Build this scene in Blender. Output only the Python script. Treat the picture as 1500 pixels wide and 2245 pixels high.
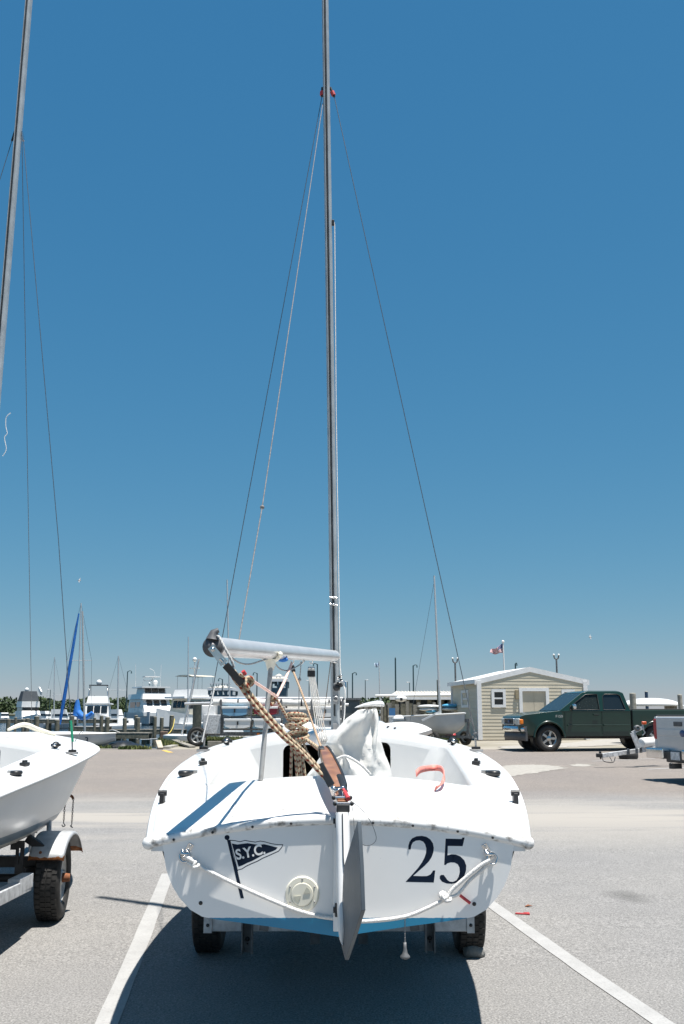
import bpy, bmesh, math, random
from mathutils import Vector, Matrix, noise
from mathutils.geometry import delaunay_2d_cdt
R = math.radians
for o in list(bpy.data.objects): bpy.data.objects.remove(o)
scene = bpy.context.scene

# ------------------------------------------------------------------ camera
CAM_H, PITCH, FPX, PW, PH = 1.55, R(11.3), 2190.0, 1500.0, 2245.0
cam_data = bpy.data.cameras.new('camera')
cam_data.sensor_fit = 'VERTICAL'; cam_data.sensor_height = 36.0; cam_data.sensor_width = 36.0
cam_data.lens = 36.0 * FPX / PH
cam_data.clip_start = 0.05; cam_data.clip_end = 6000
cam = bpy.data.objects.new('camera', cam_data); scene.collection.objects.link(cam)
cam.location = (0, 0, CAM_H); cam.rotation_euler = (math.pi / 2 + PITCH, 0, 0)
scene.camera = cam
# ------------------------------------------------------------------ sky and sun
SUN = Vector((0.195, -0.126, 1.0)).normalized()        # direction towards the sun
world = bpy.data.worlds.new('World'); scene.world = world; world.use_nodes = True
wn = world.node_tree; wn.nodes.clear()
sky = wn.nodes.new('ShaderNodeTexSky'); sky.sky_type = 'NISHITA'; sky.sun_disc = False
sky.sun_elevation = math.asin(SUN.z); sky.sun_rotation = math.atan2(SUN.x, SUN.y)
sky.altitude = 0; sky.air_density = 1.0; sky.dust_density = 0.0; sky.ozone_density = 10.0
bg = wn.nodes.new('ShaderNodeBackground'); bg.inputs['Strength'].default_value = 0.055
wo = wn.nodes.new('ShaderNodeOutputWorld')
# one even colour response for the whole sky: the cool, slightly teal film look of the photograph
sp_ = wn.nodes.new('ShaderNodeSeparateColor'); cb_ = wn.nodes.new('ShaderNodeCombineColor'); wn.links.new(sky.outputs[0], sp_.inputs[0])
for i_, (g_, k_) in enumerate(((1.08, 0.80), (0.60, 0.643), (0.40, 0.663))):
    a_ = wn.nodes.new('ShaderNodeMath'); a_.operation = 'MULTIPLY'; a_.inputs[1].default_value = 0.1; wn.links.new(sp_.outputs[i_], a_.inputs[0])
    p_ = wn.nodes.new('ShaderNodeMath'); p_.operation = 'POWER'; p_.inputs[1].default_value = g_; wn.links.new(a_.outputs[0], p_.inputs[0])
    q_ = wn.nodes.new('ShaderNodeMath'); q_.operation = 'MULTIPLY'; q_.inputs[1].default_value = 10 * k_; wn.links.new(p_.outputs[0], q_.inputs[0])
    wn.links.new(q_.outputs[0], cb_.inputs[i_])
wn.links.new(cb_.outputs[0], bg.inputs[0]); wn.links.new(bg.outputs[0], wo.inputs[0])
sd = bpy.data.lights.new('sun', 'SUN'); sd.energy = 5.0; sd.angle = R(0.5); sd.color = (1.0, 0.955, 0.89)
so = bpy.data.objects.new('sun', sd); scene.collection.objects.link(so)
so.location = (3, -2, 15); so.rotation_euler = SUN.to_track_quat('Z', 'Y').to_euler()
vs = scene.view_settings; vs.view_transform = 'Standard'; vs.look = 'None'; vs.gamma = 1.0
vs.use_curve_mapping = False; vs.exposure = 0.8
scene.render.resolution_x = 684; scene.render.resolution_y = 1024

# ------------------------------------------------------------------ measuring helpers
_fw = Vector((0, math.cos(PITCH), math.sin(PITCH))); _up = Vector((0, -math.sin(PITCH), math.cos(PITCH)))
def ray(px, py):
    return Vector((1, 0, 0)) * ((px - PW / 2) / FPX) + _up * ((PH / 2 - py) / FPX) + _fw
def P(px, py, Y):                      # the point of the place seen at that spot, Y metres ahead
    d = ray(px, py); t = Y / d.y
    return Vector((d.x * t, Y, CAM_H + d.z * t))
def gz(y):                             # the lot rises gently away from the camera
    return 0.0132 * min(max(y - 6.5, 0.0), 36.0)
def G(px, py):                         # the point on the lot
    lo, hi = 1.0, 300.0
    for _ in range(60):
        m = (lo + hi) / 2; p = P(px, py, m)
        if p.z > gz(m): lo = m
        else: hi = m
    p = P(px, py, lo); p.z = gz(p.y); return p
def S(Y, py=1560):                     # metres per photograph pixel at that distance
    return (P(751, py, Y) - P(750, py, Y)).x
WATER = -0.55

# ------------------------------------------------------------------ materials
MATS = {}
def M(name, col, rough=0.5, metal=0.0, var=0.08, scale=6.0, bump=0.0, bscale=None, coat=0.0, col2=None, spec=0.5, trans=0.0, detail=5.0, thr=(0.35, 0.65)):
    if name in MATS: return MATS[name]
    m = bpy.data.materials.new(name); m.use_nodes = True; nt = m.node_tree
    b = nt.nodes['Principled BSDF']
    b.inputs['Roughness'].default_value = rough; b.inputs['Metallic'].default_value = metal
    b.inputs['Coat Weight'].default_value = coat; b.inputs['Coat Roughness'].default_value = 0.06
    b.inputs['Specular IOR Level'].default_value = spec; b.inputs['Transmission Weight'].default_value = trans
    tc = nt.nodes.new('ShaderNodeTexCoord')
    n = nt.nodes.new('ShaderNodeTexNoise'); n.inputs['Scale'].default_value = scale; n.inputs['Detail'].default_value = detail
    nt.links.new(tc.outputs['Object'], n.inputs['Vector'])
    r = nt.nodes.new('ShaderNodeValToRGB'); r.color_ramp.elements[0].position = thr[0]; r.color_ramp.elements[1].position = thr[1]
    c2 = col2 if col2 else [min(1, c * (1 + var)) for c in col]
    c1 = col if col2 else [c * (1 - var) for c in col]
    r.color_ramp.elements[0].color = (*c1, 1); r.color_ramp.elements[1].color = (*c2, 1)
    nt.links.new(n.outputs['Fac'], r.inputs['Fac']); nt.links.new(r.outputs['Color'], b.inputs['Base Color'])
    if bump:
        n2 = nt.nodes.new('ShaderNodeTexNoise'); n2.inputs['Scale'].default_value = bscale or scale * 4; n2.inputs['Detail'].default_value = 4
        nt.links.new(tc.outputs['Object'], n2.inputs['Vector'])
        bp = nt.nodes.new('ShaderNodeBump'); bp.inputs['Strength'].default_value = bump; bp.inputs['Distance'].default_value = 0.02
        nt.links.new(n2.outputs['Fac'], bp.inputs['Height']); nt.links.new(bp.outputs['Normal'], b.inputs['Normal'])
    MATS[name] = m; return m
def ramp(nt, fac, stops):
    r = nt.nodes.new('ShaderNodeValToRGB'); e = r.color_ramp.elements
    while len(e) < len(stops): e.new(0.5)
    for i, (p, c) in enumerate(stops): e[i].position = p; e[i].color = (*c, 1) if len(c) == 3 else c
    nt.links.new(fac, r.inputs['Fac']); return r.outputs['Color']
def mixc(nt, a, b, fac, mode='MIX'):
    n = nt.nodes.new('ShaderNodeMix'); n.data_type = 'RGBA'; n.blend_type = mode
    for sock, v in ((6, a), (7, b), (0, fac)):
        if isinstance(v, (tuple, list)): n.inputs[sock].default_value = (*v, 1) if len(v) == 3 else v
        elif isinstance(v, (int, float)): n.inputs[sock].default_value = v
        else: nt.links.new(v, n.inputs[sock])
    return n.outputs[2]
def mth(nt, op, a, b=0.0, c=None):
    n = nt.nodes.new('ShaderNodeMath'); n.operation = op
    for i, v in enumerate((a, b, c)):
        if v is None: continue
        if isinstance(v, (int, float)): n.inputs[i].default_value = v
        else: nt.links.new(v, n.inputs[i])
    return n.outputs[0]
def nz(nt, vec, scale, detail=4, rough=0.5):
    n = nt.nodes.new('ShaderNodeTexNoise'); n.inputs['Scale'].default_value = scale
    n.inputs['Detail'].default_value = detail; n.inputs['Roughness'].default_value = rough
    nt.links.new(vec, n.inputs['Vector']); return n.outputs['Fac']
def raw(name, rough=0.5, metal=0.0):
    m = bpy.data.materials.new(name); m.use_nodes = True; b = m.node_tree.nodes['Principled BSDF']
    b.inputs['Roughness'].default_value = rough; b.inputs['Metallic'].default_value = metal
    MATS[name] = m; return m, m.node_tree, b
def coord(nt, kind='Object', scale=None):
    tc = nt.nodes.new('ShaderNodeTexCoord')
    if not scale: return tc.outputs[kind]
    mp = nt.nodes.new('ShaderNodeMapping'); mp.inputs['Scale'].default_value = scale
    nt.links.new(tc.outputs[kind], mp.inputs['Vector']); return mp.outputs['Vector']

white = M('white_gelcoat', (0.70, 0.695, 0.68), 0.32, var=0.035, scale=3.0, bump=0.02, bscale=60, coat=0.15)
white_p = M('white_paint', (0.76, 0.755, 0.74), 0.45, var=0.05, scale=3)
cream = M('cream_plastic', (0.72, 0.69, 0.58), 0.45, var=0.06, scale=20)
alu = M('aluminium', (0.36, 0.385, 0.395), 0.38, 0.25, var=0.12, scale=9, bump=0.02)
alu_d = M('dull_aluminium', (0.30, 0.30, 0.30), 0.5, 0.5, var=0.2, scale=14)
boom_m = M('anodised_boom', (0.60, 0.60, 0.60), 0.30, 0.45, var=0.06, scale=7, bump=0.02)
steel = M('stainless_steel', (0.62, 0.61, 0.60), 0.18, 1.0, var=0.1, scale=30)
galv = M('galvanised_steel', (0.50, 0.51, 0.52), 0.5, 0.2, var=0.22, scale=18, bump=0.05)
galv_d = M('weathered_or_shaded_galvanised_steel', (0.15, 0.155, 0.16), 0.6, 0.4, var=0.35, scale=14, bump=0.05)
black = M('black_plastic', (0.018, 0.019, 0.02), 0.4, var=0.2, scale=20)
black_m = M('black_steel', (0.025, 0.026, 0.028), 0.5, 0.2, var=0.3, scale=12)
rubber = M('tyre_rubber', (0.022, 0.021, 0.02), 0.75, var=0.3, scale=24, bump=0.15, bscale=60)
navy = M('navy_vinyl', (0.005, 0.013, 0.030), 0.6, var=0.15, scale=14, spec=0.15)
wire = M('wire_rope', (0.16, 0.17, 0.18), 0.4, 0.8, var=0.2, scale=60)
rope_w = M('white_rope', (0.74, 0.72, 0.69), 0.8, var=0.12, scale=140, bump=0.4, bscale=220)
pinkm = M('faded_pink_webbing', (0.74, 0.24, 0.20), 0.8, var=0.18, scale=30, bump=0.2, bscale=300)
pink_r = M('pale_pink_elastic', (0.72, 0.48, 0.42), 0.8, var=0.15, scale=80)
red_m = M('red_plastic', (0.48, 0.045, 0.05), 0.5, var=0.2, scale=40)
wood_t = M('varnished_wood', (0.15, 0.058, 0.03), 0.35, var=0.3, scale=9, col2=(0.36, 0.17, 0.08), coat=0.3)
sailc = M('sailcloth', (0.66, 0.65, 0.62), 0.6, var=0.10, scale=7, bump=0.3, bscale=10)
tape_m = M('worn_tape', (0.66, 0.655, 0.64), 0.7, scale=45, col2=(0.40, 0.40, 0.39), thr=(0.5, 0.75))
glass_d = M('dark_glass', (0.012, 0.016, 0.018), 0.06, var=0.1, scale=1, coat=0.4)
orange = M('orange_lens', (0.75, 0.20, 0.02), 0.25, var=0.1, scale=30)
blue_bright = M('blue_canvas', (0.02, 0.16, 0.52), 0.65, var=0.15, scale=4, bump=0.15)
pile_m = M('weathered_piling_wood', (0.085, 0.082, 0.06), 0.9, scale=5, col2=(0.19, 0.175, 0.13), bump=0.4, bscale=20)
plank_m = M('grey_dock_timber', (0.16, 0.15, 0.13), 0.9, scale=4, col2=(0.28, 0.26, 0.22), bump=0.3, bscale=18)
lamp_m = M('dark_green_lamp_paint', (0.02, 0.055, 0.065), 0.45, var=0.15, scale=5)
gel_grey = M('grey_or_shaded_gelcoat', (0.42, 0.44, 0.46), 0.4, var=0.06, scale=3)

# paint of the sailboat hull: white topsides, blue bottom paint below a level line
def hull_paint(name, line, blue, below):
    m, nt, b = raw(name, 0.3); b.inputs['Coat Weight'].default_value = 0.12
    co = coord(nt); sx = nt.nodes.new('ShaderNodeSeparateXYZ'); nt.links.new(co, sx.inputs[0])
    n = nz(nt, co, 40, 3); zz = mth(nt, 'ADD', sx.outputs['Z'], mth(nt, 'MULTIPLY', mth(nt, 'SUBTRACT', n, 0.5), 0.006))
    w = ramp(nt, nz(nt, co, 2.5, 5), [(0.3, (0.74, 0.735, 0.72)), (0.7, (0.79, 0.785, 0.77))])
    c = mixc(nt, w, blue, mth(nt, 'LESS_THAN', zz, line))
    c = mixc(nt, c, (0.66, 0.65, 0.60), mth(nt, 'LESS_THAN', zz, below))
    dots = ramp(nt, nz(nt, co, 26, 2), [(0.76, (1, 1, 1)), (0.80, (0.35, 0.33, 0.3))])
    c = mixc(nt, c, dots, 0.5, 'MULTIPLY')
    nt.links.new(c, b.inputs['Base Color']); return m
# flecked mainsheet
def fleck_rope(name, base, fleck, fleck2, rep=34.0):
    m, nt, b = raw(name, 0.85)
    uv = coord(nt, 'UV'); sx = nt.nodes.new('ShaderNodeSeparateXYZ'); nt.links.new(uv, sx.inputs[0])
    u, v = sx.outputs['X'], sx.outputs['Y']
    ph = mth(nt, 'FRACT', mth(nt, 'ADD', mth(nt, 'MULTIPLY', v, rep), mth(nt, 'MULTIPLY', u, 1.0)))
    ph2 = mth(nt, 'FRACT', mth(nt, 'ADD', mth(nt, 'MULTIPLY', v, rep), mth(nt, 'MULTIPLY', u, -1.0)))
    tq = mth(nt, 'FRACT', mth(nt, 'MULTIPLY', u, 2.0))
    a = mth(nt, 'MULTIPLY', mth(nt, 'LESS_THAN', ph, 0.42), mth(nt, 'LESS_THAN', tq, 0.5))
    g = mth(nt, 'MULTIPLY', mth(nt, 'LESS_THAN', ph2, 0.3), mth(nt, 'GREATER_THAN', tq, 0.6))
    c = mixc(nt, base, fleck, a); c = mixc(nt, c, fleck2, mth(nt, 'MULTIPLY', g, 0.8))
    nt.links.new(c, b.inputs['Base Color'])
    bp = nt.nodes.new('ShaderNodeBump'); bp.inputs['Strength'].default_value = 0.5; bp.inputs['Distance'].default_value = 0.004
    nt.links.new(mth(nt, 'ADD', ph, ph2), bp.inputs['Height']); nt.links.new(bp.outputs['Normal'], b.inputs['Normal'])
    return m
rope_f = fleck_rope('flecked_rope', (0.46, 0.36, 0.245), (0.24, 0.045, 0.02), (0.085, 0.085, 0.05))
rope_t = fleck_rope('thin_flecked_rope', (0.42, 0.32, 0.22), (0.24, 0.06, 0.03), (0.2, 0.15, 0.1), 60)
rope_g = fleck_rope('white_and_grey_rope', (0.42, 0.42, 0.41), (0.14, 0.14, 0.15), (0.2, 0.2, 0.2), 60)

# ------------------------------------------------------------------ mesh helpers
def rotz(a): return Matrix.Rotation(a, 4, 'Z')
def place(loc, rz=0.0, sc=1.0): return Matrix.Translation(loc) @ rotz(rz) @ Matrix.Scale(sc, 4)
def aim(p0, p1, upv=(0, 0, 1)):        # frame at p0 with +Z along p1-p0
    z = (Vector(p1) - Vector(p0)).normalized(); u = Vector(upv)
    if abs(z.dot(u)) > 0.97: u = Vector((0, 1, 0)) if abs(z.y) < 0.9 else Vector((1, 0, 0))
    x = u.cross(z).normalized(); y = z.cross(x)
    m = Matrix((x, y, z)).transposed().to_4x4(); m.translation = p0; return m
FRAMES = {}
def inside(poly, p):
    r = False; n = len(poly)
    for i in range(n):
        (xa, ya), (xb, yb) = poly[i][:2], poly[i - 1][:2]
        if (ya > p[1]) != (yb > p[1]) and p[0] < (xb - xa) * (p[1] - ya) / (yb - ya) + xa: r = not r
    return r
class MB:
    def __init__(s): s.v = []; s.f = []; s.mi = []; s.sm = []; s.uv = []
    def add(s, vs, fs, m=0, smooth=False, T=None, uv=None):
        k = len(s.v)
        s.v += [tuple(T @ Vector(p)) if T else tuple(p) for p in vs]
        for i, f in enumerate(fs):
            s.f.append([k + j for j in f]); s.mi.append(m); s.sm.append(smooth)
            s.uv.append(uv[i] if uv else None)
        return s
    def box(s, c, d, T=None, m=0):
        x, y, z = d[0] / 2, d[1] / 2, d[2] / 2
        vs = [(c[0] + i * x, c[1] + j * y, c[2] + k * z) for i in (-1, 1) for j in (-1, 1) for k in (-1, 1)]
        return s.add(vs, [(0, 1, 3, 2), (4, 6, 7, 5), (0, 4, 5, 1), (2, 3, 7, 6), (0, 2, 6, 4), (1, 5, 7, 3)], m, False, T)
    def bar(s, p0, p1, w, h, upv=(0, 0, 1), m=0):
        L = (Vector(p1) - Vector(p0)).length
        return s.box((0, 0, L / 2), (w, h, L), aim(Vector(p0), p1, upv), m)
    def tube(s, pts, r, n=8, caps=True, m=0, smooth=True, flat=1.0):
        pts = [Vector(p) for p in pts]; N = len(pts); rs = r if isinstance(r, (list, tuple)) else [r] * N
        vs = []; prev = None; ln = 0.0; lens = []
        for i, p in enumerate(pts):
            t = (pts[min(i + 1, N - 1)] - pts[max(i - 1, 0)])
            t = t.normalized() if t.length > 1e-9 else Vector((0, 0, 1))
            if prev is None:
                u = Vector((0, 0, 1)) if abs(t.z) < 0.9 else Vector((1, 0, 0))
                x = u.cross(t).normalized()
            else: x = (prev - t * prev.dot(t)).normalized()
            prev = x; y = t.cross(x)
            if i: ln += (p - pts[i - 1]).length
            lens.append(ln)
            for k in range(n):
                a = 2 * math.pi * k / n; vs.append(p + (x * math.cos(a) + y * math.sin(a) * flat) * rs[i])
        fs = []; uv = []
        for i in range(N - 1):
            for k in range(n):
                a, b = i * n + k, i * n + (k + 1) % n
                fs.append((a, b, b + n, a + n))
                uv.append([(k / n, lens[i]), ((k + 1) / n, lens[i]), ((k + 1) / n, lens[i + 1]), (k / n, lens[i + 1])])
        s.add(vs, fs, m, smooth, None, uv)
        if caps:
            s.add([vs[k] for k in range(n)], [tuple(range(n - 1, -1, -1))], m)
            s.add([vs[(N - 1) * n + k] for k in range(n)], [tuple(range(n))], m)
        return s
    def cyl(s, p0, p1, r0, r1=None, n=12, m=0, smooth=True): return s.tube([p0, p1], [r0, r0 if r1 is None else r1], n, True, m, smooth)
    def lathe(s, prof, T=None, n=20, m=0, smooth=True):
        vs = [(r * math.cos(2 * math.pi * k / n), r * math.sin(2 * math.pi * k / n), z) for r, z in prof for k in range(n)]
        fs = [(i * n + k, i * n + (k + 1) % n, (i + 1) * n + (k + 1) % n, (i + 1) * n + k) for i in range(len(prof) - 1) for k in range(n)]
        return s.add(vs, fs, m, smooth, T)
    def ball(s, c, r, n=12, k=8, m=0, T=None):
        rx, ry, rz_ = r if isinstance(r, (tuple, list)) else (r, r, r)
        vs = []; fs = []
        for i in range(k + 1):
            ph = math.pi * i / k
            for j in range(n):
                th = 2 * math.pi * j / n
                vs.append((c[0] + rx * math.sin(ph) * math.cos(th), c[1] + ry * math.sin(ph) * math.sin(th), c[2] - rz_ * math.cos(ph)))
        for i in range(k):
            for j in range(n): fs.append((i * n + j, i * n + (j + 1) % n, (i + 1) * n + (j + 1) % n, (i + 1) * n + j))
        return s.add(vs, fs, m, True, T)
    def torus(s, T, Rr, r, n=20, k=8, m=0, a0=0.0, a1=2 * math.pi):
        full = abs(a1 - a0 - 2 * math.pi) < 1e-6; cnt = n if full else n + 1
        vs = []
        for i in range(cnt):
            a = a0 + (a1 - a0) * i / n
            for j in range(k):
                b = 2 * math.pi * j / k; q = Rr + r * math.cos(b)
                vs.append((q * math.cos(a), q * math.sin(a), r * math.sin(b)))
        fs = [(i * k + j, ((i + 1) % cnt) * k + j, ((i + 1) % cnt) * k + (j + 1) % k, i * k + (j + 1) % k) for i in range(n) for j in range(k)]
        uv = [[(j / k, (i + di) / n * abs(a1 - a0) * Rr) for di, j in ((0, j0), (1, j0), (1, j0 + 1), (0, j0 + 1))] for i in range(n) for j0 in range(k)]
        return s.add(vs, fs, m, True, T, uv)
    def loft(s, rings, closed=True, caps=True, m=0, smooth=True, T=None):
        n = len(rings[0]); vs = [p for r in rings for p in r]; fs = []
        for i in range(len(rings) - 1):
            for k in range(n if closed else n - 1):
                a, b = i * n + k, i * n + (k + 1) % n; fs.append((a, b, b + n, a + n))
        s.add(vs, fs, m, smooth, T)
        if caps and closed:
            s.add(rings[0], [tuple(range(n - 1, -1, -1))], m, False, T); s.add(rings[-1], [tuple(range(n))], m, False, T)
        return s
    def plate(s, outer, holes=(), th=0.02, T=None, m=0, fn=None, z0=0.0):   # flat polygon with holes, extruded along +Z of T
        pts = []; edges = []
        for lp in [outer] + list(holes):
            k = len(pts); pts += [Vector((p[0], p[1])) for p in lp]
            edges += [(k + i, k + (i + 1) % len(lp)) for i in range(len(lp))]
        vo, eo, fo, *_ = delaunay_2d_cdt(pts, edges, [], 1, 1e-6)
        fo = [f for f in fo if not any(inside(h, sum((vo[i] for i in f), Vector((0, 0))) / len(f)) for h in holes)]
        n = len(vo); vs = [(p.x, p.y, z0) for p in vo] + [(p.x, p.y, z0 + th) for p in vo]
        fs = [tuple(reversed(f)) for f in fo] + [tuple(i + n for i in f) for f in fo]
        cnt = {}
        for f in fo:
            for i in range(len(f)):
                a, b = f[i], f[(i + 1) % len(f)]; cnt[(a, b)] = 1
        for (a, b) in cnt:
            if (b, a) not in cnt: fs.append((a, b, b + n, a + n))
        if fn: vs = [fn(p) for p in vs]
        return s.add(vs, fs, m, False, T)
    def build(s, name, mats, parent=None, world=False, bevel=0.0, seg=2, sub=0, props=None, autos=None, solid=0.0):
        me = bpy.data.meshes.new(name)
        vs = s.v
        if parent is not None and world:
            inv = FRAMES[parent.name].inverted(); vs = [tuple(inv @ Vector(p)) for p in vs]
        me.from_pydata(vs, [], s.f)
        mats = mats if isinstance(mats, (list, tuple)) else [mats]
        for m in mats: me.materials.append(m)
        me.polygons.foreach_set('material_index', s.mi); me.polygons.foreach_set('use_smooth', s.sm)
        if any(u is not None for u in s.uv):
            L = me.uv_layers.new(name='UVMap')
            for p, u in zip(me.polygons, s.uv):
                if u:
                    for li, c in zip(p.loop_indices, u): L.data[li].uv = c
        me.update()
        o = bpy.data.objects.new(name, me); scene.collection.objects.link(o)
        if parent is not None:
            o.parent = parent; FRAMES[o.name] = FRAMES[parent.name]
        if solid:
            md = o.modifiers.new('thick', 'SOLIDIFY'); md.thickness = solid; md.offset = 0
        if bevel:
            md = o.modifiers.new('bevel', 'BEVEL'); md.width = bevel; md.segments = seg; md.limit_method = 'ANGLE'; md.angle_limit = R(35)
            for p in me.polygons: p.use_smooth = True
            wn_ = o.modifiers.new('wn', 'WEIGHTED_NORMAL'); wn_.keep_sharp = False
        if sub:
            md = o.modifiers.new('sub', 'SUBSURF'); md.levels = sub; md.render_levels = sub
        return o
def tag(o, label, cat=None, group=None, kind=None):
    if label: o['label'] = label
    if cat: o['category'] = cat
    if group: o['group'] = group
    if kind: o['kind'] = kind
    return o
def thing(name, label, cat, loc=(0, 0, 0), rz=0.0, group=None, sc=1.0):
    o = bpy.data.objects.new(name, None); scene.collection.objects.link(o)
    o.location = loc; o.rotation_euler = (0, 0, rz); o.scale = (sc, sc, sc); o.empty_display_size = 0.2
    FRAMES[o.name] = place(Vector(loc), rz, sc); return tag(o, label, cat, group)
def copy_tree(o, parent=None):
    c = o.copy(); scene.collection.objects.link(c); c.parent = parent
    for ch in list(o.children): copy_tree(ch, c)
    return c
def interp(xs, ys, x):
    if x <= xs[0]: return ys[0]
    for i in range(len(xs) - 1):
        if x <= xs[i + 1]:
            t = (x - xs[i]) / (xs[i + 1] - xs[i])
            # smooth Catmull-like
            p0 = ys[max(i - 1, 0)]; p1 = ys[i]; p2 = ys[i + 1]; p3 = ys[min(i + 2, len(ys) - 1)]
            h0 = xs[i + 1] - xs[i]
            m1 = (p2 - p0) / (xs[i + 1] - xs[max(i - 1, 0)]) * h0
            m2 = (p3 - p1) / (xs[min(i + 2, len(xs) - 1)] - xs[i]) * h0
            return (2*t**3 - 3*t**2 + 1)*p1 + (t**3 - 2*t**2 + t)*m1 + (-2*t**3 + 3*t**2)*p2 + (t**3 - t**2)*m2
    return ys[-1]
def spline(pts, n=6):
    pts = [Vector(p) for p in pts]; out = []
    for i in range(len(pts) - 1):
        p0, p1, p2, p3 = pts[max(i - 1, 0)], pts[i], pts[i + 1], pts[min(i + 2, len(pts) - 1)]
        for k in range(n):
            t = k / n
            out.append(0.5 * ((2 * p1) + (p2 - p0) * t + (2*p0 - 5*p1 + 4*p2 - p3) * t * t + (3*p1 - p0 - 3*p2 + p3) * t ** 3))
    out.append(pts[-1]); return out
def rrect(x0, x1, y0, y1, r, n=5):
    out = []
    for cx, cy, a in ((x1 - r, y1 - r, 0), (x0 + r, y1 - r, 90), (x0 + r, y0 + r, 180), (x1 - r, y0 + r, 270)):
        for k in range(n + 1): t = R(a + 90 * k / n); out.append((cx + r * math.cos(t), cy + r * math.sin(t)))
    return out
def disc(cx, cy, r, n=20): return [(cx + r * math.cos(2 * math.pi * k / n), cy + r * math.sin(2 * math.pi * k / n)) for k in range(n)]
def text_mesh(s, size, offset=0.0, shear=0.0, extrude=0.0):
    cu = bpy.data.curves.new('t', 'FONT'); cu.body = s; cu.size = size; cu.offset = offset; cu.shear = shear; cu.extrude = extrude
    cu.align_x = 'CENTER'; cu.align_y = 'CENTER'
    ob = bpy.data.objects.new('t', cu); scene.collection.objects.link(ob)
    dg = bpy.context.evaluated_depsgraph_get(); me = bpy.data.meshes.new_from_object(ob.evaluated_get(dg))
    vs = [tuple(v.co) for v in me.vertices]; fs = [tuple(p.vertices) for p in me.polygons]
    bpy.data.objects.remove(ob); bpy.data.curves.remove(cu); bpy.data.meshes.remove(me); return vs, fs
FACE = Matrix(((1, 0, 0, 0), (0, 0, -1, 0), (0, 1, 0, 0), (0, 0, 0, 1)))    # local (x,y) -> world (x,z), +Z of the plate towards the camera
# ================================================================== ground, water, sky line
m_asph, nt, b = raw('sun_bleached_asphalt', 0.9)
co = coord(nt)
sp = nz(nt, co, 85, 3, 0.7); sp2 = nz(nt, co, 33, 3, 0.6); big = nz(nt, co, 0.35, 5); mid = nz(nt, co, 3.0, 5)
c = ramp(nt, sp, [(0.32, (0.10, 0.098, 0.095)), (0.5, (0.212, 0.207, 0.200)), (0.68, (0.34, 0.33, 0.315))])
c = mixc(nt, c, ramp(nt, sp2, [(0.35, (0.80, 0.80, 0.80)), (0.65, (1.12, 1.12, 1.12))]), 0.8, 'MULTIPLY')
c = mixc(nt, c, ramp(nt, big, [(0.35, (0.93, 0.93, 0.94)), (0.65, (1.05, 1.04, 1.02))]), 1.0, 'MULTIPLY')
c = mixc(nt, c, ramp(nt, mid, [(0.3, (0.95, 0.95, 0.95)), (0.7, (1.04, 1.04, 1.04))]), 1.0, 'MULTIPLY')
sx = nt.nodes.new('ShaderNodeSeparateXYZ'); nt.links.new(co, sx.inputs[0])
# older, browner paving beyond the sandy drift
yy = mth(nt, 'ADD', sx.outputs['Y'], mth(nt, 'MULTIPLY', mth(nt, 'SUBTRACT', big, 0.5), 2.5))
far = mth(nt, 'MULTIPLY_ADD', yy, 0.5, -8.2); fcl = nt.nodes.new('ShaderNodeClamp'); nt.links.new(far, fcl.inputs[0])
c = mixc(nt, c, (0.92, 0.835, 0.775), fcl.outputs[0], 'MULTIPLY')
# wind-drifted sand, drawn out across the lot
cs = coord(nt, 'Object', (0.16, 1.1, 1))
drift = nz(nt, cs, 1.0, 6, 0.6)
band = mth(nt, 'SUBTRACT', 1.0, mth(nt, 'ABSOLUTE', mth(nt, 'MULTIPLY', mth(nt, 'SUBTRACT', sx.outputs['Y'], 14.6), 0.30)))
bcl = nt.nodes.new('ShaderNodeClamp'); nt.links.new(band, bcl.inputs[0])
df = ramp(nt, drift, [(0.42, (0, 0, 0)), (0.54, (1, 1, 1))])
bwn = nt.nodes.new('ShaderNodeRGBToBW'); nt.links.new(df, bwn.inputs[0])
sandf = mth(nt, 'MULTIPLY', mth(nt, 'MULTIPLY', bwn.outputs[0], bcl.outputs[0]), 1.1)
c = mixc(nt, c, (0.30, 0.278, 0.248), sandf)
# oil stain
sp0 = G(1375, 1965)
dv = nt.nodes.new('ShaderNodeVectorMath'); dv.operation = 'DISTANCE'; mp = nt.nodes.new('ShaderNodeMapping'); mp.inputs['Scale'].default_value = (1, 0.8, 0)
nt.links.new(co, mp.inputs['Vector']); nt.links.new(mp.outputs['Vector'], dv.inputs[0]); dv.inputs[1].default_value = (sp0.x, sp0.y * 0.8, 0)
st = ramp(nt, mth(nt, 'ADD', dv.outputs['Value'], mth(nt, 'MULTIPLY', mth(nt, 'SUBTRACT', mid, 0.5), 0.25)), [(0.03, (0.55, 0.55, 0.54)), (0.24, (1, 1, 1))])
c = mixc(nt, c, st, 1.0, 'MULTIPLY')
nt.links.new(c, b.inputs['Base Color'])
bp = nt.nodes.new('ShaderNodeBump'); bp.inputs['Strength'].default_value = 0.55; bp.inputs['Distance'].default_value = 0.006
nt.links.new(sp, bp.inputs['Height']); nt.links.new(bp.outputs['Normal'], b.inputs['Normal'])
EDGE = 33.2
def sheet(name, polys, mat, dz=0.0, z=None, kind='structure', step=None):
    mb = MB(); 
    for poly in polys:
        mb.add([(p[0], p[1], (gz(p[1]) if z is None else z) + dz) for p in poly], [tuple(range(len(poly)))])
    o = mb.build(name, mat); 
    if kind: o['kind'] = kind
    return o
ys = [-60, 0, 4, 6.5, 12, 18, 24, 30, EDGE]
mb = MB()
mb.add([(x, y, gz(y)) for y in ys for x in (-120, 150)], [(2*i, 2*i+1, 2*i+3, 2*i+2) for i in range(len(ys) - 1)])
mb.build('parking_lot', m_asph)['kind'] = 'structure'
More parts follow.
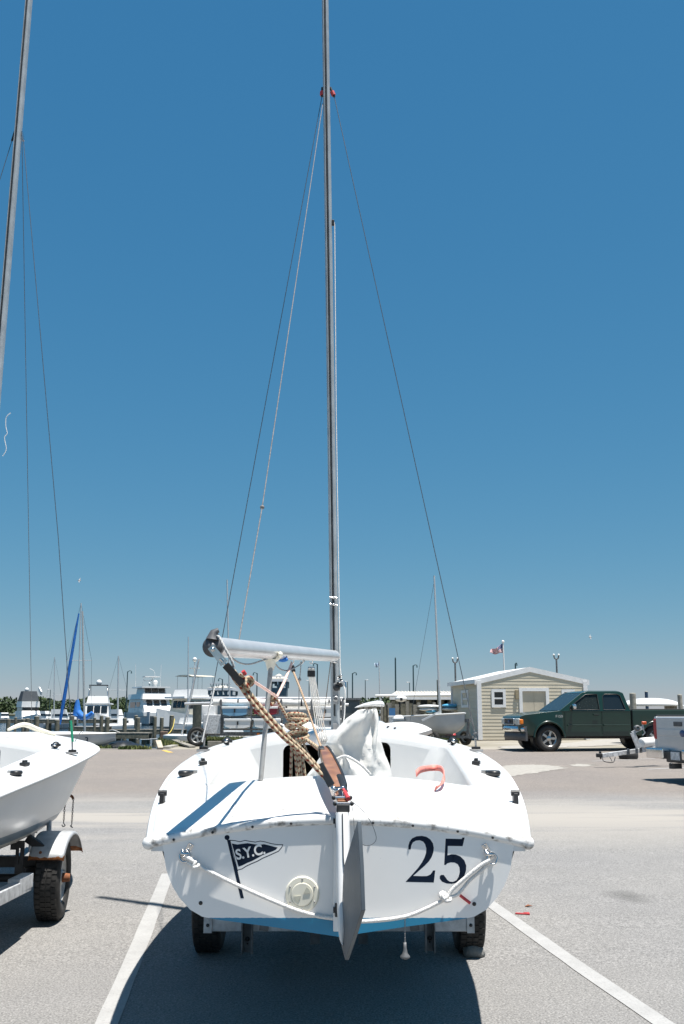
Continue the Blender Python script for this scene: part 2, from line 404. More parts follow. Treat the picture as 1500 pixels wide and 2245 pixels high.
# packed sandy ground beyond the lot on the right, under the shed and the racks
soil = M('sandy_soil', (0.22, 0.20, 0.155), 0.95, scale=0.6, col2=(0.30, 0.275, 0.23), bump=0.3, bscale=30)
XL = P(352, 1640, EDGE).x
mb = MB(); ys2 = [EDGE, 36, 39, 42.5, 60, 95]
mb.add([(x, y, gz(y) - 0.004) for y in ys2 for x in (XL if y < 43 else XL + 6, 260)], [(2*i, 2*i+1, 2*i+3, 2*i+2) for i in range(len(ys2) - 1)])
mb.build('shore_ground', soil)['kind'] = 'structure'
conc = M('concrete', (0.36, 0.34, 0.30), 0.9, var=0.15, scale=5, bump=0.2)
mb = MB(); mb.box(((XL - 120) / 2, EDGE + 0.12, (gz(EDGE) - 3) / 2 + 0.0), (XL + 120, 0.24, gz(EDGE) + 3 + 0.03))
mb.box((XL + 0.12, EDGE + 4.8, (gz(40) - 3) / 2), (0.24, 9.0, gz(40) + 3 - 0.02))
mb.box((XL + 3.1, EDGE + 9.42, (gz(40) - 3) / 2), (6.2, 0.24, gz(42) + 3 - 0.02))
mb.box((XL + 6.12, EDGE + 36, (gz(40) - 3) / 2), (0.24, 52.6, gz(42) + 3 - 0.02))
mb.build('seawall', conc)['kind'] = 'structure'
m_wat, nt, b = raw('harbour_water', 0.08)
co = coord(nt, 'Object', (1, 1.6, 1)); b.inputs['Base Color'].default_value = (0.012, 0.030, 0.045, 1); b.inputs['Specular IOR Level'].default_value = 0.5
bp = nt.nodes.new('ShaderNodeBump'); bp.inputs['Strength'].default_value = 1.0; bp.inputs['Distance'].default_value = 0.25
nt.links.new(mth(nt, 'ADD', nz(nt, co, 0.9, 5, 0.6), mth(nt, 'MULTIPLY', nz(nt, co, 4.0, 3, 0.6), 0.3)), bp.inputs['Height']); nt.links.new(bp.outputs['Normal'], b.inputs['Normal'])
mb = MB(); mb.add([(-2500, 20, WATER), (2500, 20, WATER), (2500, 4500, WATER), (-2500, 4500, WATER)], [(0, 1, 2, 3)])
mb.build('water', m_wat)['kind'] = 'structure'
seabed = M('seabed', (0.1, 0.1, 0.08), 0.9)
mb = MB(); mb.add([(-2600, -2600, -3.2), (2600, -2600, -3.2), (2600, 4600, -3.2), (-2600, 4600, -3.2)], [(0, 1, 2, 3)])
mb.build('terrain', seabed)['kind'] = 'structure'
# painted bay lines
m_line, nt, b = raw('worn_white_line_paint', 0.8)
co = coord(nt); n1 = nz(nt, co, 70, 4, 0.65); n2 = nz(nt, co, 5, 4)
c = ramp(nt, n1, [(0.28, (0.24, 0.236, 0.23)), (0.42, (0.335, 0.332, 0.325)), (0.7, (0.375, 0.372, 0.364))])
c = mixc(nt, c, ramp(nt, n2, [(0.35, (0.88, 0.88, 0.88)), (0.65, (1, 1, 1))]), 1.0, 'MULTIPLY')
nt.links.new(c, b.inputs['Base Color'])
def stripe(a, bb, w, tex=None):
    a = Vector(a); bb = Vector(bb); d = (bb - a).normalized(); s_ = Vector((-d.y, d.x, 0)) * w / 2
    n = 24; rnd = random.Random(int(abs(a.x) * 100)); L = []; Rr = []
    for i in range(n + 1):
        p = a.lerp(bb, i / n); j = (rnd.random() - .5) * 0.012; k = (rnd.random() - .5) * 0.012
        L.append(p + s_ * (1 + j * 8)); Rr.append(p - s_ * (1 + k * 8))
    mb = MB(); mb.add([(p.x, p.y, gz(p.y) + 0.004) for p in L + Rr], [(i, i + 1, n + 2 + i, n + 1 + i) for i in range(n)])
    o = mb.build('bay_line', m_line); o['kind'] = 'structure'
p0, p1 = G(368, 1916), G(236, 2240); stripe(p0, p1 + (p1 - p0) * 0.8, 0.115)
p0, p1 = G(1060, 1971), G(1446, 2240); stripe(p0, p1 + (p1 - p0) * 0.8, 0.115)
for a_, b_, w in (((1085, 1649), (1330, 1642), .1), ((1298, 1669), (1500, 1660), .09), ((1418, 1687), (1600, 1678), .12)):
    stripe(G(*a_), G(*b_), w)
# blown sand
sand = M('pale_sand', (0.31, 0.292, 0.262), 0.95, var=0.1, scale=12, bump=0.2, bscale=60)
def patch(pts, name='sand_patch', mat=sand, dz=0.005, n=9):
    q = spline([(p[0], p[1], 0) for p in pts] + [(pts[0][0], pts[0][1], 0)], n)[:-1]
    g = [G(p.x, p.y) for p in q]
    mb = MB(); cx = sum((p for p in g), Vector()) / len(g)
    for k, p in enumerate(g): p.x += noise.noise(Vector((k * .7, 3, 1))) * 0.35; p.y += noise.noise(Vector((k * .9, 5, 1))) * 0.30
    mb.add([(cx.x, cx.y, gz(cx.y) + dz + .01)] + [(p.x, p.y, gz(p.y) + dz) for p in g], [(0, i + 1, (i + 1) % len(g) + 1) for i in range(len(g))])
    mb.build(name, mat)['kind'] = 'structure'
patch([(1070, 1692), (1110, 1679), (1180, 1677), (1228, 1681), (1238, 1685), (1200, 1691), (1150, 1698), (1075, 1706)])
patch([(1252, 1677), (1275, 1675.5), (1303, 1677), (1285, 1680.5), (1258, 1680)])
patch([(1090, 1637), (1200, 1632), (1330, 1621), (1368, 1622), (1362, 1632), (1250, 1638), (1130, 1643)])
yel = M('faded_yellow_paint', (0.55, 0.36, 0.08), 0.8, var=0.2, scale=14)
def yline(a, b_): 
    a, b_ = G(*a), G(*b_); stripe(a, b_, .16); bpy.context.scene.collection.objects[-1].data.materials[0] = yel
yline((359, 1645), (375, 1650))
# grass along the edge
grass_m = M('coarse_grass', (0.05, 0.085, 0.018), 0.8, scale=1.2, col2=(0.16, 0.17, 0.05))
rnd = random.Random(5); mb = MB()
def tufts(px0, px1, py0, py1, n, h=0.16):
    for _ in range(n):
        g = G(rnd.uniform(px0, px1), rnd.uniform(py0, py1))
        if noise.noise(Vector((g.x * .7, g.y * .7, 0))) < -0.15: continue
        for _k in range(4):
            a = rnd.uniform(0, 6.28); l = h * rnd.uniform(.4, 1.3); x = g.x + rnd.uniform(-.12, .12); y = g.y + rnd.uniform(-.1, .1); z = gz(y) - .01
            dx, dy = math.cos(a) * .03, math.sin(a) * .03; lx, ly = rnd.uniform(-.08, .08), rnd.uniform(-.08, .08)
            mb.add([(x - dx, y - dy, z), (x + dx, y + dy, z), (x + lx, y + ly, z + l)], [(0, 1, 2)])
tufts(352, 640, 1622, 1636, 5200); tufts(120, 345, 1641.3, 1643, 1500, .12); tufts(900, 1000, 1616, 1634, 1800); tufts(1290, 1600, 1605, 1618, 800)
o = mb.build('grass', grass_m); tag(o, 'rough green grass growing along the edge of the lot', 'grass', kind='stuff')
# far shore
mb = MB(); mb.box((-200, 640, -0.9), (900, 320, 2.0)); mb.build('far_shore', M('shore_earth', (0.10, 0.10, 0.06), 0.9))['kind'] = 'structure'
leafm = M('far_foliage', (0.022, 0.045, 0.018), 0.9, scale=0.25, col2=(0.075, 0.105, 0.04), var=.2)
mb = MB(); rnd = random.Random(9)
for k in range(150):
    x = rnd.uniform(-330, 60); Y = 490 + rnd.uniform(0, 70); h = rnd.uniform(5.6, 8.8) + 1.5 * noise.noise(Vector((x * .03, 0, 0)))
    rx = rnd.uniform(4, 8)
    for j in range(230):
        th = rnd.uniform(0, 6.28); cz = rnd.uniform(-.9, 1); q = math.sqrt(1 - min(1, cz * cz)) * rnd.uniform(.75, 1.08)
        p = Vector((x + rx * q * math.cos(th), Y + rx * q * math.sin(th), h * .52 + h * .46 * cz + rnd.uniform(-.4, .4)))
        s_ = rnd.uniform(.35, .95); a = Vector((rnd.uniform(-1, 1), rnd.uniform(-1, 1), rnd.uniform(-.6, .6))).normalized() * s_
        b2 = Vector((rnd.uniform(-1, 1), rnd.uniform(-.4, .4), rnd.uniform(-1, 1))).normalized() * s_
        mb.add([p - a, p + b2, p + a, p - b2], [(0, 1, 2, 3)])
o = mb.build('far_wood', leafm); tag(o, 'low dark green wood on the far shore of the harbour', 'trees', kind='stuff')
# ================================================================== the two day-sailers
OX, OY = -0.015, 4.2
SY = [0, .45, .8, 1.3, 2.0, 2.9, 3.8, 4.3, 4.8, 5.2, 5.55, 5.75]
SB = [.752, .825, .875, .935, .995, 1.02, .99, .92, .77, .575, .30, .05]
SZ = [1.05, 1.088, 1.122, 1.16, 1.203, 1.25, 1.285, 1.30, 1.315, 1.327, 1.336, 1.34]
CC = [.088, .092, .097, .103, .12, .15, .145, .125, .10, .07, .03, .0]
def bs(y): return interp(SY, SB, y)
def zs(y): return interp(SY, SZ, y)
def zdeck(x, y):
    b_ = max(bs(y), .02); return zs(y) + interp(SY, CC, y) * max(0, 1 - (x / b_) ** 2)
HX, HY0, HY1 = .70, .98, 3.1          # cockpit well
def well_x(y): return .70 + .07 * (y - HY0) / (HY1 - HY0)
KY = [0, 1.0, 2.0, 3.2, 4.2, 5.0, 5.5, 5.75]; KZ = [.678, .60, .56, .56, .62, .78, 1.0, 1.22]
def local(p): return Vector((p.x - OX, p.y - OY, p.z))
def L(px, py, y=-0.0): return local(P(px, py, OY + y))
# half section, from the deck flange down to the keel, as fractions of half beam and of depth
tr = [L(743 + dx, py) for dx, py in ((383, 1846), (377, 1868), (374, 1890), (368, 1910), (360, 1932), (346, 1958), (322, 1988), (296, 2005), (262, 2012.5), (150, 2029), (47, 2046), (0, 2054))]
tr = [Vector((p.x, 0, p.z)) for p in tr]; tr[-1].x = 0
U = [p.x / tr[0].x for p in tr]; W = [(tr[0].z - p.z) / (tr[0].z - tr[-1].z) for p in tr]
def station(y):
    b_ = bs(y) - .045 if y < 5.6 else bs(y) * .8; zt = zs(y) - .05; zk = interp(KY, KZ, y); f = min(1, max(0, (y - 3.2) / 2.5))
    out = []
    for u, w in zip(U, W):
        uu = u * (1 - f) + (1 - w) ** .75 * f
        out.append(Vector((b_ * uu, y, zt + (zk - zt) * w)))
    return out
def hull_mesh():
    mb = MB(); rings = []
    for i in range(30):
        y = 5.75 * i / 29; s_ = station(y); rings.append([(-p.x, p.y, p.z) for p in s_] + [tuple(p) for p in reversed(s_[:-1])])
    mb.loft(rings, closed=False, caps=False); return mb
def seg_pts(a, b_, n): return [a.lerp(b_, i / n) for i in range(n)]
def deck_mesh(drop=.55):
    # outer sheer loop and inner cockpit loop, matched point by point
    na, ns, nf = 30, 26, 30
    outer = []; inner = []
    bt = bs(0)
    for i in range(na + 1):
        t = i / na; outer.append(Vector((-bt + 2 * bt * t, 0, 0))); inner.append(Vector((-HX + 2 * HX * t, HY0, 0)))
    ye = 3.9
    for i in range(1, ns + 1):
        y = ye * i / ns; yi = HY0 + (HY1 - HY0) * i / ns; outer.append(Vector((bs(y), y, 0))); inner.append(Vector((well_x(yi), yi, 0)))
    for i in range(1, nf):
        t = i / nf; a = abs(1 - 2 * t); y = 5.75 - (5.75 - ye) * (a ** 1.6); sg = 1 if t < .5 else -1
        outer.append(Vector((bs(y) * sg if i != nf / 2 else 0, y, 0))); inner.append(Vector((well_x(HY1) * (1 - 2 * t), HY1, 0)))
    for i in range(ns, 0, -1):
        y = ye * i / ns; yi = HY0 + (HY1 - HY0) * i / ns; outer.append(Vector((-bs(y), y, 0))); inner.append(Vector((-well_x(yi), yi, 0)))
    outer = outer[:-1] if (outer[-1] - outer[0]).length < 1e-6 else outer; inner = inner[:len(outer)]
    # round the corners of the well
    def rc(p):
        r = .10; wx = well_x(p.y); x, y = p.x, p.y
        for sx_ in (-1, 1):
            for yc, sy_ in ((HY0 + r, -1), (HY1 - r, 1)):
                xc = (wx - r) * sx_
                if (x - xc) * sx_ > 0 and (y - yc) * sy_ > 0:
                    d = Vector((x - xc, y - yc)); q = d.length
                    if q > r: d *= r / q
                    return Vector((xc + d.x, yc + d.y, 0))
        return p
    inner = [rc(p) for p in inner]
    n = len(outer); rows = []
    c0 = Vector((0, (HY0 + HY1) / 2, 0))
    rows.append([(p.x, p.y, zs(p.y) - .05) for p in outer])                 # flange underside
    rows.append([(p.x, p.y, zs(p.y) - .008) for p in outer])
    for k in range(11):
        t = (k / 10); row = []
        for o_, i_ in zip(outer, inner):
            p = o_.lerp(i_, t)
            if k == 0: p = o_.lerp(i_, .012)
            row.append((p.x, p.y, zdeck(p.x, p.y)))
        rows.append(row)
    for (din, dz) in ((.012, .004), (.022, .014), (.027, .03), (.032, .06), (.06, .2), (.10, drop)):     # rolled edge and well side
        row = []
        for i_ in inner:
            wx = well_x(i_.y)
            fore = i_.y > HY1 - .02
            sx_ = -math.copysign(1, i_.x) if abs(i_.x) > .25 else -i_.x / .25
            side = min(1.0, max(0, (abs(i_.x) - .35) / .3))
            dy = -1 if i_.y > HY1 - .12 else (1 if i_.y < HY0 + .12 else 0)
            mult = 1.0
            x = i_.x + sx_ * din * side * (1.8 if dz > .1 else 1); y = i_.y + dy * (din if not (fore and dz > .05) else .032)
            row.append((x, y, zdeck(i_.x, i_.y) - dz))
        rows.append(row)
    mb = MB(); vs = [p for r in rows for p in r]; fs = []
    for i in range(len(rows) - 1):
        for k in range(n):
            k2 = (k + 1) % n
            if i >= len(rows) - 3 and inner[k].y > HY1 - .005 and inner[k2].y > HY1 - .005: continue   # the bulkhead fills this side
            fs.append((i * n + k, i * n + k2, (i + 1) * n + k2, (i + 1) * n + k))
    mb.add(vs, fs, 0, True)
    base = len(rows) - 1
    mb.add([rows[base][k] for k in range(n)] , [tuple(range(n))], 0, False)                      # cockpit sole
    topline = [rows[len(rows) - 3][k] for k in range(n) if inner[k].y > HY1 - .005]
    return mb, topline
holes_px = [((621, 1633), (706, 1700)), ((795, 1627), (857, 1700))]
def bulkhead_mesh(topline):
    yb = topline[0][1]
    pts = sorted([(p[0], p[2]) for p in topline], key=lambda p: p[0])
    x0, x1 = pts[0][0] - .05, pts[-1][0] + .05
    outer = [(x0, .66), (x1, .66), (x1, pts[-1][1] - .02)] + [(p[0], p[1]) for p in reversed(pts)] + [(x0, pts[0][1] - .02)]
    holes = []
    for (a, b_) in holes_px:
        q0, q1 = L(a[0], a[1], yb), L(b_[0], b_[1], yb)
        xa, xb = (q0.x, q1.x) if q0.x < 0 else (q0.x, q1.x)
        holes.append(rrect(xa, xb, .78, q0.z, .05))
    mb = MB(); mb.plate(outer, holes, .02, Matrix.Translation((0, yb + .02, 0)) @ FACE)
    return mb, yb
def transom_poly():
    r = [(p.x, p.z) for p in station(0)]; half = r
    bt = bs(0) - .045; top = [(bt * (1 - 2 * i / 20), zdeck(bt * (1 - 2 * i / 20), 0) - .03) for i in range(21)]
    right = list(reversed(half))[1:]                   # keel side -> sheer (right)
    left = [(-x, z) for x, z in half[:-1]]             # sheer -> chine (left)
    return [half[-1]] + right[:-1] + top + left[1:]
paint_a = hull_paint('white_and_blue_hull_paint', L(743, 2012).z, (0.008, 0.20, 0.36), 0.30)
paint_b = hull_paint('white_hull_paint_with_grey_boot_stripe', .81, (0.16, 0.23, 0.29), .745)
rail_m = M('scuffed_rubbing_rail', (0.72, 0.715, 0.70), 0.45, scale=26, col2=(0.20, 0.19, 0.175), thr=(0.50, 0.68))

def make_sailboat(label, group, loc, rz, paint):
    t = thing('sailboat', label, 'sailboat', loc, rz, group)
    h = hull_mesh().build('hull', paint, t)
    mb = MB(); mb.plate(transom_poly(), [], .02, Matrix.Translation((0, .018, 0)) @ FACE); tr_ = mb.build('transom', paint, t)
    mb, top = deck_mesh(); mb.build('deck', white, t)
    mb, yb = bulkhead_mesh(top); mb.build('bulkhead', white, t)
    dark = M('painted_cuddy_shade', (0.02, 0.018, 0.016), 0.9)  # near-black box added behind the openings, standing in for the cuddy's shade
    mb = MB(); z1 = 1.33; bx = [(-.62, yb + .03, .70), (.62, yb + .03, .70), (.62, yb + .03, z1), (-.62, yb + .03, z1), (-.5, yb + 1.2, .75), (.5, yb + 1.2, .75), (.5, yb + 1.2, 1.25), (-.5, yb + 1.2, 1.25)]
    mb.add(bx, [(4, 5, 6, 7), (0, 1, 5, 4), (3, 2, 6, 7), (0, 4, 7, 3), (1, 2, 6, 5)]); mb.build('cuddy_shade_box', dark, t)
    # rubbing rail round the sheer
    for sg in (-1, 1):
        pts = [Vector((sg * (bs(y) + .004), y, zs(y) - .026)) for y in [5.75 * i / 40 for i in range(41)]]
        mb = MB(); mb.tube(pts, .022, 8, flat=.75); mb.build('rub_rail', white_p, t)
    pts = [Vector((x, .007, zdeck(x, 0) - .018)) for x in [-(bs(0) + .012) + 2 * (bs(0) + .012) * i / 40 for i in range(41)]]
    mb = MB(); mb.tube(pts, .021, 10); rail = mb.build('transom_rail', rail_m, t)
    for x in (-.66, -.505, -.345, -.19, .14, .30, .48, .62):
        mb = MB(); p = Vector((x, -.0130, zdeck(x, 0) - .024)); mb.ball(p, (.0055, .004, .0055), 8, 6); mb.build('rivet', black_m, rail)
    for sg in (-1, 1): mb = MB(); mb.ball((sg * (bs(0) + .012), .007, zdeck(.75, 0) - .02), (.026, .026, .026)); mb.build('rail_end_cap', rail_m, rail)
    # chainplates, cleats, blocks, fairleads: same on both sides
    for sg in (-1, 1):
        y = 2.95; x = sg * (bs(y) - .07); z = zdeck(x, y)
        mb = MB(); mb.box((x, y, z + .012), (.088, .075, .014)); mb.box((x, y + .01, z + .026), (.06, .03, .026), m=1); 
        for k in range(3): mb.box((x, y - .03 + k * .012, z + .0205), (.089, .004, .004), m=1)
        mb.cyl((x, y + .01, z + .03), (x - sg * .004, y, z + .10), .007)
        mb.build('chainplate', [alu_d, black_m], t, bevel=.003)
        y = 1.55; x = sg * (bs(y) - .10); z = zdeck(x, y)
        mb = MB(); mb.lathe([(0, .03), (.034, .03), (.04, .022), (.04, .012), (.034, .004), (.036, 0)], Matrix.Translation((x, y, z)) @ Matrix.Diagonal((1, 1.3, 1, 1)), 18)
        mb.box((x + sg * -.04, y + .03, z + .02), (.05, .02, .02), m=1); mb.build('swivel_cam_cleat', [black, steel], t)
        y = 1.95; x = sg * (well_x(y) + .085); z = zdeck(x, y)
        mb = MB(); mb.box((0, 0, .012), (.045, .075, .024), place(Vector((x, y, z)), sg * -.25)); mb.box((0, 0, .03), (.02, .05, .018), place(Vector((x, y, z)), sg * -.25)); mb.build('jam_cleat', black, t, bevel=.004)
        y = .75; x = sg * (bs(y) - .025); z = zdeck(x, y)
        mb = MB(); mb.box((x, y, z + .02), (.022, .05, .05)); mb.cyl((x - .02, y, z + .045), (x + .02, y, z + .045), .014, n=10); mb.build('fairlead', black_m, t, bevel=.003)
        y = 3.05; x = sg * (well_x(y) + .03); z = zdeck(x, y)
        mb = MB(); mb.ball((x, y, z + .03), (.03, .045, .028), 12, 8); mb.box((x, y, z + .03), (.075, .03, .02), m=0); mb.cyl((x - sg * .03, y - .05, z + .012), (x, y, z + .03), .01, m=1); mb.ball((x, y - .045, z + .032), .013, 8, 6, m=1)
        mb.build('jib_lead_block', [black, steel], t)
    return t, tr_, rail
BOAT_GROUP = 'day sailers on road trailers'
boat, transom, t_rail = make_sailboat('white sailboat with 25 and an S.Y.C. pennant on its transom', BOAT_GROUP, (OX, OY, 0), 0.0, paint_a)

# --- mast: lower end on the foredeck, top above the frame
mtop = P(713, 0, OY + 3.42); mbase = P(736, 1612, OY + 3.42)
mdir = (mtop - mbase).normalized(); mbase = mbase - mdir * (mbase.z - zdeck(0, 3.42) + .0) / mdir.z
def on_mast(py, off=0.0, dy=0.0):
    lo, hi = -1.0, 12.0
    for _ in range(50):
        m = (lo + hi) / 2; p = mbase + mdir * m; d = p - Vector((0, 0, CAM_H)); v = d.dot(_up) / d.dot(_fw)
        if PH / 2 - v * FPX > py: lo = m
        else: hi = m
    return mbase + mdir * lo + Vector((off, dy, 0))
MW, MDp = .033, .05
def mast_section(k=1.0):
    pts = []
    for i in range(20):
        a = 2 * math.pi * i / 20; pts.append((MW * k * math.copysign(abs(math.cos(a)) ** .7, math.cos(a)), MDp * k * math.copysign(abs(math.sin(a)) ** .7, math.sin(a))))
    return pts
def mast_mesh(base, top):
    mb = MB(); rings = []
    for k in range(2):
        c = base if k == 0 else top; rings.append([(c.x + x, c.y + y, c.z) for x, y in mast_section(1 if k == 0 else .85)])
    mb.loft(rings); return mb
mast_top = mbase + mdir * 8.1
mast = mast_mesh(mbase, mast_top).build('mast', alu, boat, world=True)
def back(py, off=0.0, out=.0): p = on_mast(py); return p + Vector((off, -MDp - out, 0))
mb = MB(); mb.tube([back(1570, -.004, .001), back(-60, -.004, .001)], .0055, 6); 
mb.build('sail_track_slot', black_m, mast, world=True)
for off in (-.016, .008):
    mb = MB(); mb.tube([back(1585, off, .001), back(-60, off, .001)], .0045, 6); mb.build('sail_track_lip', alu, mast, world=True)
for py0, py1 in ((1498, 1544), (1586, 1606)):
    mb = MB(); a, c = back(py0, .004, .008), back(py1, .004, .008); mb.bar(a, c, .045, .012, (0, 1, 0)); mb.build('mast_plate', alu_d, mast, world=True, bevel=.002)
mb = MB(); a = back(1508, .012, .03)
mb.lathe([(0, .03), (.024, .03), (.026, .02), (.016, .012), (.026, 0), (.03, -.01)], aim(a + Vector((0, .03, 0)), a), 14)
mb.lathe([(0, .02), (.016, .02), (.018, 0)], aim(a + Vector((.03, .03, .02)), a + Vector((.04, 0, .02))), 12)
for k in range(6): mb.ball(a + Vector((.01 + .012 * (k % 3), -.01 * (k // 3), .03 + .012 * k)), .011, 8, 6, m=k % 2)
mb.tube([a + Vector((.03, 0, .05)), a + Vector((.065, -.01, .035)), a + Vector((.068, -.01, .0))], .008, 8, m=1)
mb.build('halyard_winch', [black_m, steel], mast, world=True)
mb = MB(); a = back(1532, .005, .02); mb.lathe([(.012, 0), (.022, .004), (.022, .012), (.012, .016)], aim(a, a + Vector((0, -1, 0))), 14); mb.build('halyard_sheave', alu_d, mast, world=True)
for py in (1312, 1327, 1431, 1452):
    mb = MB(); a = back(py, 0, .012); mb.ball(a, (.012, .02, .012), 8, 6); mb.cyl(a + Vector((-.03, 0, .004)), a + Vector((.025, 0, -.006)), .006, n=8); mb.build('sail_slug', steel, mast, world=True)
# halyard tail on the right of the mast
h = [on_mast(488, .045, -.02), on_mast(495, .052, -.02), on_mast(900, .041, -.02), on_mast(1460, .041, -.03), on_mast(1495, .05, -.06)]
mb = MB(); mb.tube(h, .0045, 6); mb.build('halyard', rope_w, mast, world=True)
mb = MB(); mb.box(on_mast(491, .04, -.02), (.02, .02, .05)); mb.build('halyard_exit', black, mast, world=True, bevel=.004)
mb = MB(); mb.tube(spline([on_mast(1500, .06, -.08), on_mast(1515, .075, -.1), on_mast(1560, .07, -.1), on_mast(1590, .06, -.12), on_mast(1600, .085, -.1)], 6), .005, 6); mb.build('halyard', rope_w, mast, world=True)
# shrouds
def chain_w(sg): y = 2.95; x = sg * (bs(y) - .07); return Vector((x + OX, y + OY, zdeck(x, y) + .10))
for sg, px in ((-1, 706), (1, 731)):
    hp = on_mast(192, sg * MW * 1.0, 0); q = P(706 if sg < 0 else 733, 212, hp.y); c = chain_w(sg)
    e = c + (q - c) * .022
    mb = MB(); mb.tube([q, e], .0032, 6); sh = mb.build('shroud', wire, boat, world=True)
    mb = MB(); mb.tube([hp, q], .011, 8); mb.build('shroud_tang', black_m, sh, world=True)
    mb = MB(); mb.tube([hp.lerp(q, .45), hp.lerp(q, .85)], .019, 8); mb.build('red_tape', red_m, sh, world=True)
    mb = MB(); mb.tube([e + (q - e) * .02, e, c], [.004, .006, .005], 8); mb.ball(c + Vector((0, 0, -.012)), .010, 8, 6); mb.torus(aim(c, q) @ Matrix.Translation((0, 0, .03)), .012, .004, 12, 6); mb.build('shroud_toggle', galv_d, sh, world=True)
    if sg < 0:
        mb = MB(); mb.tube([e + (q - e) * .045 + Vector((.012, -.01, 0)), c + Vector((.0, -.01, .02)), c + Vector((-.01, -.01, -.03))], .0055, 6); mb.build('lashing', rope_w, sh, world=True)
fore = Vector((OX, OY + 5.7, 1.36)); mb = MB(); mb.tube([on_mast(205, 0, MDp), fore], .0032, 6); mb.build('forestay', wire, boat, world=True)

# --- boom
bn, bf = P(468, 1418, OY - .08), P(733, 1438, OY + 3.36)
bd = (bf - bn).normalized(); BR = .0415
def at_boom(px):
    lo, hi = 0.0, 1.0
    for _ in range(40):
        m = (lo + hi) / 2; p = bn.lerp(bf, m); d = p - Vector((0, 0, CAM_H))
        if PW / 2 + d.x / d.dot(_fw) * FPX < px: lo = m
        else: hi = m
    return bn.lerp(bf, lo)
mb = MB(); mb.tube([bn, bf], BR, 24); boom = mb.build('boom', boom_m, boat, world=True)
mb = MB(); mb.tube([bn + Vector((.0, -.012, -.6 * BR)) + Vector((-.8 * BR + .06, 0, 0)) * 0 , bn + bd * .01], .004, 6)
F = aim(bn - bd * .004, bn - bd)
mb = MB(); mb.lathe([(0, .03), (.016, .03), (.018, .012), (BR * 1.02, .01), (BR * 1.04, 0), (BR * 1.04, -.02)], F, 24)
q = bn - bd * .008; mb.add([], [])
mb.tube([q + Vector((.0, 0, .03)), q + Vector((.004, 0, .06)), q + Vector((.022, 0, .068))], [.030, .016, .010], 12)
cap = mb.build('boom_end_casting', M('dark_cast_alloy', (.13, .13, .135), .5, .4, var=.2, scale=20), boom, world=True)
ep = P(467, 1424, bn.y - .045); en = P(492, 1455, bn.y - .05)
mb = MB(); mb.plate([(-.014, -.015), (.014, -.015), (.017, (en - ep).length), (-.017, (en - ep).length)], [disc(0, (en - ep).length - .018, .010, 12)], .005,
         Matrix.Translation(ep) @ (Vector((1, 0, 0)).rotation_difference(Vector((1, 0, 0)))).to_matrix().to_4x4() @ Matrix(((-(en - ep).normalized().z, (en - ep).normalized().x, 0, 0), (0, 0, -1, 0), ((en - ep).normalized().x, (en - ep).normalized().z, 0, 0), (0, 0, 0, 1))))
mb.build('mainsheet_tang', steel, boom, world=True)
mb = MB(); mb.ball(ep + Vector((0, -.004, 0)), (.010, .008, .010), 10, 6); mb.build('boom_end_bolt', steel, boom, world=True)
mb = MB(); mb.tube(spline([P(473, 1398, bn.y - .02), P(480, 1396, bn.y - .03), P(492, 1418, bn.y - .05), P(508, 1448, bn.y - .05), P(513, 1463, bn.y - .04)], 5), .0055, 8); mb.build('outhaul_line', rope_g, boom, world=True)
mb = MB(); mb.torus(Matrix.Translation(P(478, 1399, bn.y)) @ Matrix.Rotation(R(90), 4, 'Y'), .014, .005, 12, 6); mb.ball(P(471, 1397, bn.y), .012, 8, 6); mb.build('outhaul_shackle', steel, boom, world=True)
mb = MB(); mb.tube(spline([at_boom(508) + Vector((0, -.03, -.04)), P(525, 1453, bn.y + .4), P(548, 1456, bn.y + .6), P(575, 1448, bn.y + .9), at_boom(588) + Vector((0, -.02, -.04))], 6), .004, 6)
mb.tube(spline([at_boom(600) + Vector((0, 0, -.05)), P(612, 1465, 5.5), P(630, 1470, 5.7), P(650, 1462, 5.9), at_boom(668) + Vector((0, 0, -.045))], 6), .004, 6)
mb.build('reefing_line', rope_g, boom, world=True)
a = at_boom(616); mb = MB(); mb.torus(aim(a, a + bd), BR + .001, .004, 16, 6, 0, R(215), R(330)); mb.ball(a + Vector((.012, -.02, -.043)), (.03, .012, .014), 8, 6); mb.build('blue_tape', blue_bright, boom, world=True)
for px in (642, 662, 683):
    a = at_boom(px); mb = MB(); mb.tube(spline([a + Vector((.0, -.04, .01)), a + Vector((.008, -.03, -.05)), a + Vector((0, 0, -.062)), a + Vector((-.012, .01, -.05))], 4), .004, 6); mb.build('boom_bail', steel, boom, world=True)
a = at_boom(683) + Vector((0, 0, -.07)); mb = MB(); mb.box(a + Vector((0, 0, -.025)), (.045, .03, .03)); mb.box(a + Vector((0, 0, -.055)), (.05, .035, .04), m=1); mb.ball(a + Vector((-.01, -.02, -.02)), .01, 8, 6); mb.ball(a + Vector((.012, -.02, -.02)), .01, 8, 6)
vang_top = a + Vector((.004, -.005, -.075)); mb.build('vang_block', [steel, black], boom, world=True, bevel=.004)
vang_foot = P(709, 1624, OY + 3.05)
for k in range(5):
    a = vang_top + Vector((-.018 + .009 * k, -.004, 0)); c = vang_foot + Vector((-.035 + .016 * k, 0, -.01)); mb = MB(); mb.tube([a, c], .0038, 6); mb.build('vang_line', rope_w, boom, world=True)
mb = MB(); mb.ball(vang_foot, (.035, .02, .025), 10, 8); mb.build('vang_foot_block', alu_d, boom, world=True)
a = at_boom(661) + Vector((0, 0, -.05)); mb = MB(); mb.tube([a, P(656, 1500, a.y), P(655, 1600, a.y + .6)], .0035, 6); mb.ball(P(657, 1490, a.y), .011, 8, 6); mb.build('downhaul', rope_g, boom, world=True)
mb = MB(); mb.tube([on_mast(1452, -.03, -.04), P(706, 1606, OY + 3.1)], .003, 6); mb.build('cunningham_line', rope_t, boom, world=True)
